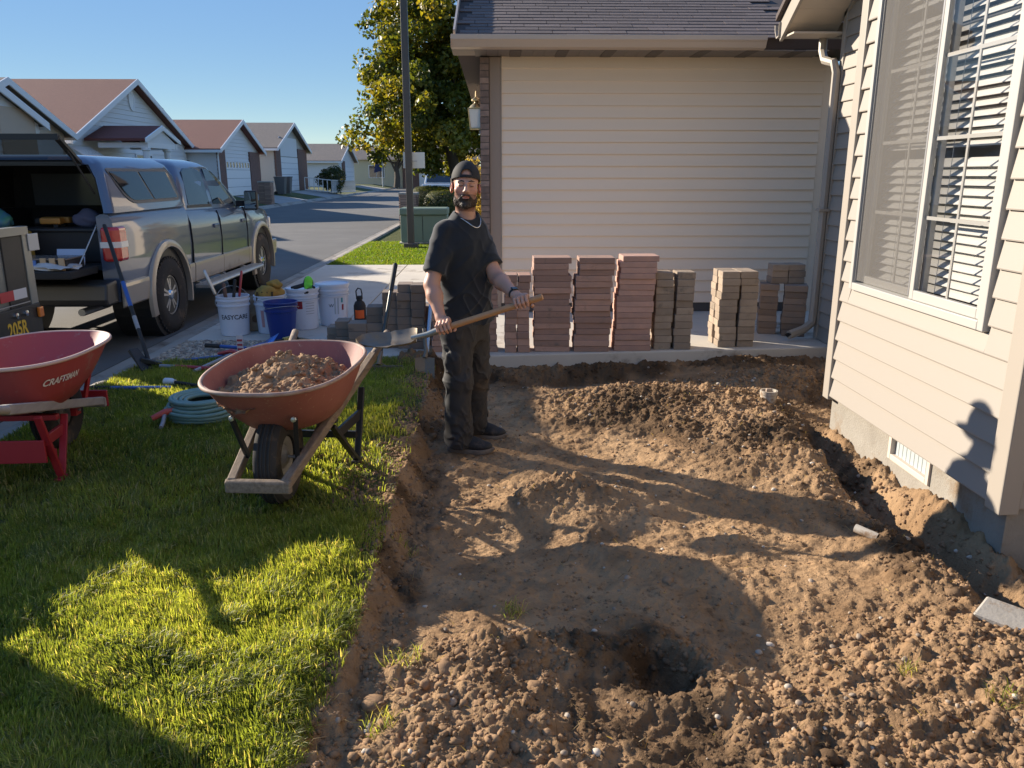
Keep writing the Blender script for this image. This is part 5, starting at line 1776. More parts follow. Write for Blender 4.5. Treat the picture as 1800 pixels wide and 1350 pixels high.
# wheels
tyre_prof = [(0.215, -0.12), (0.30, -0.138), (0.365, -0.135), (0.395, -0.115), (0.405, -0.08), (0.405, 0.08), (0.395, 0.115), (0.365, 0.135), (0.30, 0.138), (0.215, 0.12)]
tm = MB().lathe(tyre_prof, 48, axis='X', closed=True)
for i in range(44):
    a = 2 * PI * i / 44
    for xo, da in ((-0.095, 0.0), (0.095, 0.07), (-0.035, 0.05), (0.035, 0.02)):
        b = MB().box((xo, 0, 0.406), (0.05, 0.036, 0.022))
        tm.add([Matrix.Rotation(a + da, 4, 'X') @ p for p in b.v], b.f)
tyre_me = tm.mesh("tyre", rub_m, 40)
rim = MB().lathe([(0.222, 0.10), (0.222, -0.10), (0.205, -0.10), (0.205, 0.04), (0.19, 0.075), (0.20, 0.105)], 40, axis='X', closed=True)
rim_me = rim.mesh("rim", alloy_m, 40)
spoke_me = MB().add([(0.07, -0.016, 0.045), (0.07, 0.016, 0.045), (0.06, 0.018, 0.207), (0.06, -0.018, 0.207),
                     (0.108, -0.010, 0.045), (0.108, 0.010, 0.045), (0.098, 0.014, 0.207), (0.098, -0.014, 0.207)],
                    [(0, 1, 2, 3), (4, 7, 6, 5), (0, 4, 5, 1), (1, 5, 6, 2), (2, 6, 7, 3), (3, 7, 4, 0)]).mesh("spoke", alloy_m)
hub_me = MB().lathe([(0.0, 0.125), (0.045, 0.122), (0.065, 0.10), (0.068, 0.06), (0, 0.06)], 20, axis='X').mesh("hub_cap", chrome_m, 40)
disc_me = MB().lathe([(0.0, 0.0), (0.2, 0.0), (0.2, -0.02), (0, -0.02)], 24, axis='X').mesh("brake_disc", mat("brake dark", (0.03, 0.028, 0.026), rough=0.6), 40)
for yc in (0, 3.53):
    for s in (1, -1):
        wroot = put("wheel", tyre_me, truck, loc=(s * 0.855, yc, 0.405), rot=(0.3 * yc, 0, 0 if s > 0 else PI))
        put("rim", rim_me, wroot)
        for i in range(5):
            for d in (-0.17, 0.17):
                put("spoke", spoke_me, wroot, loc=(0.0006 * (d > 0), 0, 0), rot=(2 * PI * i / 5 + d, 0, 0))
        put("hub_cap", hub_me, wroot)
        put("brake_disc", disc_me, wroot)
MB().bx(-0.7, 0.7, -0.9, 4.2, 0.42, 0.60).build("chassis", blackpl_m, truck)

# ---- things in the truck bed
def bag(name, label, cat, c, s, m, seed, amp=0.2):
    o = put(name, MB().blob((0, 0, 0), s, seed, amp, 3, -s[2] * 0.8).mesh(name, m, 60), loc=(c[0], c[1], c[2] + s[2] * 0.8))
    return tag(o, label, cat)


yel_m = mat("yellow cloth", (0.42, 0.28, 0.05), rough=0.8, bump=(60, 0.6, 0.01))
tote_m = mat("black tote", (0.03, 0.03, 0.033), rough=0.6)
t = thing("tool_tote", "large black tote standing in the truck bed", "tote", (-4.2, 8.1, 0.885))
MB().loft([[(-0.3, -0.25, 0), (0.42, -0.25, 0), (0.42, 0.25, 0), (-0.3, 0.25, 0)], [(-0.33, -0.28, 0.3), (0.45, -0.28, 0.3), (0.45, 0.28, 0.3), (-0.33, 0.28, 0.3)]]).build("body", tote_m, t, bevel=0.015)
MB().bx(-0.36, 0.48, -0.31, 0.31, 0.3, 0.33).build("lid", tote_m, t, bevel=0.01)
t = thing("tool_case", "yellow tool case in the truck bed behind the trailer corner", "tool case", (-4.62, 7.62, 0.885))
MB().bx(-0.2, 0.27, -0.12, 0.12, 0, 0.32).build("shell", yel_m, t, bevel=0.03)
MB().tube([(-0.07, 0, 0.32), (-0.05, 0, 0.38), (0.1, 0, 0.38), (0.12, 0, 0.32)], 0.012, 8).build("handle", blackpl_m, t, smooth=60)
bag("blue_bag", "crumpled blue and green plastic sack on the yellow case", "sack", (-4.62, 7.62, 1.2), (0.17, 0.12, 0.11), mat("blue plastic", (0.05, 0.09, 0.30), rough=0.35, var=(9, (0.05, 0.2, 0.12), 3)), 4, 0.3)
bag("grey_bag", "grey lavender cloth bag on top of the black tote", "bag", (-4.0, 8.12, 1.21), (0.16, 0.13, 0.09), mat("grey lavender cloth", (0.14, 0.13, 0.19), rough=0.8), 6)
for k_, (x, y, z_, sx_) in enumerate(((-4.33, 8.15, 1.215, 0.14), (-4.30, 8.0, 1.215, 0.1))):
    t = thing("power_tool", ["longer orange and black power tool lying on the black tote", "shorter orange and black power tool lying at the tote edge"][k_], "power tool", (x, y, z_))
    MB().bx(-sx_, sx_, -0.05, 0.05, 0.03, 0.09).build("housing", mat("orange plastic", (0.55, 0.25, 0.05), rough=0.5), t, bevel=0.015)
    MB().bar((sx_ * 0.3, 0, 0.03), (sx_ * 0.5, 0.0, 0.0), 0.05, 0.04).bx(-sx_ - 0.05, -sx_ + 0.001, -0.03, 0.03, 0.04, 0.08).build("grip", blackpl_m, t)
t = thing("parts_organiser", "black and clear parts organiser with orange latches on the lowered tailgate", "organiser", (-4.1, 7.36, 0.887))
MB().bx(-0.42, 0.3, -0.16, 0.16, 0, 0.09).build("tray", tote_m, t, bevel=0.008)
MB().bx(-0.43, 0.31, -0.165, 0.165, 0.091, 0.105).build("lid", mat("smoky plastic", (0.2, 0.17, 0.15), rough=0.2), t, bevel=0.004)
for k_ in range(3):
    MB().bx(0.08 + k_ * 0.08, 0.13 + k_ * 0.08, -0.18, -0.166, 0.0, 0.11).build("latch", mat("tan latch", (0.5, 0.36, 0.22), rough=0.5), t)
MB().bx(-0.3, -0.1, -0.176, -0.166, 0.03, 0.075).build("label_strip", mat("orange label", (0.6, 0.3, 0.1), rough=0.5), t)
MB().bx(-0.04, 0.04, -0.178, -0.166, 0.03, 0.09).build("clip", mat("blue clip", (0.08, 0.2, 0.55), rough=0.4), t)
t = put("paper_sheet", MB().bx(-0.13, 0.13, -0.002, 0.002, 0, 0.15).mesh("paper_sheet", mat("pale blue paper", (0.5, 0.6, 0.78), rough=0.7)), loc=(-3.98, 7.62, 0.89), rot=(-0.25, 0, 0))
tag(t, "pale blue paper sheet propped in front of the black tote", "paper")
bag("plastic_wrap", "clear crumpled plastic wrap on the tailgate corner", "plastic bag", (-3.92, 7.22, 0.885), (0.2, 0.1, 0.035), mat("clear plastic", (0.5, 0.5, 0.5), rough=0.15, spec=0.8), 9, 0.35)

# ---- trailer behind the truck
trl = thing("trailer", "dark dump trailer with grey side panel and reflective tape at the left edge", "trailer", (-4.45, 5.0, 0.04))
panel_m = mat("grey trailer panel", (0.33, 0.345, 0.33), rough=0.4, metal=0.3, var=(1.5, (0.16, 0.18, 0.17), 6))
black_st = mat("black steel", (0.03, 0.031, 0.03), rough=0.45, var=(4, (0.05, 0.047, 0.043), 5))
stl_m = mat("greenish steel", (0.30, 0.31, 0.29), rough=0.35, metal=0.5)
for X, s in ((-3.62, 1), (-5.3, -1)):
    MB().prism([(3.66, 0.42), (6.32, 0.42), (6.32, 1.27), (5.64, 1.27), (5.56, 1.14), (3.66, 1.02)], X - 0.03, X, 'X').build("side_wall", panel_m, trl, ws=True)  # wall and rail slope at the unseen rear, invented to shape the lawn shadow
    MB().bar((X - 0.01, 6.30, 1.30), (X - 0.01, 5.62, 1.30), 0.075, 0.06).bar((X - 0.01, 5.62, 1.27), (X - 0.01, 5.55, 1.16), 0.075, 0.06).bar((X - 0.01, 5.55, 1.16), (X - 0.01, 3.66, 1.045), 0.075, 0.05).build("top_rail", stl_m, trl, ws=True)
    MB().bx(X - 0.05, X + 0.02, 6.24, 6.335, 0.45, 1.33).build("corner_post", stl_m, trl, ws=True, bevel=0.004)
    MB().bx(X - 0.04, X + 0.012, 5.98, 6.235, 0.44, 1.265).build("post", black_st, trl, ws=True, bevel=0.004)
    MB().bx(X - 0.04, X + 0.012, 4.6, 4.75, 0.44, 1.1).build("post", black_st, trl, ws=True, bevel=0.004)
    MB().bx(X - 0.06, X + 0.03, 3.6, 6.33, 0.40, 0.74).build("lower_rail", black_st, trl, ws=True, bevel=0.006)
    if s > 0:
        MB().bx(X + 0.0125, X + 0.016, 5.86, 6.03, 0.80, 0.875).build("red_tape", mat("red reflective tape", (0.55, 0.05, 0.06), rough=0.4), trl, ws=True)
        MB().bx(X + 0.0125, X + 0.016, 6.031, 6.2, 0.80, 0.875).build("white_tape", mat("white reflective tape", (0.7, 0.7, 0.72), rough=0.4), trl, ws=True)
        MB().bx(X + 0.031, X + 0.036, 5.6, 6.2, 0.765, 0.772).build("edge_strip", alu_m, trl, ws=True)
        MB().bx(X + 0.031, X + 0.055, 6.265, 6.33, 0.63, 0.71).build("marker_light", mat("orange lens", (0.75, 0.22, 0.03), rough=0.25, coat=0.5), trl, ws=True, bevel=0.008)
        for yy in (5.98, 6.11):
            MB().lathe([(0.025, 0), (0.022, 0.02), (0, 0.026)], 10, axis='X').xf(Matrix.Translation((X + 0.03, yy, 0.69))).build("bolt", chrome_m, trl, ws=True)
        put("lettering", text_mesh("205R", 0.15, mat("yellow decal", (0.75, 0.5, 0.05), rough=0.5), sx=0.8, bold=0.004), trl, True, loc=(X + 0.0325, 5.99, 0.585), rot=(0, 0, PI / 2))
        MB().bx(X + 0.021, X + 0.03, 6.30, 6.44, 1.14, 1.27).build("hinge_plate", mat("pale plate", (0.6, 0.6, 0.56), rough=0.4), trl, ws=True, bevel=0.004)
MB().bx(-5.27, -3.66, 3.6, 6.3, 0.42, 0.48).build("floor", black_st, trl, ws=True)
MB().bx(-5.27, -3.68, 6.27, 6.31, 0.48, 1.25).build("front_wall", panel_m, trl, ws=True)
shade_frame = MB().bx(-5.3, -3.62, 3.6, 3.64, 0.42, 0.5).bx(-5.3, -3.62, 3.6, 3.64, 1.68, 1.74).bx(-5.3, -5.24, 3.6, 3.64, 0.5, 1.68).bx(-3.68, -3.62, 3.6, 3.64, 0.5, 1.68)  # upright gate out of view, added to throw a shadow across the lawn
gt = shade_frame.build("shade_gate", black_st, trl, ws=True)
MB().bx(-5.24, -3.68, 3.612, 3.628, 0.5, 1.68).build("shade_plate", panel_m, gt, ws=True)
MB().bar((-4.45, 6.3, 0.45), (-4.49, 7.1, 0.48), 0.1, 0.1).build("tongue", black_st, trl, ws=True)
for X in (-3.75, -5.2):
    for yy in (4.35, 5.1):
        MB().lathe([(0.12, -0.08), (0.26, -0.1), (0.33, -0.09), (0.34, 0.09), (0.26, 0.1), (0.12, 0.08)], 24, c=(X, yy, 0.38), axis='X', closed=True).build("wheel", rub_m, trl, ws=True, smooth=40)
    MB().bx(X - 0.13, X + 0.16, 3.95, 5.5, 0.73, 0.76).build("mudguard", black_st, trl, ws=True)
# ================================================================== PERSON WITH SHOVEL
skin_m = mat("skin", (0.52, 0.285, 0.20), rough=0.5, attr="tint", sss=0.12, bump=(220, 0.12, 0.001))
shirt_m = mat("black cotton", (0.016, 0.020, 0.026), rough=0.85, sheen=0.25, bump=(500, 0.2, 0.001), spec=0.3)
trou_m = mat("charcoal work cloth", (0.026, 0.027, 0.031), rough=0.75, var=(5, (0.030, 0.029, 0.030), 5), bump=(260, 0.25, 0.0015), dirt=((0.09, 0.065, 0.045), 4, 0.4))
shoe_m = mat("black shoe", (0.016, 0.016, 0.018), rough=0.65, dirt=((0.10, 0.07, 0.05), 8, 0.45))
sole_m = mat("shoe sole", (0.24, 0.2, 0.16), rough=0.8, var=(12, (0.12, 0.09, 0.07), 4))
hair_m = mat("dark hair", (0.045, 0.030, 0.022), rough=0.6, bump=(400, 0.6, 0.002))
cap_m = mat("black cap cloth", (0.017, 0.017, 0.019), rough=0.8, bump=(600, 0.3, 0.001))

man = thing("person", "bearded man in black cap, black t-shirt and dark trousers holding a wooden shovel", "person", (-0.17, 4.95, 0.0))


def nrm(v):
    v = np.array(v, dtype=float)
    return v / np.linalg.norm(v)


# shovel line through both hands
RH = np.array((-0.295, 4.55, 0.855))
LH = np.array((0.150, 4.470, 1.012))
AX = nrm(LH - RH)
SH_R, EL_R, WR_R = np.array((-0.312, 4.815, 1.372)), np.array((-0.375, 4.715, 1.085)), np.array((-0.318, 4.60, 0.905))
SH_L, EL_L, WR_L = np.array((-0.122, 4.99, 1.372)), np.array((0.006, 4.86, 1.115)), np.array((0.115, 4.565, 1.045))


def hand(g, H, W, sign, finger_dir):
    """fist round the shaft at H; W is the wrist"""
    a = AX * finger_dir
    n = W - H
    n = nrm(n - AX * (n @ AX))
    t = np.cross(AX, n) * sign

    def P(th, r, off):
        th = R(th)
        return H + (n * math.cos(th) + t * math.sin(th)) * r + a * off
    # palm and back of the hand
    pr = P(-8, 0.040, 0.0)
    rot = Matrix([[a[0], n[0], t[0]], [a[1], n[1], t[1]], [a[2], n[2], t[2]]])
    g.ell(pr, (0.046, 0.030, 0.021), rot, 0.012)
    g.ell(P(12, 0.046, 0.012), (0.036, 0.024, 0.018), rot, 0.012)
    g.cap(P(-5, 0.05, -0.005), W, 0.027, 0.027, 0.02)
    for i, (off, ln) in enumerate(((0.036, 0.95), (0.013, 1.05), (-0.010, 1.0), (-0.032, 0.82))):
        r0 = 0.0105 if i < 3 else 0.009
        k1, k2, k3, k4 = P(22, 0.043, off), P(80, 0.038, off * 1.03), P(80 + 62 * ln, 0.0305, off), P(80 + 118 * ln, 0.0285, off * 0.95)
        g.cap(k1, k2, r0 * 1.05, r0, 0.005)
        g.cap(k2, k3, r0, r0 * 0.95, 0.003)
        g.cap(k3, k4, r0 * 0.95, r0 * 0.8, 0.003)
        g.ell(k2, (r0 * 1.12,) * 3, None, 0.003)
    b0, b1, b2, b3 = P(-35, 0.046, 0.012), P(-62, 0.043, 0.038), P(-98, 0.034, 0.050), P(-140, 0.029, 0.052)
    g.cap(b0, b1, 0.017, 0.0125, 0.01)
    g.cap(b1, b2, 0.0125, 0.011, 0.004)
    g.cap(b2, b3, 0.011, 0.009, 0.004)


PV, PF = [], []


def collect(g):
    v, f = g.arr()
    PF.append(f + sum(len(q) for q in PV))
    PV.append(v)


for S, E, W, H, sg, fd in ((SH_R, EL_R, WR_R, RH, 1, 1), (SH_L, EL_L, WR_L, LH, 1, 1)):
    pts = np.array([S, E, W, H])
    g = SDF(pts.min(0) - 0.1, pts.max(0) + 0.1, 0.0036)
    g.cap(S, E, 0.056, 0.043)
    g.ell((S * 0.55 + E * 0.45) + (E - W) * 0.05, (0.047, 0.05, 0.075), None, 0.03)
    mid = E * 0.68 + W * 0.32
    g.cap(E, mid, 0.042, 0.045, 0.03)
    g.cap(mid, W, 0.044, 0.0285, 0.03)
    hand(g, H, W, sg, fd)
    collect(g)

# head (local: x to the picture's right, y away from the camera, z up; origin between the eyes)
HO = Vector((-0.172, 4.875, 1.642))
HR = Matrix.Rotation(R(4), 3, 'Z') @ Matrix.Rotation(R(-5), 3, 'X') @ Matrix.Rotation(R(3), 3, 'Y')
HRn = np.array(HR)


def hl(p):
    return np.array(HO + HR @ Vector(p))


def head_local(X, Y, Z):
    x, y, z = X - HO.x, Y - HO.y, Z - HO.z
    return [HRn[0, i] * x + HRn[1, i] * y + HRn[2, i] * z for i in range(3)]


g = SDF(np.array(HO) - (0.13, 0.16, 0.26), np.array(HO) + (0.13, 0.16, 0.16), 0.0026)
g.ell(hl((0, 0.022, 0.045)), (0.0745, 0.096, 0.09), HR)
g.ell(hl((0, -0.02, -0.02)), (0.066, 0.075, 0.08), HR, 0.02)
g.ell(hl((0, -0.028, -0.068)), (0.055, 0.058, 0.052), HR, 0.025)
g.ell(hl((0, -0.072, -0.108)), (0.026, 0.02, 0.018), HR, 0.022)
for s in (-1, 1):
    g.ell(hl((s * 0.044, -0.058, -0.022)), (0.022, 0.022, 0.02), HR, 0.02)
    g.ell(hl((s * 0.05, -0.005, -0.085)), (0.016, 0.03, 0.022), HR, 0.025)
    g.ell(hl((s * 0.031, -0.1045, 0.004)), (0.019, 0.016, 0.0125), HR, 0.012, 'S')
    g.ell(hl((s * 0.031, -0.077, 0.003)), (0.0165, 0.0145, 0.0115), HR, 0.004)
    g.cap(hl((s * 0.012, -0.094, 0.0215)), hl((s * 0.047, -0.082, 0.021)), 0.0075, 0.006, 0.012)
    g.ell(hl((s * 0.0125, -0.1035, -0.0335)), (0.008, 0.010, 0.0075), HR, 0.006)
    g.ell(hl((s * 0.082, 0.016, -0.006)), (0.011, 0.021, 0.032), HR, 0.005)
    g.ell(hl((s * 0.089, 0.008, -0.003)), (0.005, 0.009, 0.017), HR, 0.008, 'S')
g.cap(hl((0, -0.092, 0.014)), hl((0, -0.114, -0.028)), 0.0085, 0.0125, 0.012)
g.cap(hl((-0.02, -0.0935, -0.0585)), hl((0.02, -0.0935, -0.0585)), 0.006, 0.006, 0.006)
g.ell(hl((0, -0.0965, -0.057)), (0.016, 0.008, 0.006), HR, 0.006)
g.ell(hl((0, -0.094, -0.071)), (0.019, 0.009, 0.0075), HR, 0.006)
g.cap(hl((-0.023, -0.101, -0.0645)), hl((0.023, -0.101, -0.0645)), 0.0026, 0.0026, 0.004, 'S')
head_d = g.d.copy()
g.cap(hl((0, 0.03, -0.07)), (-0.178, 4.925, 1.42), 0.058, 0.062, 0.03)
g.cap((-0.178, 4.905, 1.42), (-0.26, 4.85, 1.40), 0.045, 0.035, 0.05)
g.cap((-0.178, 4.905, 1.42), (-0.11, 4.96, 1.40), 0.045, 0.035, 0.05)
collect(g)
nhead0 = sum(len(q) for q in PV[:-1])
# trunk and legs under the clothes
g = SDF((-0.5, 4.6, 0.05), (0.15, 5.3, 1.5), 0.014)
g.cap((-0.19, 4.92, 1.30), (-0.19, 4.92, 0.95), 0.095, 0.09)
g.cap(SH_R, SH_L, 0.055, 0.055, 0.05)
for h_, kx, an in (((-0.235, 4.85, 0.88), (-0.245, 4.825, 0.49), (-0.235, 4.83, 0.10)), ((-0.145, 4.99, 0.88), (-0.135, 5.02, 0.49), (-0.15, 5.12, 0.10))):
    g.cap(h_, kx, 0.075, 0.055, 0.03)
    g.cap(kx, an, 0.052, 0.038, 0.02)
collect(g)
pv, pf = np.concatenate(PV), np.concatenate(PF)
tintv = np.ones((len(pv), 3), dtype=np.float32)
hx_, hy_, hz_ = head_local(pv[:, 0], pv[:, 1], pv[:, 2])
onh = (hz_ > -0.14) & (np.abs(hx_) < 0.12) & (hy_ < 0.14) & (pv[:, 2] > 1.5)
lip = onh & (np.abs(hx_) < 0.019) & (np.abs(hz_ + 0.0645) < 0.0105) & (hy_ < -0.085)
tintv[lip] = (0.86, 0.6, 0.58)
ear = onh & (np.abs(hx_) > 0.07) & (hy_ > -0.02)
tintv[ear] = (1.12, 0.82, 0.75)
cheek = onh & (hy_ < -0.05) & (np.abs(np.abs(hx_) - 0.042) < 0.02) & (np.abs(hz_ + 0.025) < 0.02)
tintv[cheek] = (1.05, 0.9, 0.88)
stub = onh & (hz_ < -0.045) & ~lip
tintv[stub] = (0.5, 0.46, 0.46)
put("body", np_mesh("body", pv, pf, skin_m, True, tintv), man, True)

# beard, moustache, eyebrows, side hair
gb = SDF(g.lo, g.lo, 1.0)
gb.lo, gb.h, gb.n = np.array(HO, dtype=np.float32) - np.array((0.13, 0.16, 0.26), dtype=np.float32), 0.0026, np.array(head_d.shape)
ax3 = [gb.lo[k] + 0.0026 * np.arange(head_d.shape[k], dtype=np.float32) for k in range(3)]
XX, YY, ZZ = np.meshgrid(*ax3, indexing='ij')
lx_, ly_, lz_ = head_local(XX, YY, ZZ)
ax_ = np.abs(lx_)
line = -0.0475 - 1.1 * np.clip(ax_ - 0.021, 0, 0.022) + 2.0 * np.clip(ax_ - 0.055, 0, 1) - 0.25 * np.clip(0.010 - ax_, 0, 1)
reg = np.maximum(lz_ - line, ly_ - 0.004)
mouth = np.sqrt((lx_ / 0.022) ** 2 + ((lz_ + 0.0645) / 0.0085) ** 2) * 0.0085 - 0.0085
soul = 0.003 * (vnoise(lx_ * 260, lz_ * 260 + ly_ * 190, 4) + 0.6 * vnoise(lx_ * 500, lz_ * 500, 5))
gb.d = np.maximum(np.maximum(head_d - 0.0012 - soul.astype(np.float32) * 0.5 - 0.0035 * sstep(-0.085, -0.12, lz_), reg), -mouth).astype(np.float32)
bv_, bf_ = gb.arr()
put("beard", np_mesh("beard", bv_, bf_, hair_m, True), man, True)


def strands(name, roots, length, down, seed, width=0.0004, spread=0.5):
    """short hairs as thin triangles standing off the skin"""
    g_ = np.random.default_rng(seed)
    n = len(roots)
    c = np.array(HO)
    nr = roots - (c + np.array((0, 0.02, -0.03)))
    nr /= np.linalg.norm(nr, axis=1)[:, None]
    dr = nr * 0.55 + np.array(down) + g_.normal(0, spread, (n, 3))
    dr /= np.linalg.norm(dr, axis=1)[:, None]
    sd = np.cross(dr, g_.normal(size=(n, 3)))
    sd /= np.linalg.norm(sd, axis=1)[:, None]
    ln = (length * g_.uniform(0.5, 1.2, n))[:, None]
    V = np.stack([roots - sd * width, roots + sd * width, roots + dr * ln], 1).reshape(-1, 3)
    put(name, np_mesh(name, V, np.arange(3 * n).reshape(n, 3), hair_m), man, True)


g_ = np.random.default_rng(5)
blx, bly, blz = head_local(bv_[:, 0], bv_[:, 1], bv_[:, 2])
sel = np.flatnonzero((bly < 0.0) & (blz < -0.03))
strands("beard_hair", bv_[g_.choice(sel, 5200)] + g_.normal(0, 0.0012, (5200, 3)), 0.007, (0, -0.1, -0.7), 6)
# sparse stubble above the beard line
rim_ = np.flatnonzero(onh & (hz_ < -0.02) & (hz_ > -0.075) & (np.abs(hx_) > 0.025) & (hy_ < 0.0) & ~lip)
strands("stubble", pv[g_.choice(rim_, 900)], 0.003, (0, 0, -0.7), 7)
cap_rim = np.flatnonzero(onh & (hz_ > 0.0) & (hz_ < 0.045) & (np.abs(hx_) > 0.062) & (hy_ > -0.01) & (hy_ < 0.09))
strands("temple_hair", pv[g_.choice(cap_rim, 1400)], 0.008, (0, 0.3, -0.7), 8)
for s in (-1, 1):
    MB().tube([hl((s * 0.013, -0.0995, 0.0245)), hl((s * 0.03, -0.0955, 0.030)), hl((s * 0.05, -0.081, 0.0255))], [0.0035, 0.0045, 0.002], 6).build("eyebrow", hair_m, man, smooth=80, ws=True)
    MB().tube([hl((s * 0.0185, -0.0905, 0.0025)), hl((s * 0.031, -0.0925, -0.0015)), hl((s * 0.044, -0.0875, 0.002))], [0.0014, 0.0022, 0.0014], 6).build("eyelashes", hair_m, man, smooth=80, ws=True)
gb.d = np.maximum(np.maximum(head_d - 0.0015, np.maximum(lz_ - 0.06, np.maximum(0.012 - lz_ - 0.8 * np.clip(ly_ - 0.03, 0, 0.06), 0.05 - ax_ - 3 * np.clip(ly_ - 0.06, 0, 1)))), 0.012 - ly_).astype(np.float32)
put("side_hair", gb.mesh("side_hair", hair_m), man, True)

# cap worn backwards: opening and strap over the forehead, peak behind
gc = SDF(hl((-0.13, -0.14, 0)) - 0.03, hl((0.13, 0.27, 0.17)) + 0.03, 0.003)
gc.ell(hl((0, 0.02, 0.042)), (0.087, 0.108, 0.112), HR)


def capcut(X, Y, Z):
    x, y, z = head_local(X, Y, Z)
    return (0.040 - 0.10 * y) - z


def capin(X, Y, Z):
    x, y, z = head_local(X, Y, Z)
    return (np.sqrt((x / 0.081) ** 2 + ((y - 0.02) / 0.102) ** 2 + ((z - 0.042) / 0.106) ** 2) - 1) * 0.085


def caphole(X, Y, Z):
    x, y, z = head_local(X, Y, Z)
    return np.maximum(np.maximum(np.sqrt(x * x + (z - 0.066) ** 2) - 0.031, 0.066 - z), y + 0.03)


lo_, hi_ = hl((-0.12, -0.13, -0.02)) - 0.04, hl((0.12, 0.25, 0.17)) + 0.04
gc.put(capin, lo_, hi_, 0, 'S')
gc.put(capcut, lo_, hi_, 0, 'I')
gc.put(caphole, lo_, hi_, 0, 'S')


def brim(X, Y, Z):
    x, y, z = head_local(X, Y, Z)
    zz = z - (0.032 - 0.16 * (y - 0.1)) + 6.0 * x * x
    inside = np.sqrt((x / 0.078) ** 2 + ((y - 0.125) / 0.085) ** 2) - 1
    return np.maximum(np.maximum(np.abs(zz) - 0.004, inside * 0.075), 0.095 - y)


gc.put(brim, lo_, hi_)
gc.ell(hl((0, 0.02, 0.154)), (0.009, 0.009, 0.005), HR)
for k_ in range(6):
    a = PI / 6 + k_ * PI / 3
    p0, p1 = hl((0, 0.02, 0.153)), hl((0.0625 * math.cos(a), 0.02 + 0.077 * math.sin(a), 0.122))
    gc.cap(p0, p1, 0.0022, 0.0022, 0.002)
put("cap", gc.mesh("cap", cap_m), man, True)

# t-shirt
RD = np.array((-0.8, -0.6))           # towards his right shoulder
FD = np.array((0.6, -0.8))            # chest direction
zt = [0.82, 0.90, 1.0, 1.12, 1.25, 1.34, 1.41, 1.45, 1.50]
at_ = [0.170, 0.165, 0.158, 0.160, 0.168, 0.168, 0.148, 0.112, 0.070]
bt_ = [0.136, 0.132, 0.128, 0.130, 0.134, 0.124, 0.100, 0.082, 0.062]
cxt = [-0.195, -0.195, -0.196, -0.193, -0.188, -0.186, -0.185, -0.182, -0.178]
cyt = [4.925, 4.925, 4.925, 4.92, 4.915, 4.915, 4.915, 4.915, 4.91]


def shirt(X, Y, Z):
    cx, cy_ = np.interp(Z, zt, cxt), np.interp(Z, zt, cyt)
    a, b = np.interp(Z, zt, at_), np.interp(Z, zt, bt_)
    u = (X - cx) * RD[0] + (Y - cy_) * RD[1]
    v = (X - cx) * FD[0] + (Y - cy_) * FD[1]
    q = (np.abs(u / a) ** 2.4 + np.abs(v / b) ** 2.4) ** (1 / 2.4)
    return np.maximum((q - 1) * np.minimum(a, b), Z - 1.5)


gs = SDF((-0.56, 4.55, 0.80), (0.16, 5.25, 1.54), 0.0062)
gs.put(shirt, (-0.6, 4.5, 0.8), (0.2, 5.3, 1.55))
for S, E in ((SH_R, EL_R), (SH_L, EL_L)):
    d = nrm(E - S)
    C = S + d * 0.235

    def slv(X, Y, Z, S=S, d=d, C=C):
        t = np.clip((X - S[0]) * d[0] + (Y - S[1]) * d[1] + (Z - S[2]) * d[2], -0.02, 0.4)
        r_ = np.sqrt((X - S[0] - t * d[0]) ** 2 + (Y - S[1] - t * d[1]) ** 2 + (Z - S[2] - t * d[2]) ** 2)
        return np.maximum(r_ - (0.056 + 0.035 * np.clip(t, 0, 0.3)), (X - C[0]) * d[0] + (Y - C[1]) * d[1] + (Z - C[2]) * d[2])
    gs.put(slv, np.minimum(S, E) - 0.13, np.maximum(S, E) + 0.13, 0.045)


def folds(X, Y, Z):
    u = (X + 0.19) * RD[0] + (Y - 4.92) * RD[1]
    n1 = vnoise(u * 9 + Z * 5, Z * 6 - Y * 3, 12)
    n2 = vnoise(u * 22 + Z * 16, Z * 9 + X * 9, 13)
    w = sstep(1.35, 1.0, Z)
    rid = 1 - np.abs(vnoise(u * 13 - Z * 8 + 0.6 * n1, Z * 4 + u * 5, 15))
    rid2 = 1 - np.abs(vnoise(u * 11 + Z * 12, Z * 3 - u * 4 + 0.5 * n1, 16))
    return -(0.006 * n1 * (0.5 + 0.8 * w) + 0.004 * n2 + 0.012 * rid ** 4 * (0.35 + 0.65 * w) + 0.009 * rid2 ** 4 * (0.5 + 0.5 * w))


gs.put(folds, (-0.6, 4.5, 0.8), (0.2, 5.3, 1.55), 0, 'ADD')
gs.put(lambda X, Y, Z: (0.825 + 0.008 * vnoise(X * 14, Y * 14, 6)) - Z, (-0.6, 4.5, 0.8), (0.2, 5.3, 1.55), 0, 'I')
gs.ell((-0.166, 4.885, 1.505), (0.070, 0.078, 0.060), None, 0.008, 'S')
put("t_shirt", gs.mesh("t_shirt", shirt_m), man, True)

# trousers
HFD = np.array((0.85, -0.52))
HRD = np.array((-0.52, -0.85))
gt_ = SDF((-0.46, 4.62, 0.02), (0.06, 5.26, 0.99), 0.0062)


def pelvis(X, Y, Z):
    a = np.interp(Z, [0.7, 0.8, 0.86, 0.9], [0.15, 0.165, 0.158, 0.15])
    b = np.interp(Z, [0.7, 0.8, 0.86, 0.9], [0.10, 0.12, 0.115, 0.11])
    u = (X + 0.19) * HRD[0] + (Y - 4.922) * HRD[1]
    v = (X + 0.19) * HFD[0] + (Y - 4.922) * HFD[1]
    return np.maximum(np.maximum((np.sqrt((u / a) ** 2 + (v / b) ** 2) - 1) * b, Z - 0.885), 0.72 - Z)


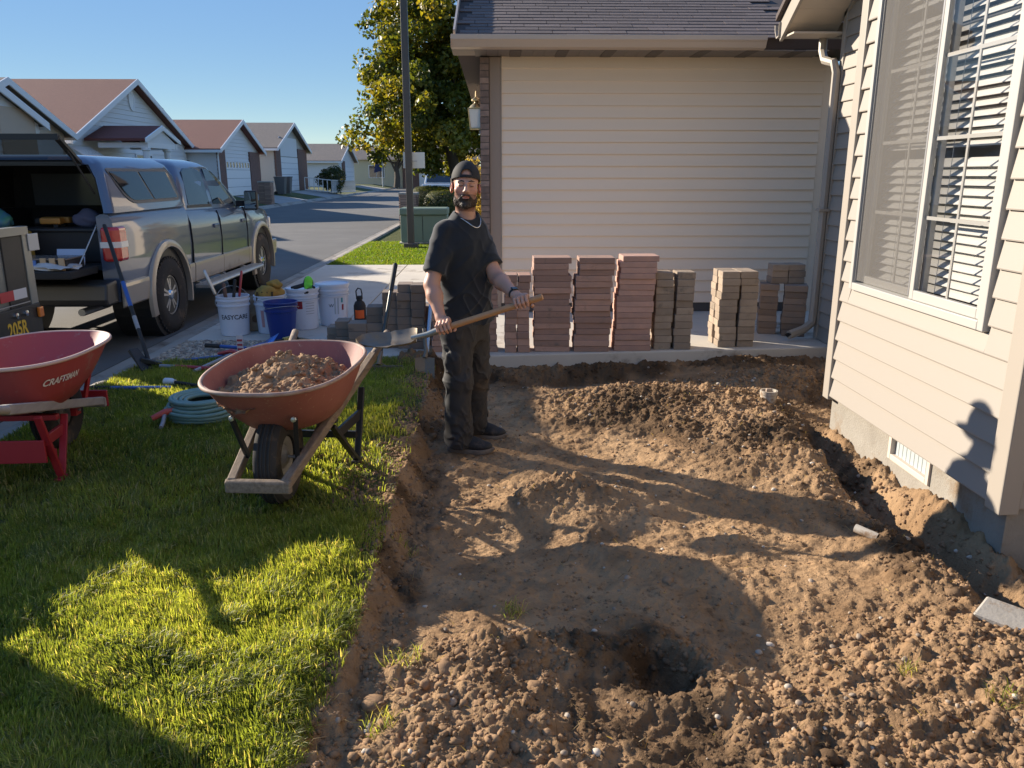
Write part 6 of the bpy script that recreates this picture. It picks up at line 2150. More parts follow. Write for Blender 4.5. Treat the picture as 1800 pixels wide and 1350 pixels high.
gt_.put(pelvis, (-0.5, 4.6, 0.68), (0.1, 5.3, 1.0))
LEGS = (((-0.235, 4.845, 0.80), (-0.232, 4.815, 0.48), (-0.238, 4.835, 0.06)), ((-0.145, 4.995, 0.80), (-0.125, 5.03, 0.48), (-0.155, 5.12, 0.06)))
for h_, kn, an in LEGS:
    gt_.cap(h_, kn, 0.102, 0.083, 0.05)
    gt_.cap(kn, an, 0.083, 0.073, 0.03)
gt_.ell((-0.262, 4.742, 0.60), (0.055, 0.018, 0.08), Matrix.Rotation(R(-15), 3, 'Z'), 0.004)


def tfold(X, Y, Z):
    n1 = vnoise(X * 16 + Y * 9, Z * 9, 31)
    n2 = vnoise(X * 30 + Y * 24, Z * 24, 32)
    low = sstep(0.35, 0.08, Z)
    kn = np.exp(-((Z - 0.48) / 0.12) ** 2)
    rid = 1 - np.abs(vnoise((X - Y) * 9 + Z * 7 + n1, Z * 11 + n1, 33))
    rid2 = 1 - np.abs(vnoise((X + Y) * 8 - Z * 5, Z * 15 + 0.8 * n2, 34))
    return -(0.004 * n1 + 0.003 * n2 + (0.007 + 0.007 * low + 0.004 * kn) * rid ** 4 + (0.004 + 0.008 * low) * rid2 ** 4)


gt_.put(tfold, (-0.5, 4.6, 0), (0.1, 5.3, 1.0), 0, 'ADD')
gt_.put(lambda X, Y, Z: 0.036 - Z, (-0.5, 4.6, 0), (0.1, 5.3, 1.0), 0, 'I')
put("trousers", gt_.mesh("trousers", trou_m), man, True)

# shoes
for (hx0, hy0), d in (((-0.305, 4.855), (0.985, -0.17)), ((-0.215, 5.145), (0.98, -0.2))):
    d = np.array(d) / np.linalg.norm(d)
    rz_ = Matrix.Rotation(math.atan2(d[1], d[0]), 3, 'Z')

    def W3(u, v, z):
        return (hx0 + d[0] * u - d[1] * v, hy0 + d[1] * u + d[0] * v, z)
    gg = SDF((hx0 - 0.1, hy0 - 0.16, -0.02), (hx0 + 0.38, hy0 + 0.16, 0.2), 0.004)
    gg.ell(W3(0.05, 0, 0.055), (0.052, 0.038, 0.05), rz_)
    gg.ell(W3(0.14, 0.0, 0.05), (0.085, 0.041, 0.04), rz_, 0.03)
    gg.ell(W3(0.215, 0.004, 0.042), (0.07, 0.046, 0.034), rz_, 0.03)
    gg.cap(W3(0.055, 0, 0.06), W3(0.05, 0, 0.125), 0.042, 0.046, 0.02)
    gg.cap(W3(0.19, 0, 0.07), W3(0.10, 0, 0.11), 0.022, 0.024, 0.03)
    for i in range(5):
        gg.cap(W3(0.20 - 0.02 * i, -0.02, 0.083 + 0.0085 * i), W3(0.20 - 0.02 * i, 0.02, 0.083 + 0.0085 * i), 0.004, 0.004, 0.002)
    gg.put(lambda X, Y, Z: 0.022 - Z, (hx0 - 0.2, hy0 - 0.2, -0.02), (hx0 + 0.4, hy0 + 0.2, 0.25), 0, 'I')
    sh = put("shoe", gg.mesh("shoe", shoe_m), man, True)
    ring = []
    for z, k in ((-0.004, 0.96), (0.008, 1.05), (0.02, 1.06), (0.027, 1.0)):
        rg = []
        for i in range(28):
            a = 2 * PI * i / 28
            u = 0.145 + 0.147 * math.cos(a) * k
            hw = np.interp(u, [0.0, 0.05, 0.12, 0.2, 0.25, 0.29], [0.03, 0.042, 0.040, 0.049, 0.043, 0.02]) * k
            rg.append(W3(u, hw * math.copysign(abs(math.sin(a)) ** 0.55, math.sin(a)), z + 0.012 * max(0, (u - 0.22) / 0.07)))
        ring.append(rg)
    so2 = MB().loft(ring)
    put("sole", so2.mesh("sole", sole_m, 50), sh, True)

# chain and wrist watch
chain = []
for i in range(36):
    a = 2 * PI * i / 36
    u, v = 0.078 * math.sin(a), 0.088 * math.cos(a)
    f = max(0, math.cos(a)) ** 3
    chain.append((-0.172 + RD[0] * u + FD[0] * (v + 0.022 * f), 4.90 + RD[1] * u + FD[1] * (v + 0.022 * f), 1.468 - 0.058 * f + 0.012 * (1 - math.cos(a)) / 2))
MB().tube(chain, 0.0032, 6, closed=True).build("neck_chain", mat("silver", (0.7, 0.69, 0.66), rough=0.2, metal=1), man, smooth=80, ws=True)
wd = nrm(WR_L - EL_L)
wc = WR_L - wd * 0.012
b1 = nrm(np.cross(wd, (0, 0, 1)))
b2 = np.cross(b1, wd)
wt = MB()
rgs = []
for t in (-0.011, 0.011):
    rgs.append([tuple(wc + wd * t + (b1 * math.cos(2 * PI * i / 20) + b2 * math.sin(2 * PI * i / 20)) * 0.034) for i in range(20)])
for t in (0.011, -0.011):
    rgs.append([tuple(wc + wd * t + (b1 * math.cos(2 * PI * i / 20) + b2 * math.sin(2 * PI * i / 20)) * 0.0305) for i in range(20)])
wt.loft(rgs + [rgs[0]], cap0=False, cap1=False)
wo_ = wt.build("watch", blackpl_m, man, ws=True, smooth=50)
fc = wc + b2 * 0.036 + b1 * 0.004
MB().box((0, 0, 0), (0.036, 0.034, 0.009)).xf(Matrix.Translation(Vector(fc)) @ Matrix([[*b1, 0], [*wd, 0], [*b2, 0], [0, 0, 0, 1]]).transposed().to_4x4()).build("watch_face", mat("watch glass", (0.02, 0.02, 0.022), rough=0.15), wo_, ws=True, bevel=0.003)

# shovel
wood_m = mat("ash wood handle", (0.50, 0.27, 0.12), rough=0.45, var=(7, (0.42, 0.21, 0.09), 6), stretch=(1, 1, 8), bump=(60, 0.1, 0.001))
steel_m = mat("worn steel", (0.21, 0.19, 0.155), rough=0.5, metal=0.35, var=(9, (0.16, 0.125, 0.09), 6), dirt=((0.24, 0.17, 0.10), 6, 0.5))
shv = thing("shovel", "wooden handled shovel held by the man over the wheelbarrow", "shovel", tuple(RH))
e0 = LH + AX * 0.122
j0 = RH - AX * 0.015
MB().tube([tuple(e0 + AX * 0.004), tuple(e0), tuple(e0 - AX * 0.03), tuple(RH + AX * 0.1), tuple(j0)], [0.010, 0.0185, 0.0185, 0.019, 0.0195], 14).build("handle", wood_m, shv, smooth=50, ws=True)
bl0 = np.array((-0.46, 4.575, 0.792))
MB().tube([tuple(RH + AX * 0.035), tuple(j0 - AX * 0.03), tuple(RH - AX * 0.11 + np.array((0, 0, -0.004))), tuple(bl0 + np.array((-0.03, 0, 0.003)))], [0.0205, 0.0205, 0.0175, 0.013], 12).build("socket", mat("grey green steel", (0.30, 0.31, 0.29), rough=0.4, metal=0.6), shv, smooth=50, ws=True)
# dished blade: long axis towards the barrow, slightly nose down
bd = nrm(np.array((-0.79, 4.56, 0.80)) - bl0)
bs_ = nrm(np.cross(bd, (0, 0, 1)))
bs_ = nrm(bs_ + np.array((0, 0, 0.18)))
bn = np.cross(bs_, bd)
n_, m_ = 14, 11
vs = []
for lay in (0, 1):
    for i in range(n_):
        t = i / (n_ - 1)
        hw = 0.112 * min(1, (t / 0.05 + 0.72) if t < 0.05 else 1.0) * (1 if t < 0.55 else math.sqrt(max(0.0, 1 - ((t - 0.55) / 0.45) ** 2)) * 0.98 + 0.02)
        for j in range(m_):
            s = -1 + 2 * j / (m_ - 1)
            dz = -0.045 * (1 - s * s) * (1 - 0.35 * t) + 0.03 * (t - 0.5) ** 2 * 4 * (1 if t < 0.5 else 0.15) - 0.012 + 0.01 * (abs(s) > 0.15) * (t < 0.4)
            p = bl0 + bd * (t * 0.35) + bs_ * (s * hw * 1.06) + bn * (dz + 0.003 * lay)
            vs.append(tuple(p))
fs = []
N = n_ * m_
for i in range(n_ - 1):
    for j in range(m_ - 1):
        a = i * m_ + j
        fs.append((a, a + 1, a + m_ + 1, a + m_))
        fs.append((N + a, N + a + m_, N + a + m_ + 1, N + a + 1))
for i in range(n_ - 1):
    for j in (0, m_ - 1):
        a = i * m_ + j
        fs.append((a, a + m_, N + a + m_, N + a))
for j in range(m_ - 1):
    for i in (0, n_ - 1):
        a = i * m_ + j
        fs.append((a, a + 1, N + a + 1, N + a))
MB().add(vs, fs).build("blade", steel_m, shv, smooth=50, ws=True)
# ================================================================== WHEELBARROWS
weath_m = mat("weathered wood", (0.30, 0.235, 0.175), rough=0.85, var=(9, (0.15, 0.11, 0.08), 9), stretch=(6, 1, 6), bump=(50, 0.5, 0.003), dirt=((0.30, 0.22, 0.14), 5, 0.45))
faded_m = mat("faded red poly", (0.36, 0.135, 0.105), rough=0.6, var=(3, (0.27, 0.085, 0.07), 8), dirt=((0.45, 0.29, 0.2), 38, 0.41), bump=(80, 0.15, 0.002))
redp_m = mat("bright red poly", (0.42, 0.062, 0.058), rough=0.55, var=(2, (0.33, 0.075, 0.075), 6), dirt=((0.36, 0.2, 0.17), 7, 0.42))
rimdirt_m = mat("scuffed rim", (0.42, 0.32, 0.25), rough=0.7, var=(14, (0.30, 0.17, 0.13), 5))
blk_m = mat("black painted steel", (0.02, 0.02, 0.021), rough=0.45, dirt=((0.12, 0.09, 0.06), 9, 0.4))
redst_m = mat("red painted steel", (0.36, 0.022, 0.03), rough=0.4)
railg_m = mat("grey weathered rail", (0.40, 0.37, 0.33), rough=0.7, var=(5, (0.30, 0.27, 0.24), 6), stretch=(6, 1, 6))


def outline(y0, y1, w0, w1, z0, z1, n=56, e=2.7):
    """superellipse tray ring; w0 half width at the nose (y0), w1 at the handles"""
    pts = []
    yc, hy = (y0 + y1) / 2, (y1 - y0) / 2
    for i in range(n):
        a = 2 * PI * i / n
        c, s = math.cos(a), math.sin(a)
        y = yc + hy * math.copysign(abs(s) ** (2 / e), s)
        t = (y - y0) / (y1 - y0)
        w = w0 + (w1 - w0) * t
        pts.append((w * math.copysign(abs(c) ** (2 / e), c), y, z0 + (z1 - z0) * t))
    return pts


TRAY = [(0.0, 0.56, 0.16, 0.20, 0.365, 0.365), (-0.04, 0.595, 0.195, 0.235, 0.375, 0.375), (-0.155, 0.65, 0.255, 0.29, 0.46, 0.465), (-0.255, 0.705, 0.297, 0.33, 0.555, 0.563), (-0.325, 0.745, 0.325, 0.355, 0.63, 0.645)]


def barrow(name, label, loc, rotz, tray_m, rail_mat, steel_mt, rim_m):
    w = thing(name, label, "wheelbarrow", loc, (0, 0, rotz), "wheelbarrows on the lawn")
    rings = [[(0, 0.27, 0.365)] * 56] + [outline(*t) for t in TRAY]
    rings += [outline(-0.343, 0.716, 0.343, 0.352, 0.622, 0.617), outline(-0.343, 0.716, 0.343, 0.352, 0.613, 0.608)] if False else []
    inner = [[(p[0] * 0.988, 0.19 + (p[1] - 0.19) * 0.988, p[2] + 0.004) for p in r_] for r_ in reversed([outline(*t) for t in TRAY])]
    MB().loft(rings + inner + [[(0, 0.27, 0.371)] * 56], cap0=False, cap1=False).build("tray", tray_m, w, smooth=45)
    MB().tube(outline(-0.332, 0.752, 0.331, 0.361, 0.63, 0.645, 72), 0.0105, 8, closed=True).build("rim", rim_m, w, smooth=80)
    for s in (-1, 1):
        r_ = MB().bar((s * 0.125, -0.29, 0.20), (s * 0.262, 0.98, 0.515), 0.042, 0.05)
        r_.build("rail", rail_mat, w, bevel=0.006)
        MB().tube([(s * 0.262, 0.98, 0.515), (s * 0.277, 1.12, 0.555), (s * 0.292, 1.26, 0.60), (s * 0.293, 1.27, 0.603)], [0.024, 0.021, 0.021, 0.012], 10).build("handle", rail_mat, w, smooth=50)
        MB().bar((s * 0.12, -0.09, 0.255), (s * 0.15, -0.17, 0.475), 0.022, 0.022).build("front_brace", steel_mt, w, bevel=0.003)
        MB().lathe([(0.014, 0), (0.012, 0.01), (0, 0.012)], 8, axis='Y').xf(Matrix.Translation((s * 0.145, -0.18, 0.475)) @ Matrix.Rotation(PI, 4, 'Z')).build("bolt", alu_m, w)
        lg = MB()
        lg.bar((s * 0.185, 0.30, 0.29), (s * 0.245, 0.545, 0.012), 0.036, 0.022)
        lg.bar((s * 0.245, 0.545, 0.012), (s * 0.25, 0.70, 0.395), 0.036, 0.022)
        lg.bar((s * 0.24, 0.50, 0.011), (s * 0.246, 0.59, 0.011), 0.04, 0.022)
        lg.build("leg", steel_mt, w, bevel=0.004)
        MB().bar((s * 0.19, 0.36, 0.225), (s * 0.247, 0.645, 0.255), 0.02, 0.055).build("leg_brace", steel_mt, w, bevel=0.004)
        MB().bx(min(s * 0.088, s * 0.12), max(s * 0.088, s * 0.12), -0.03, 0.03, 0.20, 0.26).build("axle_bracket", steel_mt, w)
        MB().prism([(0.0, 0.285), (0.5, 0.42), (0.5, 0.36), (0.2, 0.33)], min(s * 0.14, s * 0.17), max(s * 0.14, s * 0.17), 'X').build("wedge", rail_mat, w)
    MB().bar((-0.245, 0.56, 0.16), (0.245, 0.56, 0.16), 0.02, 0.04).build("cross_brace", steel_mt, w, bevel=0.004)
    MB().bar((-0.19, 0.38, 0.30), (0.19, 0.38, 0.30), 0.04, 0.03).build("cross_bar", steel_mt, w, bevel=0.004)
    MB().loft([[(-0.15, -0.315, 0.16), (0.15, -0.315, 0.16), (0.15, -0.315, 0.215), (-0.15, -0.315, 0.215)], [(-0.155, -0.285, 0.16), (0.155, -0.285, 0.16), (0.155, -0.285, 0.225), (-0.155, -0.285, 0.225)]]).build("nose_board", rail_mat, w, bevel=0.008)
    wh = MB().lathe([(0.095, -0.04), (0.15, -0.052), (0.185, -0.05), (0.2, -0.033), (0.204, 0), (0.2, 0.033), (0.185, 0.05), (0.15, 0.052), (0.095, 0.04)], 40, axis='X', closed=True)
    for k_ in (-0.024, -0.008, 0.008, 0.024):
        wh.lathe([(0.2005, k_ - 0.0045), (0.2065, k_ - 0.003), (0.2065, k_ + 0.003), (0.2005, k_ + 0.0045)], 40, axis='X', closed=True)
    wh.v = [Vector((p.x * 1.12, p.y * 1.12, p.z * 1.12)) for p in wh.v]
    wo = put("wheel", wh.mesh("wheel", rub_m, 40), w, loc=(0, 0, 0.228))
    MB().lathe([(0.1, -0.035), (0.1, 0.035), (0.085, 0.035), (0.06, 0.02), (0.03, 0.045), (0, 0.045)], 24, axis='X').lathe([(0.1, -0.035), (0.085, -0.035), (0.06, -0.02), (0.03, -0.045), (0, -0.045)], 24, axis='X').build("rim", mat("grey wheel hub", (0.25, 0.24, 0.22), rough=0.6), wo, smooth=40)
    MB().tube([(-0.13, 0, 0), (0.13, 0, 0)], 0.009, 8).build("axle", alu_m, wo)
    return w


wb1 = barrow("wheelbarrow", "faded red wheelbarrow filled with soil, weathered wooden handles, nose to the camera", (-1.06, 3.71, 0.155), R(-4), faded_m, weath_m, blk_m, rimdirt_m)
M1 = Matrix.Translation((-1.06, 3.71, 0.155)) @ Matrix.Rotation(R(-4), 4, 'Z')
# soil in the tray
hn = 90
u, v = np.meshgrid(np.linspace(-0.34, 0.34, 150), np.linspace(-0.31, 0.72, 220), indexing='ij')
uw = u + 0.01 * vnoise(u * 40, v * 40, 3) + 0.004 * vnoise(u * 95, v * 95, 4)
vw = v + 0.01 * vnoise(u * 40, v * 40, 13) + 0.004 * vnoise(u * 95, v * 95, 14)
d1, v1 = cells(uw * 16, vw * 16, 5)
d2, v2 = cells(uw * 38, vw * 38, 6)
top = 0.515 + 0.125 * np.exp(-((u + 0.02) / 0.21) ** 2 - ((v - 0.33) / 0.30) ** 2) + 0.06 * np.exp(-((v + 0.08) / 0.16) ** 2 - ((u - 0.08) / 0.2) ** 2) + 0.03 * fbm(u * 6, v * 6, 3, 8)
top = top + 0.03 * np.clip(1 - 1.2 * d1, 0, 1) ** 0.7 * v1 ** 3 + 0.02 * np.clip(1 - 1.1 * d2, 0, 1) ** 0.7 * v2 ** 2 + 0.008 * fbm(u * 40, v * 40, 3, 9)
wtop = 0.28 + 0.03 * (v + 0.3)
inside = (np.abs(u) / wtop) ** 2.7 + (np.abs(v - 0.20) / 0.455) ** 2.7
ii = np.arange(u.size).reshape(u.shape)
q = np.stack([ii[:-1, :-1], ii[1:, :-1], ii[1:, 1:], ii[:-1, 1:]], -1).reshape(-1, 4)
q = q[(inside[:-1, :-1].ravel() < 1.0)]
P3 = np.stack([u, v, top], -1).reshape(-1, 3)
Mn = np.array(M1)
P3 = P3 @ Mn[:3, :3].T + Mn[:3, 3]
heap = put("soil_heap", np_mesh("soil_heap", P3, q, clod_m, False, np.ones((len(P3), 3)) * 1.1))
tag(heap, "dug brown soil heaped in the faded red wheelbarrow", None, None, 'stuff')
g = np.random.default_rng(44)
sel = g.choice(np.flatnonzero(inside.ravel() < 0.85), 420)
sz = 0.004 + 0.018 * g.random(420) ** 3
V, T, k = lumps(420, P3[sel] + np.array([0, 0, 0.001]), sz, 45, sub=1, jitter=0.35)
tag(put("soil_lumps", np_mesh("soil_lumps", V, T, clod_m, False, np.repeat(0.85 + 0.4 * g.random(420), k)[:, None] * np.ones(3))), "lumps of soil on the wheelbarrow heap", None, None, 'stuff')

wb2 = barrow("wheelbarrow", "bright red empty wheelbarrow with white lettering at the left edge of the lawn", (-2.565, 4.53, 0.155), R(180 + 3), redp_m, railg_m, redst_m, mat("pale worn rim", (0.6, 0.42, 0.34), rough=0.6))


def on_tray(x, y):
    ly_ = 0.47 - x * 0.98 - 0.0 * y
    lz = 0.535 + y * 0.95 - 0.0 * x
    w_ = np.interp(lz, [0.375, 0.46, 0.555, 0.63], [0.215, 0.273, 0.3135, 0.34])
    e = 2.7
    y0 = np.interp(lz, [0.375, 0.46, 0.555, 0.63], [-0.04, -0.155, -0.255, -0.325])
    y1 = np.interp(lz, [0.375, 0.46, 0.555, 0.63], [0.595, 0.65, 0.705, 0.745])
    q_ = np.clip(1 - np.abs((ly_ - (y0 + y1) / 2) / ((y1 - y0) / 2)) ** e, 0, 1) ** (1 / e)
    t_ = (ly_ - y0) / (y1 - y0)
    w_ = np.interp(lz, [0.375, 0.46, 0.555, 0.63], [0.195, 0.255, 0.297, 0.325]) * (1 - t_) + np.interp(lz, [0.375, 0.46, 0.555, 0.63], [0.235, 0.29, 0.33, 0.355]) * t_
    return np.stack([-(w_ * q_ + 0.005), ly_, lz], 1)


put("lettering", text_mesh("CRAFTSMAN", 0.052, mat("white decal", (0.8, 0.78, 0.75), rough=0.5), bend=on_tray, bold=0.0015, sx=0.85), wb2)
MB().bar((-0.245, 0.66, 0.20), (0.245, 0.66, 0.20), 0.014, 0.12).build("side_plate", redst_m, wb2, bevel=0.003)
MB().bx(-0.155, 0.155, -0.335, -0.316, 0.155, 0.26).build("nose_bracket", redst_m, wb2, bevel=0.005)

# ================================================================== TOOLS ON THE GROUND
blueh_m = mat("blue fibreglass", (0.03, 0.10, 0.36), rough=0.35)
grip_m = mat("black rubber grip", (0.02, 0.02, 0.02), rough=0.7)
redh_m = mat("red fibreglass", (0.42, 0.04, 0.05), rough=0.4)
greyh_m = mat("grey fibreglass", (0.30, 0.31, 0.33), rough=0.45)
LZ_ = 0.175

t = thing("grubbing_hoe", "black long handled hoe leaning on the truck tailgate with a blue band", "hoe", (-2.87, 6.5, 0.16))
a, b = Vector((-2.87, 6.5, 0.22)), Vector((-3.52, 7.40, 1.27))
MB().tube([a, b], 0.017, 10).build("handle", grip_m, t, ws=True, smooth=60)
MB().tube([a.lerp(b, 0.38), a.lerp(b, 0.56)], 0.0185, 10).build("band", blueh_m, t, ws=True, smooth=60)
MB().tube([a.lerp(b, 0.22), a.lerp(b, 0.31)], 0.0178, 10).build("print_band", greyh_m, t, ws=True, smooth=60)
MB().bar((-2.99, 6.50, 0.32), (-2.86, 6.44, 0.16), 0.09, 0.03, w2=0.12, h2=0.012).bar((-2.92, 6.47, 0.235), (-2.76, 6.52, 0.19), 0.05, 0.05, w2=0.035, h2=0.02).build("head", blk_m, t, ws=True, bevel=0.006)

t = thing("pick", "red and grey handled pick lying on the grass by the hoe head", "pick", (-2.6, 6.4, 0.16))
MB().tube([(-2.76, 6.45, 0.19), (-2.62, 6.42, 0.19)], 0.016, 8).build("grip", greyh_m, t, ws=True)
MB().tube([(-2.62, 6.42, 0.19), (-2.2, 6.32, 0.19)], 0.018, 8).build("handle", redh_m, t, ws=True)
t = thing("mattock", "red headed mattock with pale grey handle behind the filled wheelbarrow", "mattock", (-2.3, 6.5, 0.16))
MB().tube([(-2.28, 6.78, 0.21), (-2.42, 6.28, 0.185)], 0.016, 8).build("handle", greyh_m, t, ws=True)
MB().tube([(-2.42, 6.86, 0.2), (-2.28, 6.80, 0.235), (-2.12, 6.72, 0.2)], [0.012, 0.022, 0.012], 8).build("head", redh_m, t, ws=True, smooth=60)
t = thing("digging_tool", "blue shafted tool lying on the grass beyond the red wheelbarrow", "tool", (-2.7, 5.76, 0.16))
MB().tube([(-2.84, 5.755, 0.19), (-2.40, 5.77, 0.185)], 0.015, 8).build("shaft", blueh_m, t, ws=True)
MB().tube([(-3.0, 5.75, 0.19), (-2.84, 5.755, 0.19)], 0.018, 8).build("grip", grip_m, t, ws=True)
t = thing("marking_wand", "dark rod with a white spray cap end beside the hose coil", "marking wand", (-2.4, 5.87, 0.16))
MB().lathe([(0, 0), (0.028, 0.0), (0.03, 0.02), (0.03, 0.06), (0.022, 0.075), (0.022, 0.09), (0, 0.09)], 12, axis='X').xf(Matrix.Translation((-2.5, 5.9, 0.2)) @ Matrix.Rotation(R(-18), 4, 'Z')).build("cap", mat("white plastic cap", (0.62, 0.66, 0.72), rough=0.4), t, ws=True, smooth=40)
MB().tube([(-2.42, 5.875, 0.2), (-2.12, 5.77, 0.185)], 0.014, 8).build("rod", grip_m, t, ws=True)
t = thing("blue_shovel", "blue bladed shovel with blue handle lying before the buckets", "shovel", (-2.3, 7.1, 0.16))
MB().tube([(-2.62, 7.12, 0.22), (-2.48, 7.10, 0.215)], 0.02, 8).build("grip", grip_m, t, ws=True, smooth=60)
MB().tube([(-2.48, 7.10, 0.215), (-2.24, 7.06, 0.205)], 0.016, 8).build("handle", blueh_m, t, ws=True, smooth=60)
MB().loft([[(-2.26, 7.00, 0.19), (-2.24, 7.15, 0.19), (-2.24, 7.15, 0.196), (-2.26, 7.00, 0.196)], [(-2.12, 6.94, 0.20), (-2.10, 7.17, 0.24), (-2.10, 7.17, 0.246), (-2.12, 6.94, 0.206)], [(-1.99, 7.02, 0.25), (-1.96, 7.15, 0.32), (-1.96, 7.15, 0.326), (-1.99, 7.02, 0.256)]]).build("blade", mat("blue steel blade", (0.05, 0.20, 0.62), rough=0.3, metal=0.3, dirt=((0.12, 0.13, 0.16), 9, 0.5)), t, ws=True)
lb = MB().box((-2.27, 7.0, 0.255), (0.055, 0.006, 0.16)).build("label", mat("white label", (0.62, 0.6, 0.62), rough=0.6), t, ws=True)
for z_ in (0.21, 0.25, 0.29):
    MB().box((-2.27, 6.995, z_), (0.045, 0.004, 0.018)).build("label_stripe", mat("red print", (0.42, 0.06, 0.07), rough=0.6), lb, ws=True)
t = thing("blue_pole", "blue handle with pale end lying along the edge of the gravel", "tool handle", (-2.4, 6.85, 0.16))
MB().tube([(-2.66, 6.68, 0.18), (-2.30, 6.88, 0.18)], 0.016, 8).build("shaft", blueh_m, t, ws=True)
MB().tube([(-2.30, 6.88, 0.18), (-2.23, 6.92, 0.18)], 0.017, 8).build("end", mat("pale sleeve", (0.5, 0.55, 0.6), rough=0.5), t, ws=True)
t = thing("garden_shears", "black and yellow handled shears lying on the gravel", "shears", (-1.95, 7.33, 0.16))
MB().bar((-2.08, 7.25, 0.2), (-1.86, 7.42, 0.22), 0.06, 0.05).bar((-2.05, 7.35, 0.19), (-1.9, 7.22, 0.19), 0.05, 0.03).build("body", grip_m, t, ws=True, bevel=0.012)
MB().bar((-1.97, 7.32, 0.235), (-1.92, 7.36, 0.24), 0.04, 0.02).build("trigger", mat("straw yellow plastic", (0.5, 0.42, 0.14), rough=0.5), t, ws=True)
MB().bar((-1.86, 7.42, 0.22), (-1.72, 7.40, 0.2), 0.03, 0.02).build("blade", steel_m, t, ws=True)

# hose coil with a nozzle
hose_m = mat("pale green hose", (0.20, 0.33, 0.29), rough=0.45, var=(12, (0.15, 0.27, 0.24), 4), bump=(40, 0.2, 0.002))
t = thing("hose_coil", "coiled pale green garden hose on the grass behind the filled wheelbarrow", "hose", (-1.95, 5.16, 0.155))
for k_ in range(6):
    rr_ = 0.245 - 0.012 * abs(k_ - 2) - 0.006 * k_
    MB().tube([(rr_ * math.cos(2 * PI * i / 40) + 0.004 * math.sin(k_ * 2), rr_ * math.sin(2 * PI * i / 40), 0.016 + 0.023 * k_ + 0.004 * math.sin(3 * 2 * PI * i / 40 + k_)) for i in range(40)], 0.0145, 8, closed=True).build("loop", hose_m, t, smooth=70)
for k_ in range(4):
    rr_ = 0.20 - 0.03 * k_
    MB().tube([(rr_ * math.cos(2 * PI * i / 36), rr_ * math.sin(2 * PI * i / 36), 0.13 - 0.006 * k_) for i in range(36)], 0.0145, 8, closed=True).build("loop", hose_m, t, smooth=70)
t = thing("hand_tool", "small red headed tool with grey grip lying beside the hose coil", "hand tool", (-2.13, 4.95, 0.16))
MB().tube([(-0.07, -0.02, 0.045), (0.0, 0.02, 0.075), (0.05, 0.05, 0.08)], [0.018, 0.022, 0.018], 10).build("head", mat("red tool plastic", (0.5, 0.09, 0.07), rough=0.5), t, smooth=60)
MB().tube([(0.0, 0.01, 0.06), (0.012, -0.05, 0.03), (0.02, -0.11, 0.012)], 0.014, 8).build("grip", greyh_m, t, smooth=60)

# rake and spade leaning on the pavers
t = thing("bow_rake", "bow rake with long black handle leaning against the low paver stacks", "rake", (-0.96, 6.45, 0.16))
a, b = Vector((-0.965, 6.46, 0.215)), Vector((-0.868, 7.0, 0.955))
MB().tube([a, b], 0.0165, 10).build("handle", mat("black green shaft", (0.035, 0.05, 0.05), rough=0.35), t, ws=True, smooth=60)
MB().tube([a.lerp(b, 0.72), b, b + (b - a).normalized() * 0.012], [0.021, 0.021, 0.012], 10).build("grip", grip_m, t, ws=True, smooth=60)
bow = MB()
for s in (-1, 1):
    bow.tube([a + Vector((0, 0, 0.0)), a + Vector((s * 0.07, -0.005, -0.045)), a + Vector((s * 0.19, -0.02, -0.035))], 0.006, 6)
bow.bar(a + Vector((-0.2, -0.02, -0.035)), a + Vector((0.2, -0.02, -0.035)), 0.01, 0.014)
bow.build("bow", steel_m, t, ws=True)
for k_ in range(13):
    p = a + Vector((-0.195 + k_ * 0.0325, -0.02, -0.035))
    MB().bar(p, p + Vector((0, -0.015, -0.05)), 0.007, 0.007, w2=0.004, h2=0.004).build("tine", steel_m, t, ws=True)
MB().tube([a - (b - a) * 0.03, a.lerp(b, 0.1)], 0.02, 10).build("ferrule", steel_m, t, ws=True)
t = thing("spade", "steel spade standing upright in the soil behind the man, pale blue handle", "spade", (-0.56, 6.42, 0.1))
MB().tube([(-0.565, 6.43, 0.30), (-0.545, 6.66, 0.62), (-0.525, 6.86, 0.90)], 0.016, 10).build("handle", mat("pale blue sleeve", (0.30, 0.44, 0.62), rough=0.5), t, ws=True, smooth=60)
MB().tube([(-0.58, 6.40, 0.26), (-0.57, 6.43, 0.31), (-0.595, 6.55, 0.47)], 0.0185, 10).build("socket", steel_m, t, ws=True, smooth=60)
MB().loft([[(-0.66, 6.39, 0.26), (-0.58, 6.415, 0.265), (-0.50, 6.39, 0.26), (-0.50, 6.386, 0.26), (-0.58, 6.411, 0.265), (-0.66, 6.386, 0.26)],
           [(-0.66, 6.33, 0.1), (-0.58, 6.35, 0.1), (-0.50, 6.33, 0.1), (-0.50, 6.326, 0.1), (-0.58, 6.346, 0.1), (-0.66, 6.326, 0.1)],
           [(-0.60, 6.27, -0.02), (-0.58, 6.275, -0.02), (-0.56, 6.27, -0.02), (-0.56, 6.266, -0.02), (-0.58, 6.271, -0.02), (-0.60, 6.266, -0.02)]]).build("blade", steel_m, t, ws=True)

# ================================================================== BUCKETS
bwhite_m = mat("white bucket plastic", (0.66, 0.70, 0.78), rough=0.35, dirt=((0.40, 0.37, 0.33), 5, 0.36))
bblue_m = mat("blue bucket plastic", (0.018, 0.045, 0.25), rough=0.35, dirt=((0.08, 0.10, 0.18), 7, 0.35))
wire_m = mat("galvanised wire", (0.45, 0.45, 0.45), rough=0.4, metal=0.7)


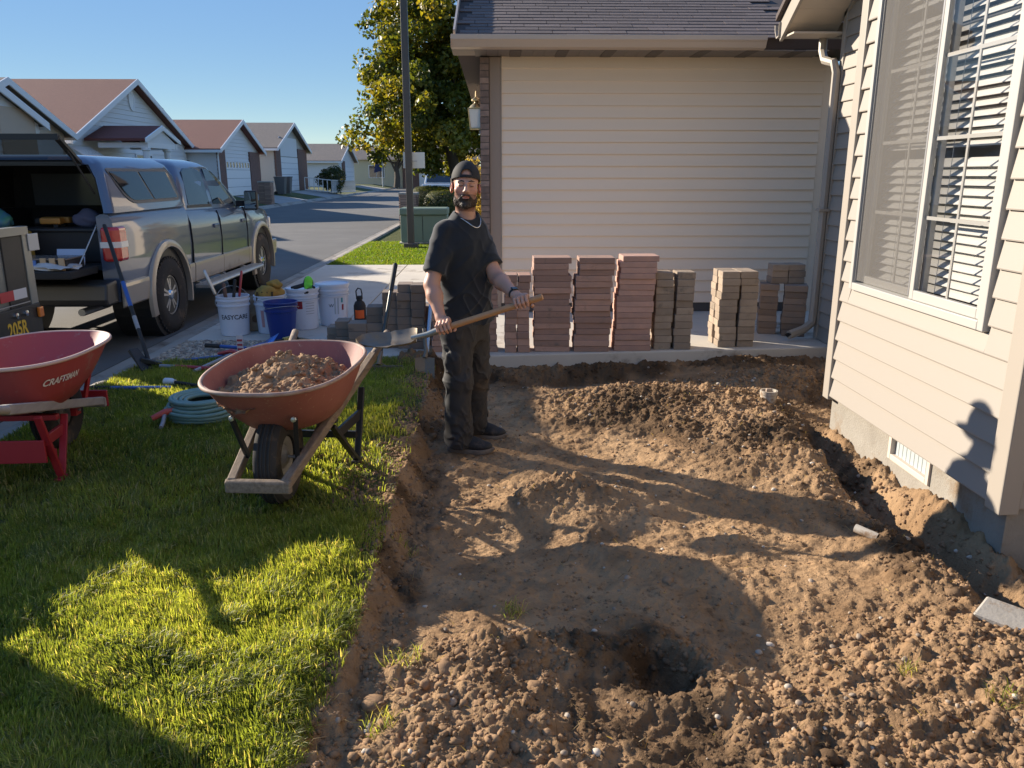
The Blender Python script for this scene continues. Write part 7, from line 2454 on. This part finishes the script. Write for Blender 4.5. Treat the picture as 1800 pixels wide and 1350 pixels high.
def bucket(label, x, y, rt, rb, h, m, lidded=False, hand=0.0, flop=-1):
    t = thing("bucket", label, "bucket", (x, y, 0.166), group="buckets at the edge of the driveway")
    prof = [(rb - 0.006, 0.0), (rb, 0.006)]
    z_ = h * 0.74
    rr_ = rb + (rt - rb) * 0.74
    prof += [(rr_, z_), (rr_ + 0.010, z_ + 0.003), (rr_ + 0.011, z_ + 0.016), (rr_ + 0.002, z_ + 0.019), (rr_ + 0.003, z_ + 0.05), (rr_ + 0.012, z_ + 0.053), (rr_ + 0.013, z_ + 0.066), (rr_ + 0.004, z_ + 0.069), (rt, h - 0.012), (rt + 0.006, h - 0.01), (rt + 0.006, h)]
    if lidded:
        prof += [(rt + 0.012, h + 0.0), (rt + 0.012, h + 0.02), (rt - 0.002, h + 0.024), (rt - 0.008, h + 0.014), (0.0, h + 0.012)]
    else:
        prof += [(rt - 0.004, h), (rt - 0.006, h - 0.02), (rb - 0.004, 0.012), (0, 0.012)]
    MB().lathe([(0.0, 0.0)] + prof, 36).build("shell", m, t, smooth=35)
    pts = []
    for i in range(17):
        a = PI * i / 16
        pts.append(((rt + 0.012) * math.cos(a), flop * (rt + 0.02) * math.sin(a) * math.cos(hand), h * 0.8 + (rt + 0.02) * math.sin(a) * math.sin(hand)))
    hd = MB().tube([Matrix.Rotation(0.5, 3, 'Z') @ Vector(p) for p in pts], 0.0026, 6).build("handle", wire_m, t, smooth=80)
    return t


def wrapprint(t, txt, size, z, r, m, phi, sx=1.0, bold=0.0, rot=0.0):
    def bend(x, y):
        c, s = math.cos(rot), math.sin(rot)
        x, y = x * c - y * s, x * s + y * c
        a = phi + x / r
        rr_ = r + 0.003 + (y + z - 0.2) * 0.06
        return np.stack([np.cos(a) * rr_, np.sin(a) * rr_, z + y], 1)
    put("print", text_mesh(txt, size, m, bend=bend, sx=sx, bold=bold), t)


def patch(t, name, z0, z1, phi, dphi, r, m, wav=0.0, slope=0.06):
    n = 12
    vs, fs = [], []
    for lay in (0.0032, 0.0012):
        for i in range(n + 1):
            a = phi - dphi + 2 * dphi * i / n
            for j, z in enumerate((z0, z1)):
                zz = z + wav * math.sin(i * 1.4) * (1 if j else 0.3)
                rr_ = r + lay + (zz - 0.2) * slope
                vs.append((math.cos(a) * rr_, math.sin(a) * rr_, zz))
    o_ = 2 * (n + 1)
    for i in range(n):
        a = 2 * i
        fs += [(a, a + 2, a + 3, a + 1), (o_ + a, o_ + a + 1, o_ + a + 3, o_ + a + 2), (a, a + o_, a + 2 + o_, a + 2), (a + 1, a + 3, a + 3 + o_, a + 1 + o_)]
    fs += [(0, 1, 1 + o_, o_), (2 * n, 2 * n + o_, 2 * n + 1 + o_, 2 * n + 1)]
    MB().add(vs, fs).build(name, m, t)


ink_m = mat("dark print ink", (0.03, 0.035, 0.06), rough=0.5)
b1 = bucket("white bucket printed EASYCARE with hand tools standing in it", -2.60, 7.92, 0.155, 0.135, 0.39, bwhite_m, False, 1.25, 1)
wrapprint(b1, "EASYCARE", 0.062, 0.19, 0.143, ink_m, R(-70), 0.95, 0.0012)
wrapprint(b1, "PAINTED WOOD", 0.014, 0.15, 0.141, ink_m, R(-70)) if False else patch(b1, "print_line", 0.147, 0.153, R(-70), 0.32, 0.1415, mat("grey ink", (0.25, 0.27, 0.32), rough=0.5))
patch(b1, "print_wave", 0.088, 0.108, R(-70), 0.62, 0.139, ink_m, 0.008)
b2 = bucket("white bucket stuffed with a yellow tool pouch", -2.27, 8.03, 0.150, 0.13, 0.38, bwhite_m, False, 0.4)
for i in range(28):
    pass
patch(b2, "red_print", 0.07, 0.24, R(-108), 0.12, 0.139, mat("pinkish print", (0.55, 0.28, 0.28), rough=0.5), 0.004)
MB().tube([(0.146 * math.cos(R(-50) + 0.30 * math.cos(a)), 0.146 * math.sin(R(-50) + 0.30 * math.cos(a)), 0.205 + 0.045 * math.sin(a)) for a in [2 * PI * i / 24 for i in range(24)]], 0.004, 6, closed=True).build("print_ring", ink_m, b2)
wrapprint(b2, "GF", 0.055, 0.205, 0.1415, ink_m, R(-50), 1.0, 0.002)
b3 = bucket("dark blue bucket standing in front of the white buckets", -2.08, 7.72, 0.158, 0.118, 0.36, bblue_m, False, 0.25)
patch(b3, "label", 0.13, 0.19, R(-78), 0.14, 0.131, mat("white label", (0.62, 0.6, 0.62), rough=0.6))
b4 = bucket("white lidded bucket with a red square label and a glove on its lid", -1.99, 8.25, 0.160, 0.14, 0.40, bwhite_m, True, 0.0)
patch(b4, "red_label", 0.22, 0.31, R(-92), 0.22, 0.1505, mat("dark red print", (0.28, 0.02, 0.03), rough=0.5))
for k_ in range(6):
    patch(b4, "text_line", 0.30 - k_ * 0.027, 0.304 - k_ * 0.027, R(-50), 0.3, 0.1505, mat("grey ink", (0.25, 0.27, 0.32)))
for k_, z_ in enumerate((0.15, 0.10, 0.07)):
    patch(b4, "print_block", z_ - 0.014, z_, R(-92), 0.22, 0.146, mat("brown ink", (0.16, 0.10, 0.09), rough=0.5))
b5 = bucket("white lidded bucket farthest right, taller, beside the orange bottle", -1.72, 8.45, 0.165, 0.14, 0.42, bwhite_m, True, 0.0)
for k_, ph in enumerate((-86, -72, -60)):
    wrapprint(b5, ("DRYLOK" if False else ["SUN", "SOIL", "SAND"][k_]) if False else "WS"[k_ % 2] * 1, 0.05, 0.22, 0.152, ink_m, R(ph)) if k_ == 0 else patch(b5, "print_strip", 0.13, 0.30, R(ph), 0.05, 0.1505, mat("pale grey ink", (0.42, 0.46, 0.5)))
patch(b5, "teal_print", 0.25, 0.30, R(-44), 0.06, 0.153, mat("teal print", (0.05, 0.3, 0.33), rough=0.5))
patch(b5, "red_print", 0.17, 0.23, R(-40), 0.07, 0.151, mat("dark red print", (0.28, 0.02, 0.03)))
# contents of the first bucket: things held in it
for (nm, lab, a, b, r_, m) in (("pry_bar", "pale metal bar sticking out of the EASYCARE bucket to the left", (-2.68, 7.9, 0.35), (-2.83, 7.86, 0.80), 0.017, alu_m),
                               ("hammer", "red handled hand tool standing in the EASYCARE bucket", (-2.58, 7.93, 0.30), (-2.51, 7.98, 0.78), 0.012, redh_m),
                               ("chisel", "dark handled tool standing in the EASYCARE bucket", (-2.62, 7.9, 0.30), (-2.57, 7.94, 0.70), 0.016, grip_m),
                               ("trowel", "brown handled tool leaning in the EASYCARE bucket", (-2.66, 7.95, 0.30), (-2.70, 7.98, 0.66), 0.018, mat("brown handle", (0.16, 0.08, 0.05), rough=0.6))):
    t = thing(nm, lab, "hand tool", a)
    A, B = Vector(a), Vector(b)
    MB().tube([A, A.lerp(B, 0.55)], r_ * 0.6, 8).build("shank", steel_m, t, ws=True)
    MB().tube([A.lerp(B, 0.5), B, B + (B - A).normalized() * 0.012], [r_, r_, r_ * 0.5], 10).build("handle", m, t, ws=True, smooth=60)
pch = thing("tool_pouch", "yellow cloth tool pouch heaped in a white bucket", "tool pouch", (-2.27, 8.03, 0.5))
yp_m = mat("mustard cloth", (0.42, 0.25, 0.045), rough=0.85, var=(9, (0.33, 0.18, 0.04), 4), bump=(50, 0.8, 0.008))
MB().blob((0, 0, 0.04), (0.135, 0.13, 0.10), 3, 0.2, 3).build("pouch", yp_m, pch, smooth=80)
MB().blob((0.06, 0.02, 0.14), (0.06, 0.05, 0.055), 8, 0.35, 3).build("flap", yp_m, pch, smooth=80)
for k_ in range(4):
    MB().bar((-0.09 + 0.05 * k_, -0.125, 0.0), (-0.085 + 0.05 * k_, -0.115, 0.09), 0.012, 0.012).build("strap", mat("dark strap", (0.08, 0.05, 0.02), rough=0.8), pch)
gl_ = thing("work_glove", "black and lime green work glove draped on a white bucket lid", "glove", (-1.93, 8.16, 0.585))
gsd = SDF((-0.16, -0.12, -0.06), (0.16, 0.1, 0.17), 0.005)
gsd.ell((0.03, 0, 0.06), (0.05, 0.035, 0.07))
for i, (dx, dz) in enumerate(((-0.16, 0.0), (-0.12, -0.01), (0.0, -0.055), (0.03, -0.05), (0.12, 0.0))):
    gsd.cap((0.02, -0.01, 0.05), (dx * 0.8, -0.05, dz + 0.02), 0.02, 0.013, 0.015)
gv, gf = gsd.arr()
limec = np.where((np.abs(gv[:, :1] - 0.035) < 0.04) & (gv[:, 2:3] > 0.0) & (vnoise(gv[:, :1] * 30, gv[:, 2:3] * 30, 3) > -0.3), np.array([[0.22, 0.75, 0.06]]), np.array([[0.02, 0.022, 0.022]]))
put("glove", np_mesh("glove", gv, gf, mat("glove fabric", (1, 1, 1), rough=0.75, attr="tint"), True, limec), gl_)
t = thing("spray_bottle", "black squeeze bottle with an orange label beside the white buckets", "bottle", (-1.47, 8.62, 0.166))
MB().lathe([(0, 0), (0.062, 0.0), (0.066, 0.01), (0.066, 0.17), (0.05, 0.21), (0.03, 0.225), (0.03, 0.24), (0.036, 0.242), (0.036, 0.275), (0.0, 0.28)], 20).build("bottle", grip_m, t, smooth=40)
MB().tube([(-0.03, 0, 0.27), (-0.034, 0, 0.33), (-0.01, 0, 0.36), (0.02, 0, 0.35), (0.03, 0, 0.30), (0.028, 0, 0.27)], 0.007, 8).build("loop", grip_m, t, smooth=60)
patch(t, "label", 0.04, 0.13, R(-85), 0.75, 0.066, mat("bright orange label", (0.85, 0.13, 0.02), rough=0.5), slope=0.0)
t = thing("paper_sack", "tan paper sack with a brown disc standing between two white buckets", "sack", (-2.44, 8.12, 0.166))
MB().loft([[(-0.09, -0.06, 0), (0.09, -0.06, 0), (0.09, 0.06, 0), (-0.09, 0.06, 0)], [(-0.1, -0.07, 0.18), (0.1, -0.07, 0.2), (0.1, 0.06, 0.2), (-0.1, 0.06, 0.18)], [(-0.08, -0.01, 0.34), (0.07, -0.02, 0.38), (0.07, 0.0, 0.38), (-0.08, 0.01, 0.34)]]).build("sack", mat("kraft paper", (0.36, 0.26, 0.17), rough=0.85, bump=(30, 0.6, 0.01)), t, bevel=0.01)
MB().lathe([(0.04, 0), (0.036, 0.006), (0, 0.006)], 16, axis='Y').xf(Matrix.Translation((0.01, -0.066, 0.13)) @ Matrix.Rotation(PI, 4, 'Z')).build("disc", mat("brown print", (0.15, 0.08, 0.04), rough=0.6), t)

# ================================================================== PAVERS
ORD = "bottom second third fourth fifth sixth seventh eighth ninth tenth eleventh twelfth thirteenth fourteenth fifteenth sixteenth seventeenth".split()
PM = {"red": mat("reddish concrete paver", (0.435, 0.261, 0.196), rough=0.9, rand=0.22, var=(7, (0.341, 0.225, 0.181), 7), bump=(70, 0.7, 0.004), dirt=((0.189, 0.145, 0.116), 6, 0.42)),
      "pink": mat("pinkish concrete paver", (0.522, 0.312, 0.239), rough=0.9, rand=0.2, var=(7, (0.392, 0.254, 0.210), 7), bump=(70, 0.7, 0.004), dirt=((0.232, 0.174, 0.145), 6, 0.38)),
      "tan": mat("tan concrete paver", (0.36, 0.285, 0.215), rough=0.9, rand=0.16, var=(7, (0.27, 0.21, 0.16), 7), bump=(70, 0.7, 0.004), dirt=((0.174, 0.145, 0.116), 6, 0.42)),
      "grey": mat("grey brown concrete paver", (0.27, 0.195, 0.145), rough=0.9, rand=0.2, var=(7, (0.217, 0.174, 0.145), 7), bump=(70, 0.7, 0.004), dirt=((0.131, 0.109, 0.094), 6, 0.42))}
PCACHE = {}


def paver_mesh(w, d, h, key):
    k_ = (w, d, h, key)
    if k_ not in PCACHE:
        bm = bmesh.new()
        bmesh.ops.create_cube(bm, size=1)
        for v in bm.verts:
            v.co = Vector((v.co.x * w, v.co.y * d, (v.co.z + 0.5) * h))
        bmesh.ops.bevel(bm, geom=list(bm.edges), offset=0.0035, segments=1, affect='EDGES')
        me = bpy.data.meshes.new("paver")
        bm.to_mesh(me)
        bm.free()
        me.materials.append(PM[key])
        PCACHE[k_] = me
    return PCACHE[k_]


rp = random.Random(21)


def stack(desc, x, yf, rows, w, h, d, key, lean=0.0, wob=0.007, rot=0.0, z0=0.171, group="", shifts=None):
    """one column of pavers; yf is its front face"""
    cx = 0.0
    for i in range(rows):
        cx = 0.75 * cx + rp.gauss(0, wob)
        sx = cx + lean * i + ((shifts or {}).get(i, 0))
        o = put("paver", paver_mesh(w, d, h - 0.0012, key), None, loc=(x + sx, yf + d / 2 + rp.gauss(0, 0.007), z0 + i * h), rot=(0, 0, rot + rp.gauss(0, 0.018)), scale=(rp.uniform(0.955, 1.03), 1, 1))
        ordn = "top" if i == rows - 1 else ORD[i]
        tag(o, "%s paver of %s" % (ordn, desc), "paver", "pavers stacked on the patio slab")


stack("the tall red stack touching the shovel handle end", 0.505, 7.0, 16, 0.322, 0.0525, 0.24, "red", wob=0.004, shifts={13: -0.02, 14: -0.012, 15: 0.0})
stack("the tall red stack left of the gap", 0.865, 7.0, 16, 0.32, 0.0525, 0.24, "red", wob=0.004, shifts={13: 0.015, 14: 0.018, 15: 0.02})
stack("the tall pink stack right of the gap", 1.235, 7.03, 17, 0.328, 0.050, 0.24, "pink", lean=0.0018, wob=0.004, shifts={14: 0.012, 15: 0.015, 16: 0.022})
stack("the left column of the greyish pair beside the pink stack", 1.515, 7.08, 11, 0.158, 0.0635, 0.2, "tan", wob=0.004)
stack("the right column of the greyish pair beside the pink stack", 1.69, 7.09, 11, 0.158, 0.0635, 0.2, "tan", wob=0.004, lean=0.0006)
stack("the front left column of the lone tan stack", 2.125, 7.17, 11, 0.163, 0.0632, 0.15, "tan", wob=0.005)
stack("the front right column of the lone tan stack", 2.305, 7.18, 11, 0.158, 0.0632, 0.15, "tan", wob=0.004)
stack("the rear left column of the lone tan stack", 2.12, 7.335, 11, 0.163, 0.0632, 0.15, "tan", wob=0.005)
stack("the rear right column of the lone tan stack", 2.30, 7.335, 11, 0.158, 0.0632, 0.15, "tan", wob=0.004)
stack("the left column of the dark stack by the downspout", 2.73, 7.78, 8, 0.175, 0.0625, 0.2, "grey", wob=0.004, rot=-0.25)
stack("the right column of the dark stack by the downspout", 2.95, 7.66, 8, 0.215, 0.0625, 0.22, "grey", wob=0.004, rot=-0.3)
stack("the upper left column of the dark downspout stack", 2.80, 7.80, 3, 0.16, 0.063, 0.18, "tan", z0=0.171 + 8 * 0.0625, rot=-0.05)
stack("the upper right column of the dark downspout stack", 2.98, 7.80, 3, 0.16, 0.063, 0.18, "tan", z0=0.171 + 8 * 0.0625, rot=-0.05)
stack("the left column of the narrow stack beside the red one", 0.135, 6.98, 11, 0.108, 0.063, 0.22, "red", wob=0.004)
stack("the right column of the narrow stack beside the red one", 0.247, 6.98, 11, 0.108, 0.063, 0.22, "red", wob=0.004)
stack("the stack partly hidden behind the man, garage side", -0.09, 7.02, 14, 0.20, 0.052, 0.22, "red", wob=0.006, rot=0.1)
stack("the stack partly hidden behind the man, driveway side", -0.50, 7.0, 10, 0.15, 0.056, 0.22, "red", wob=0.006, rot=0.1)
for desc, x, y, n, w in (("the lowest column at the left end of the dark row", -1.545, 7.46, 2, 0.11), ("the second low column of the dark row", -1.43, 7.36, 3, 0.13),
                         ("the broad low column of the dark row", -1.275, 7.24, 3, 0.17), ("the fourth column of the dark row, middle height", -1.11, 7.26, 5, 0.15),
                         ("the fifth column of the dark row behind the rake", -0.965, 7.2, 7, 0.14), ("the sixth column of the dark row behind the rake", -0.83, 7.17, 8, 0.13),
                         ("the seventh column of the dark row", -0.70, 7.14, 8, 0.125), ("the short column at the right end of the dark row", -0.60, 7.30, 5, 0.11)):
    stack(desc, x, y, n, w, 0.0735, 0.2, "grey", wob=0.004, rot=0.04)

# ================================================================== BITS IN THE SOIL


def gz(x, y):
    return float(soil_h(np.array([x]), np.array([y]))[0][0])


pvc_m = mat("dirty white pvc", (0.52, 0.48, 0.41), rough=0.6, var=(20, (0.40, 0.34, 0.27), 6), dirt=((0.24, 0.15, 0.085), 16, 0.5))
z_ = gz(2.04, 5.69)
t = thing("cleanout_pipe", "short white plastic pipe end standing in the soil near the house", "pipe", (2.02, 5.66, z_ - 0.02))
MB().lathe([(0.058, 0.0), (0.058, 0.075), (0.064, 0.078), (0.064, 0.105), (0.052, 0.105), (0.05, 0.07), (0.0, 0.07)], 24).build("collar", pvc_m, t, smooth=40)
MB().box((0.0, 0, 0.095), (0.045, 0.03, 0.05)).build("plug", mat("soiled plug", (0.34, 0.26, 0.2), rough=0.7), t, bevel=0.006)
z_ = gz(1.76, 3.46)
t = put("pipe_offcut", MB().lathe([(0.021, -0.055), (0.021, 0.055), (0.017, 0.055), (0.017, -0.055)], 18, axis='X', closed=True).mesh("pipe_offcut", pvc_m, 40), loc=(1.76, 3.46, z_ + 0.014), rot=(0, 0.12, R(-48)))
tag(t, "short white plastic pipe offcut lying in the soil near the foundation", "pipe")
z_ = gz(2.0, 2.62)
t = put("broken_slab", MB().loft([[(-0.30, -0.075, 0), (0.30, -0.07, 0), (0.30, 0.075, 0), (-0.28, 0.07, 0)], [(-0.29, -0.07, 0.028), (0.30, -0.065, 0.03), (0.30, 0.07, 0.03), (-0.275, 0.062, 0.028)]]).mesh("broken_slab", mat("grey broken concrete", (0.40, 0.375, 0.335), rough=0.85, var=(6, (0.3, 0.27, 0.23), 8), bump=(60, 0.5, 0.005), dirt=((0.24, 0.15, 0.085), 5, 0.47))), loc=(2.07, 2.53, z_ + 0.02), rot=(0.18, 0.08, R(-42)))
tag(t, "grey broken concrete strip lying in the soil at the right edge", "concrete slab")
bv = t.modifiers.new("edge", 'BEVEL')
bv.width = 0.006
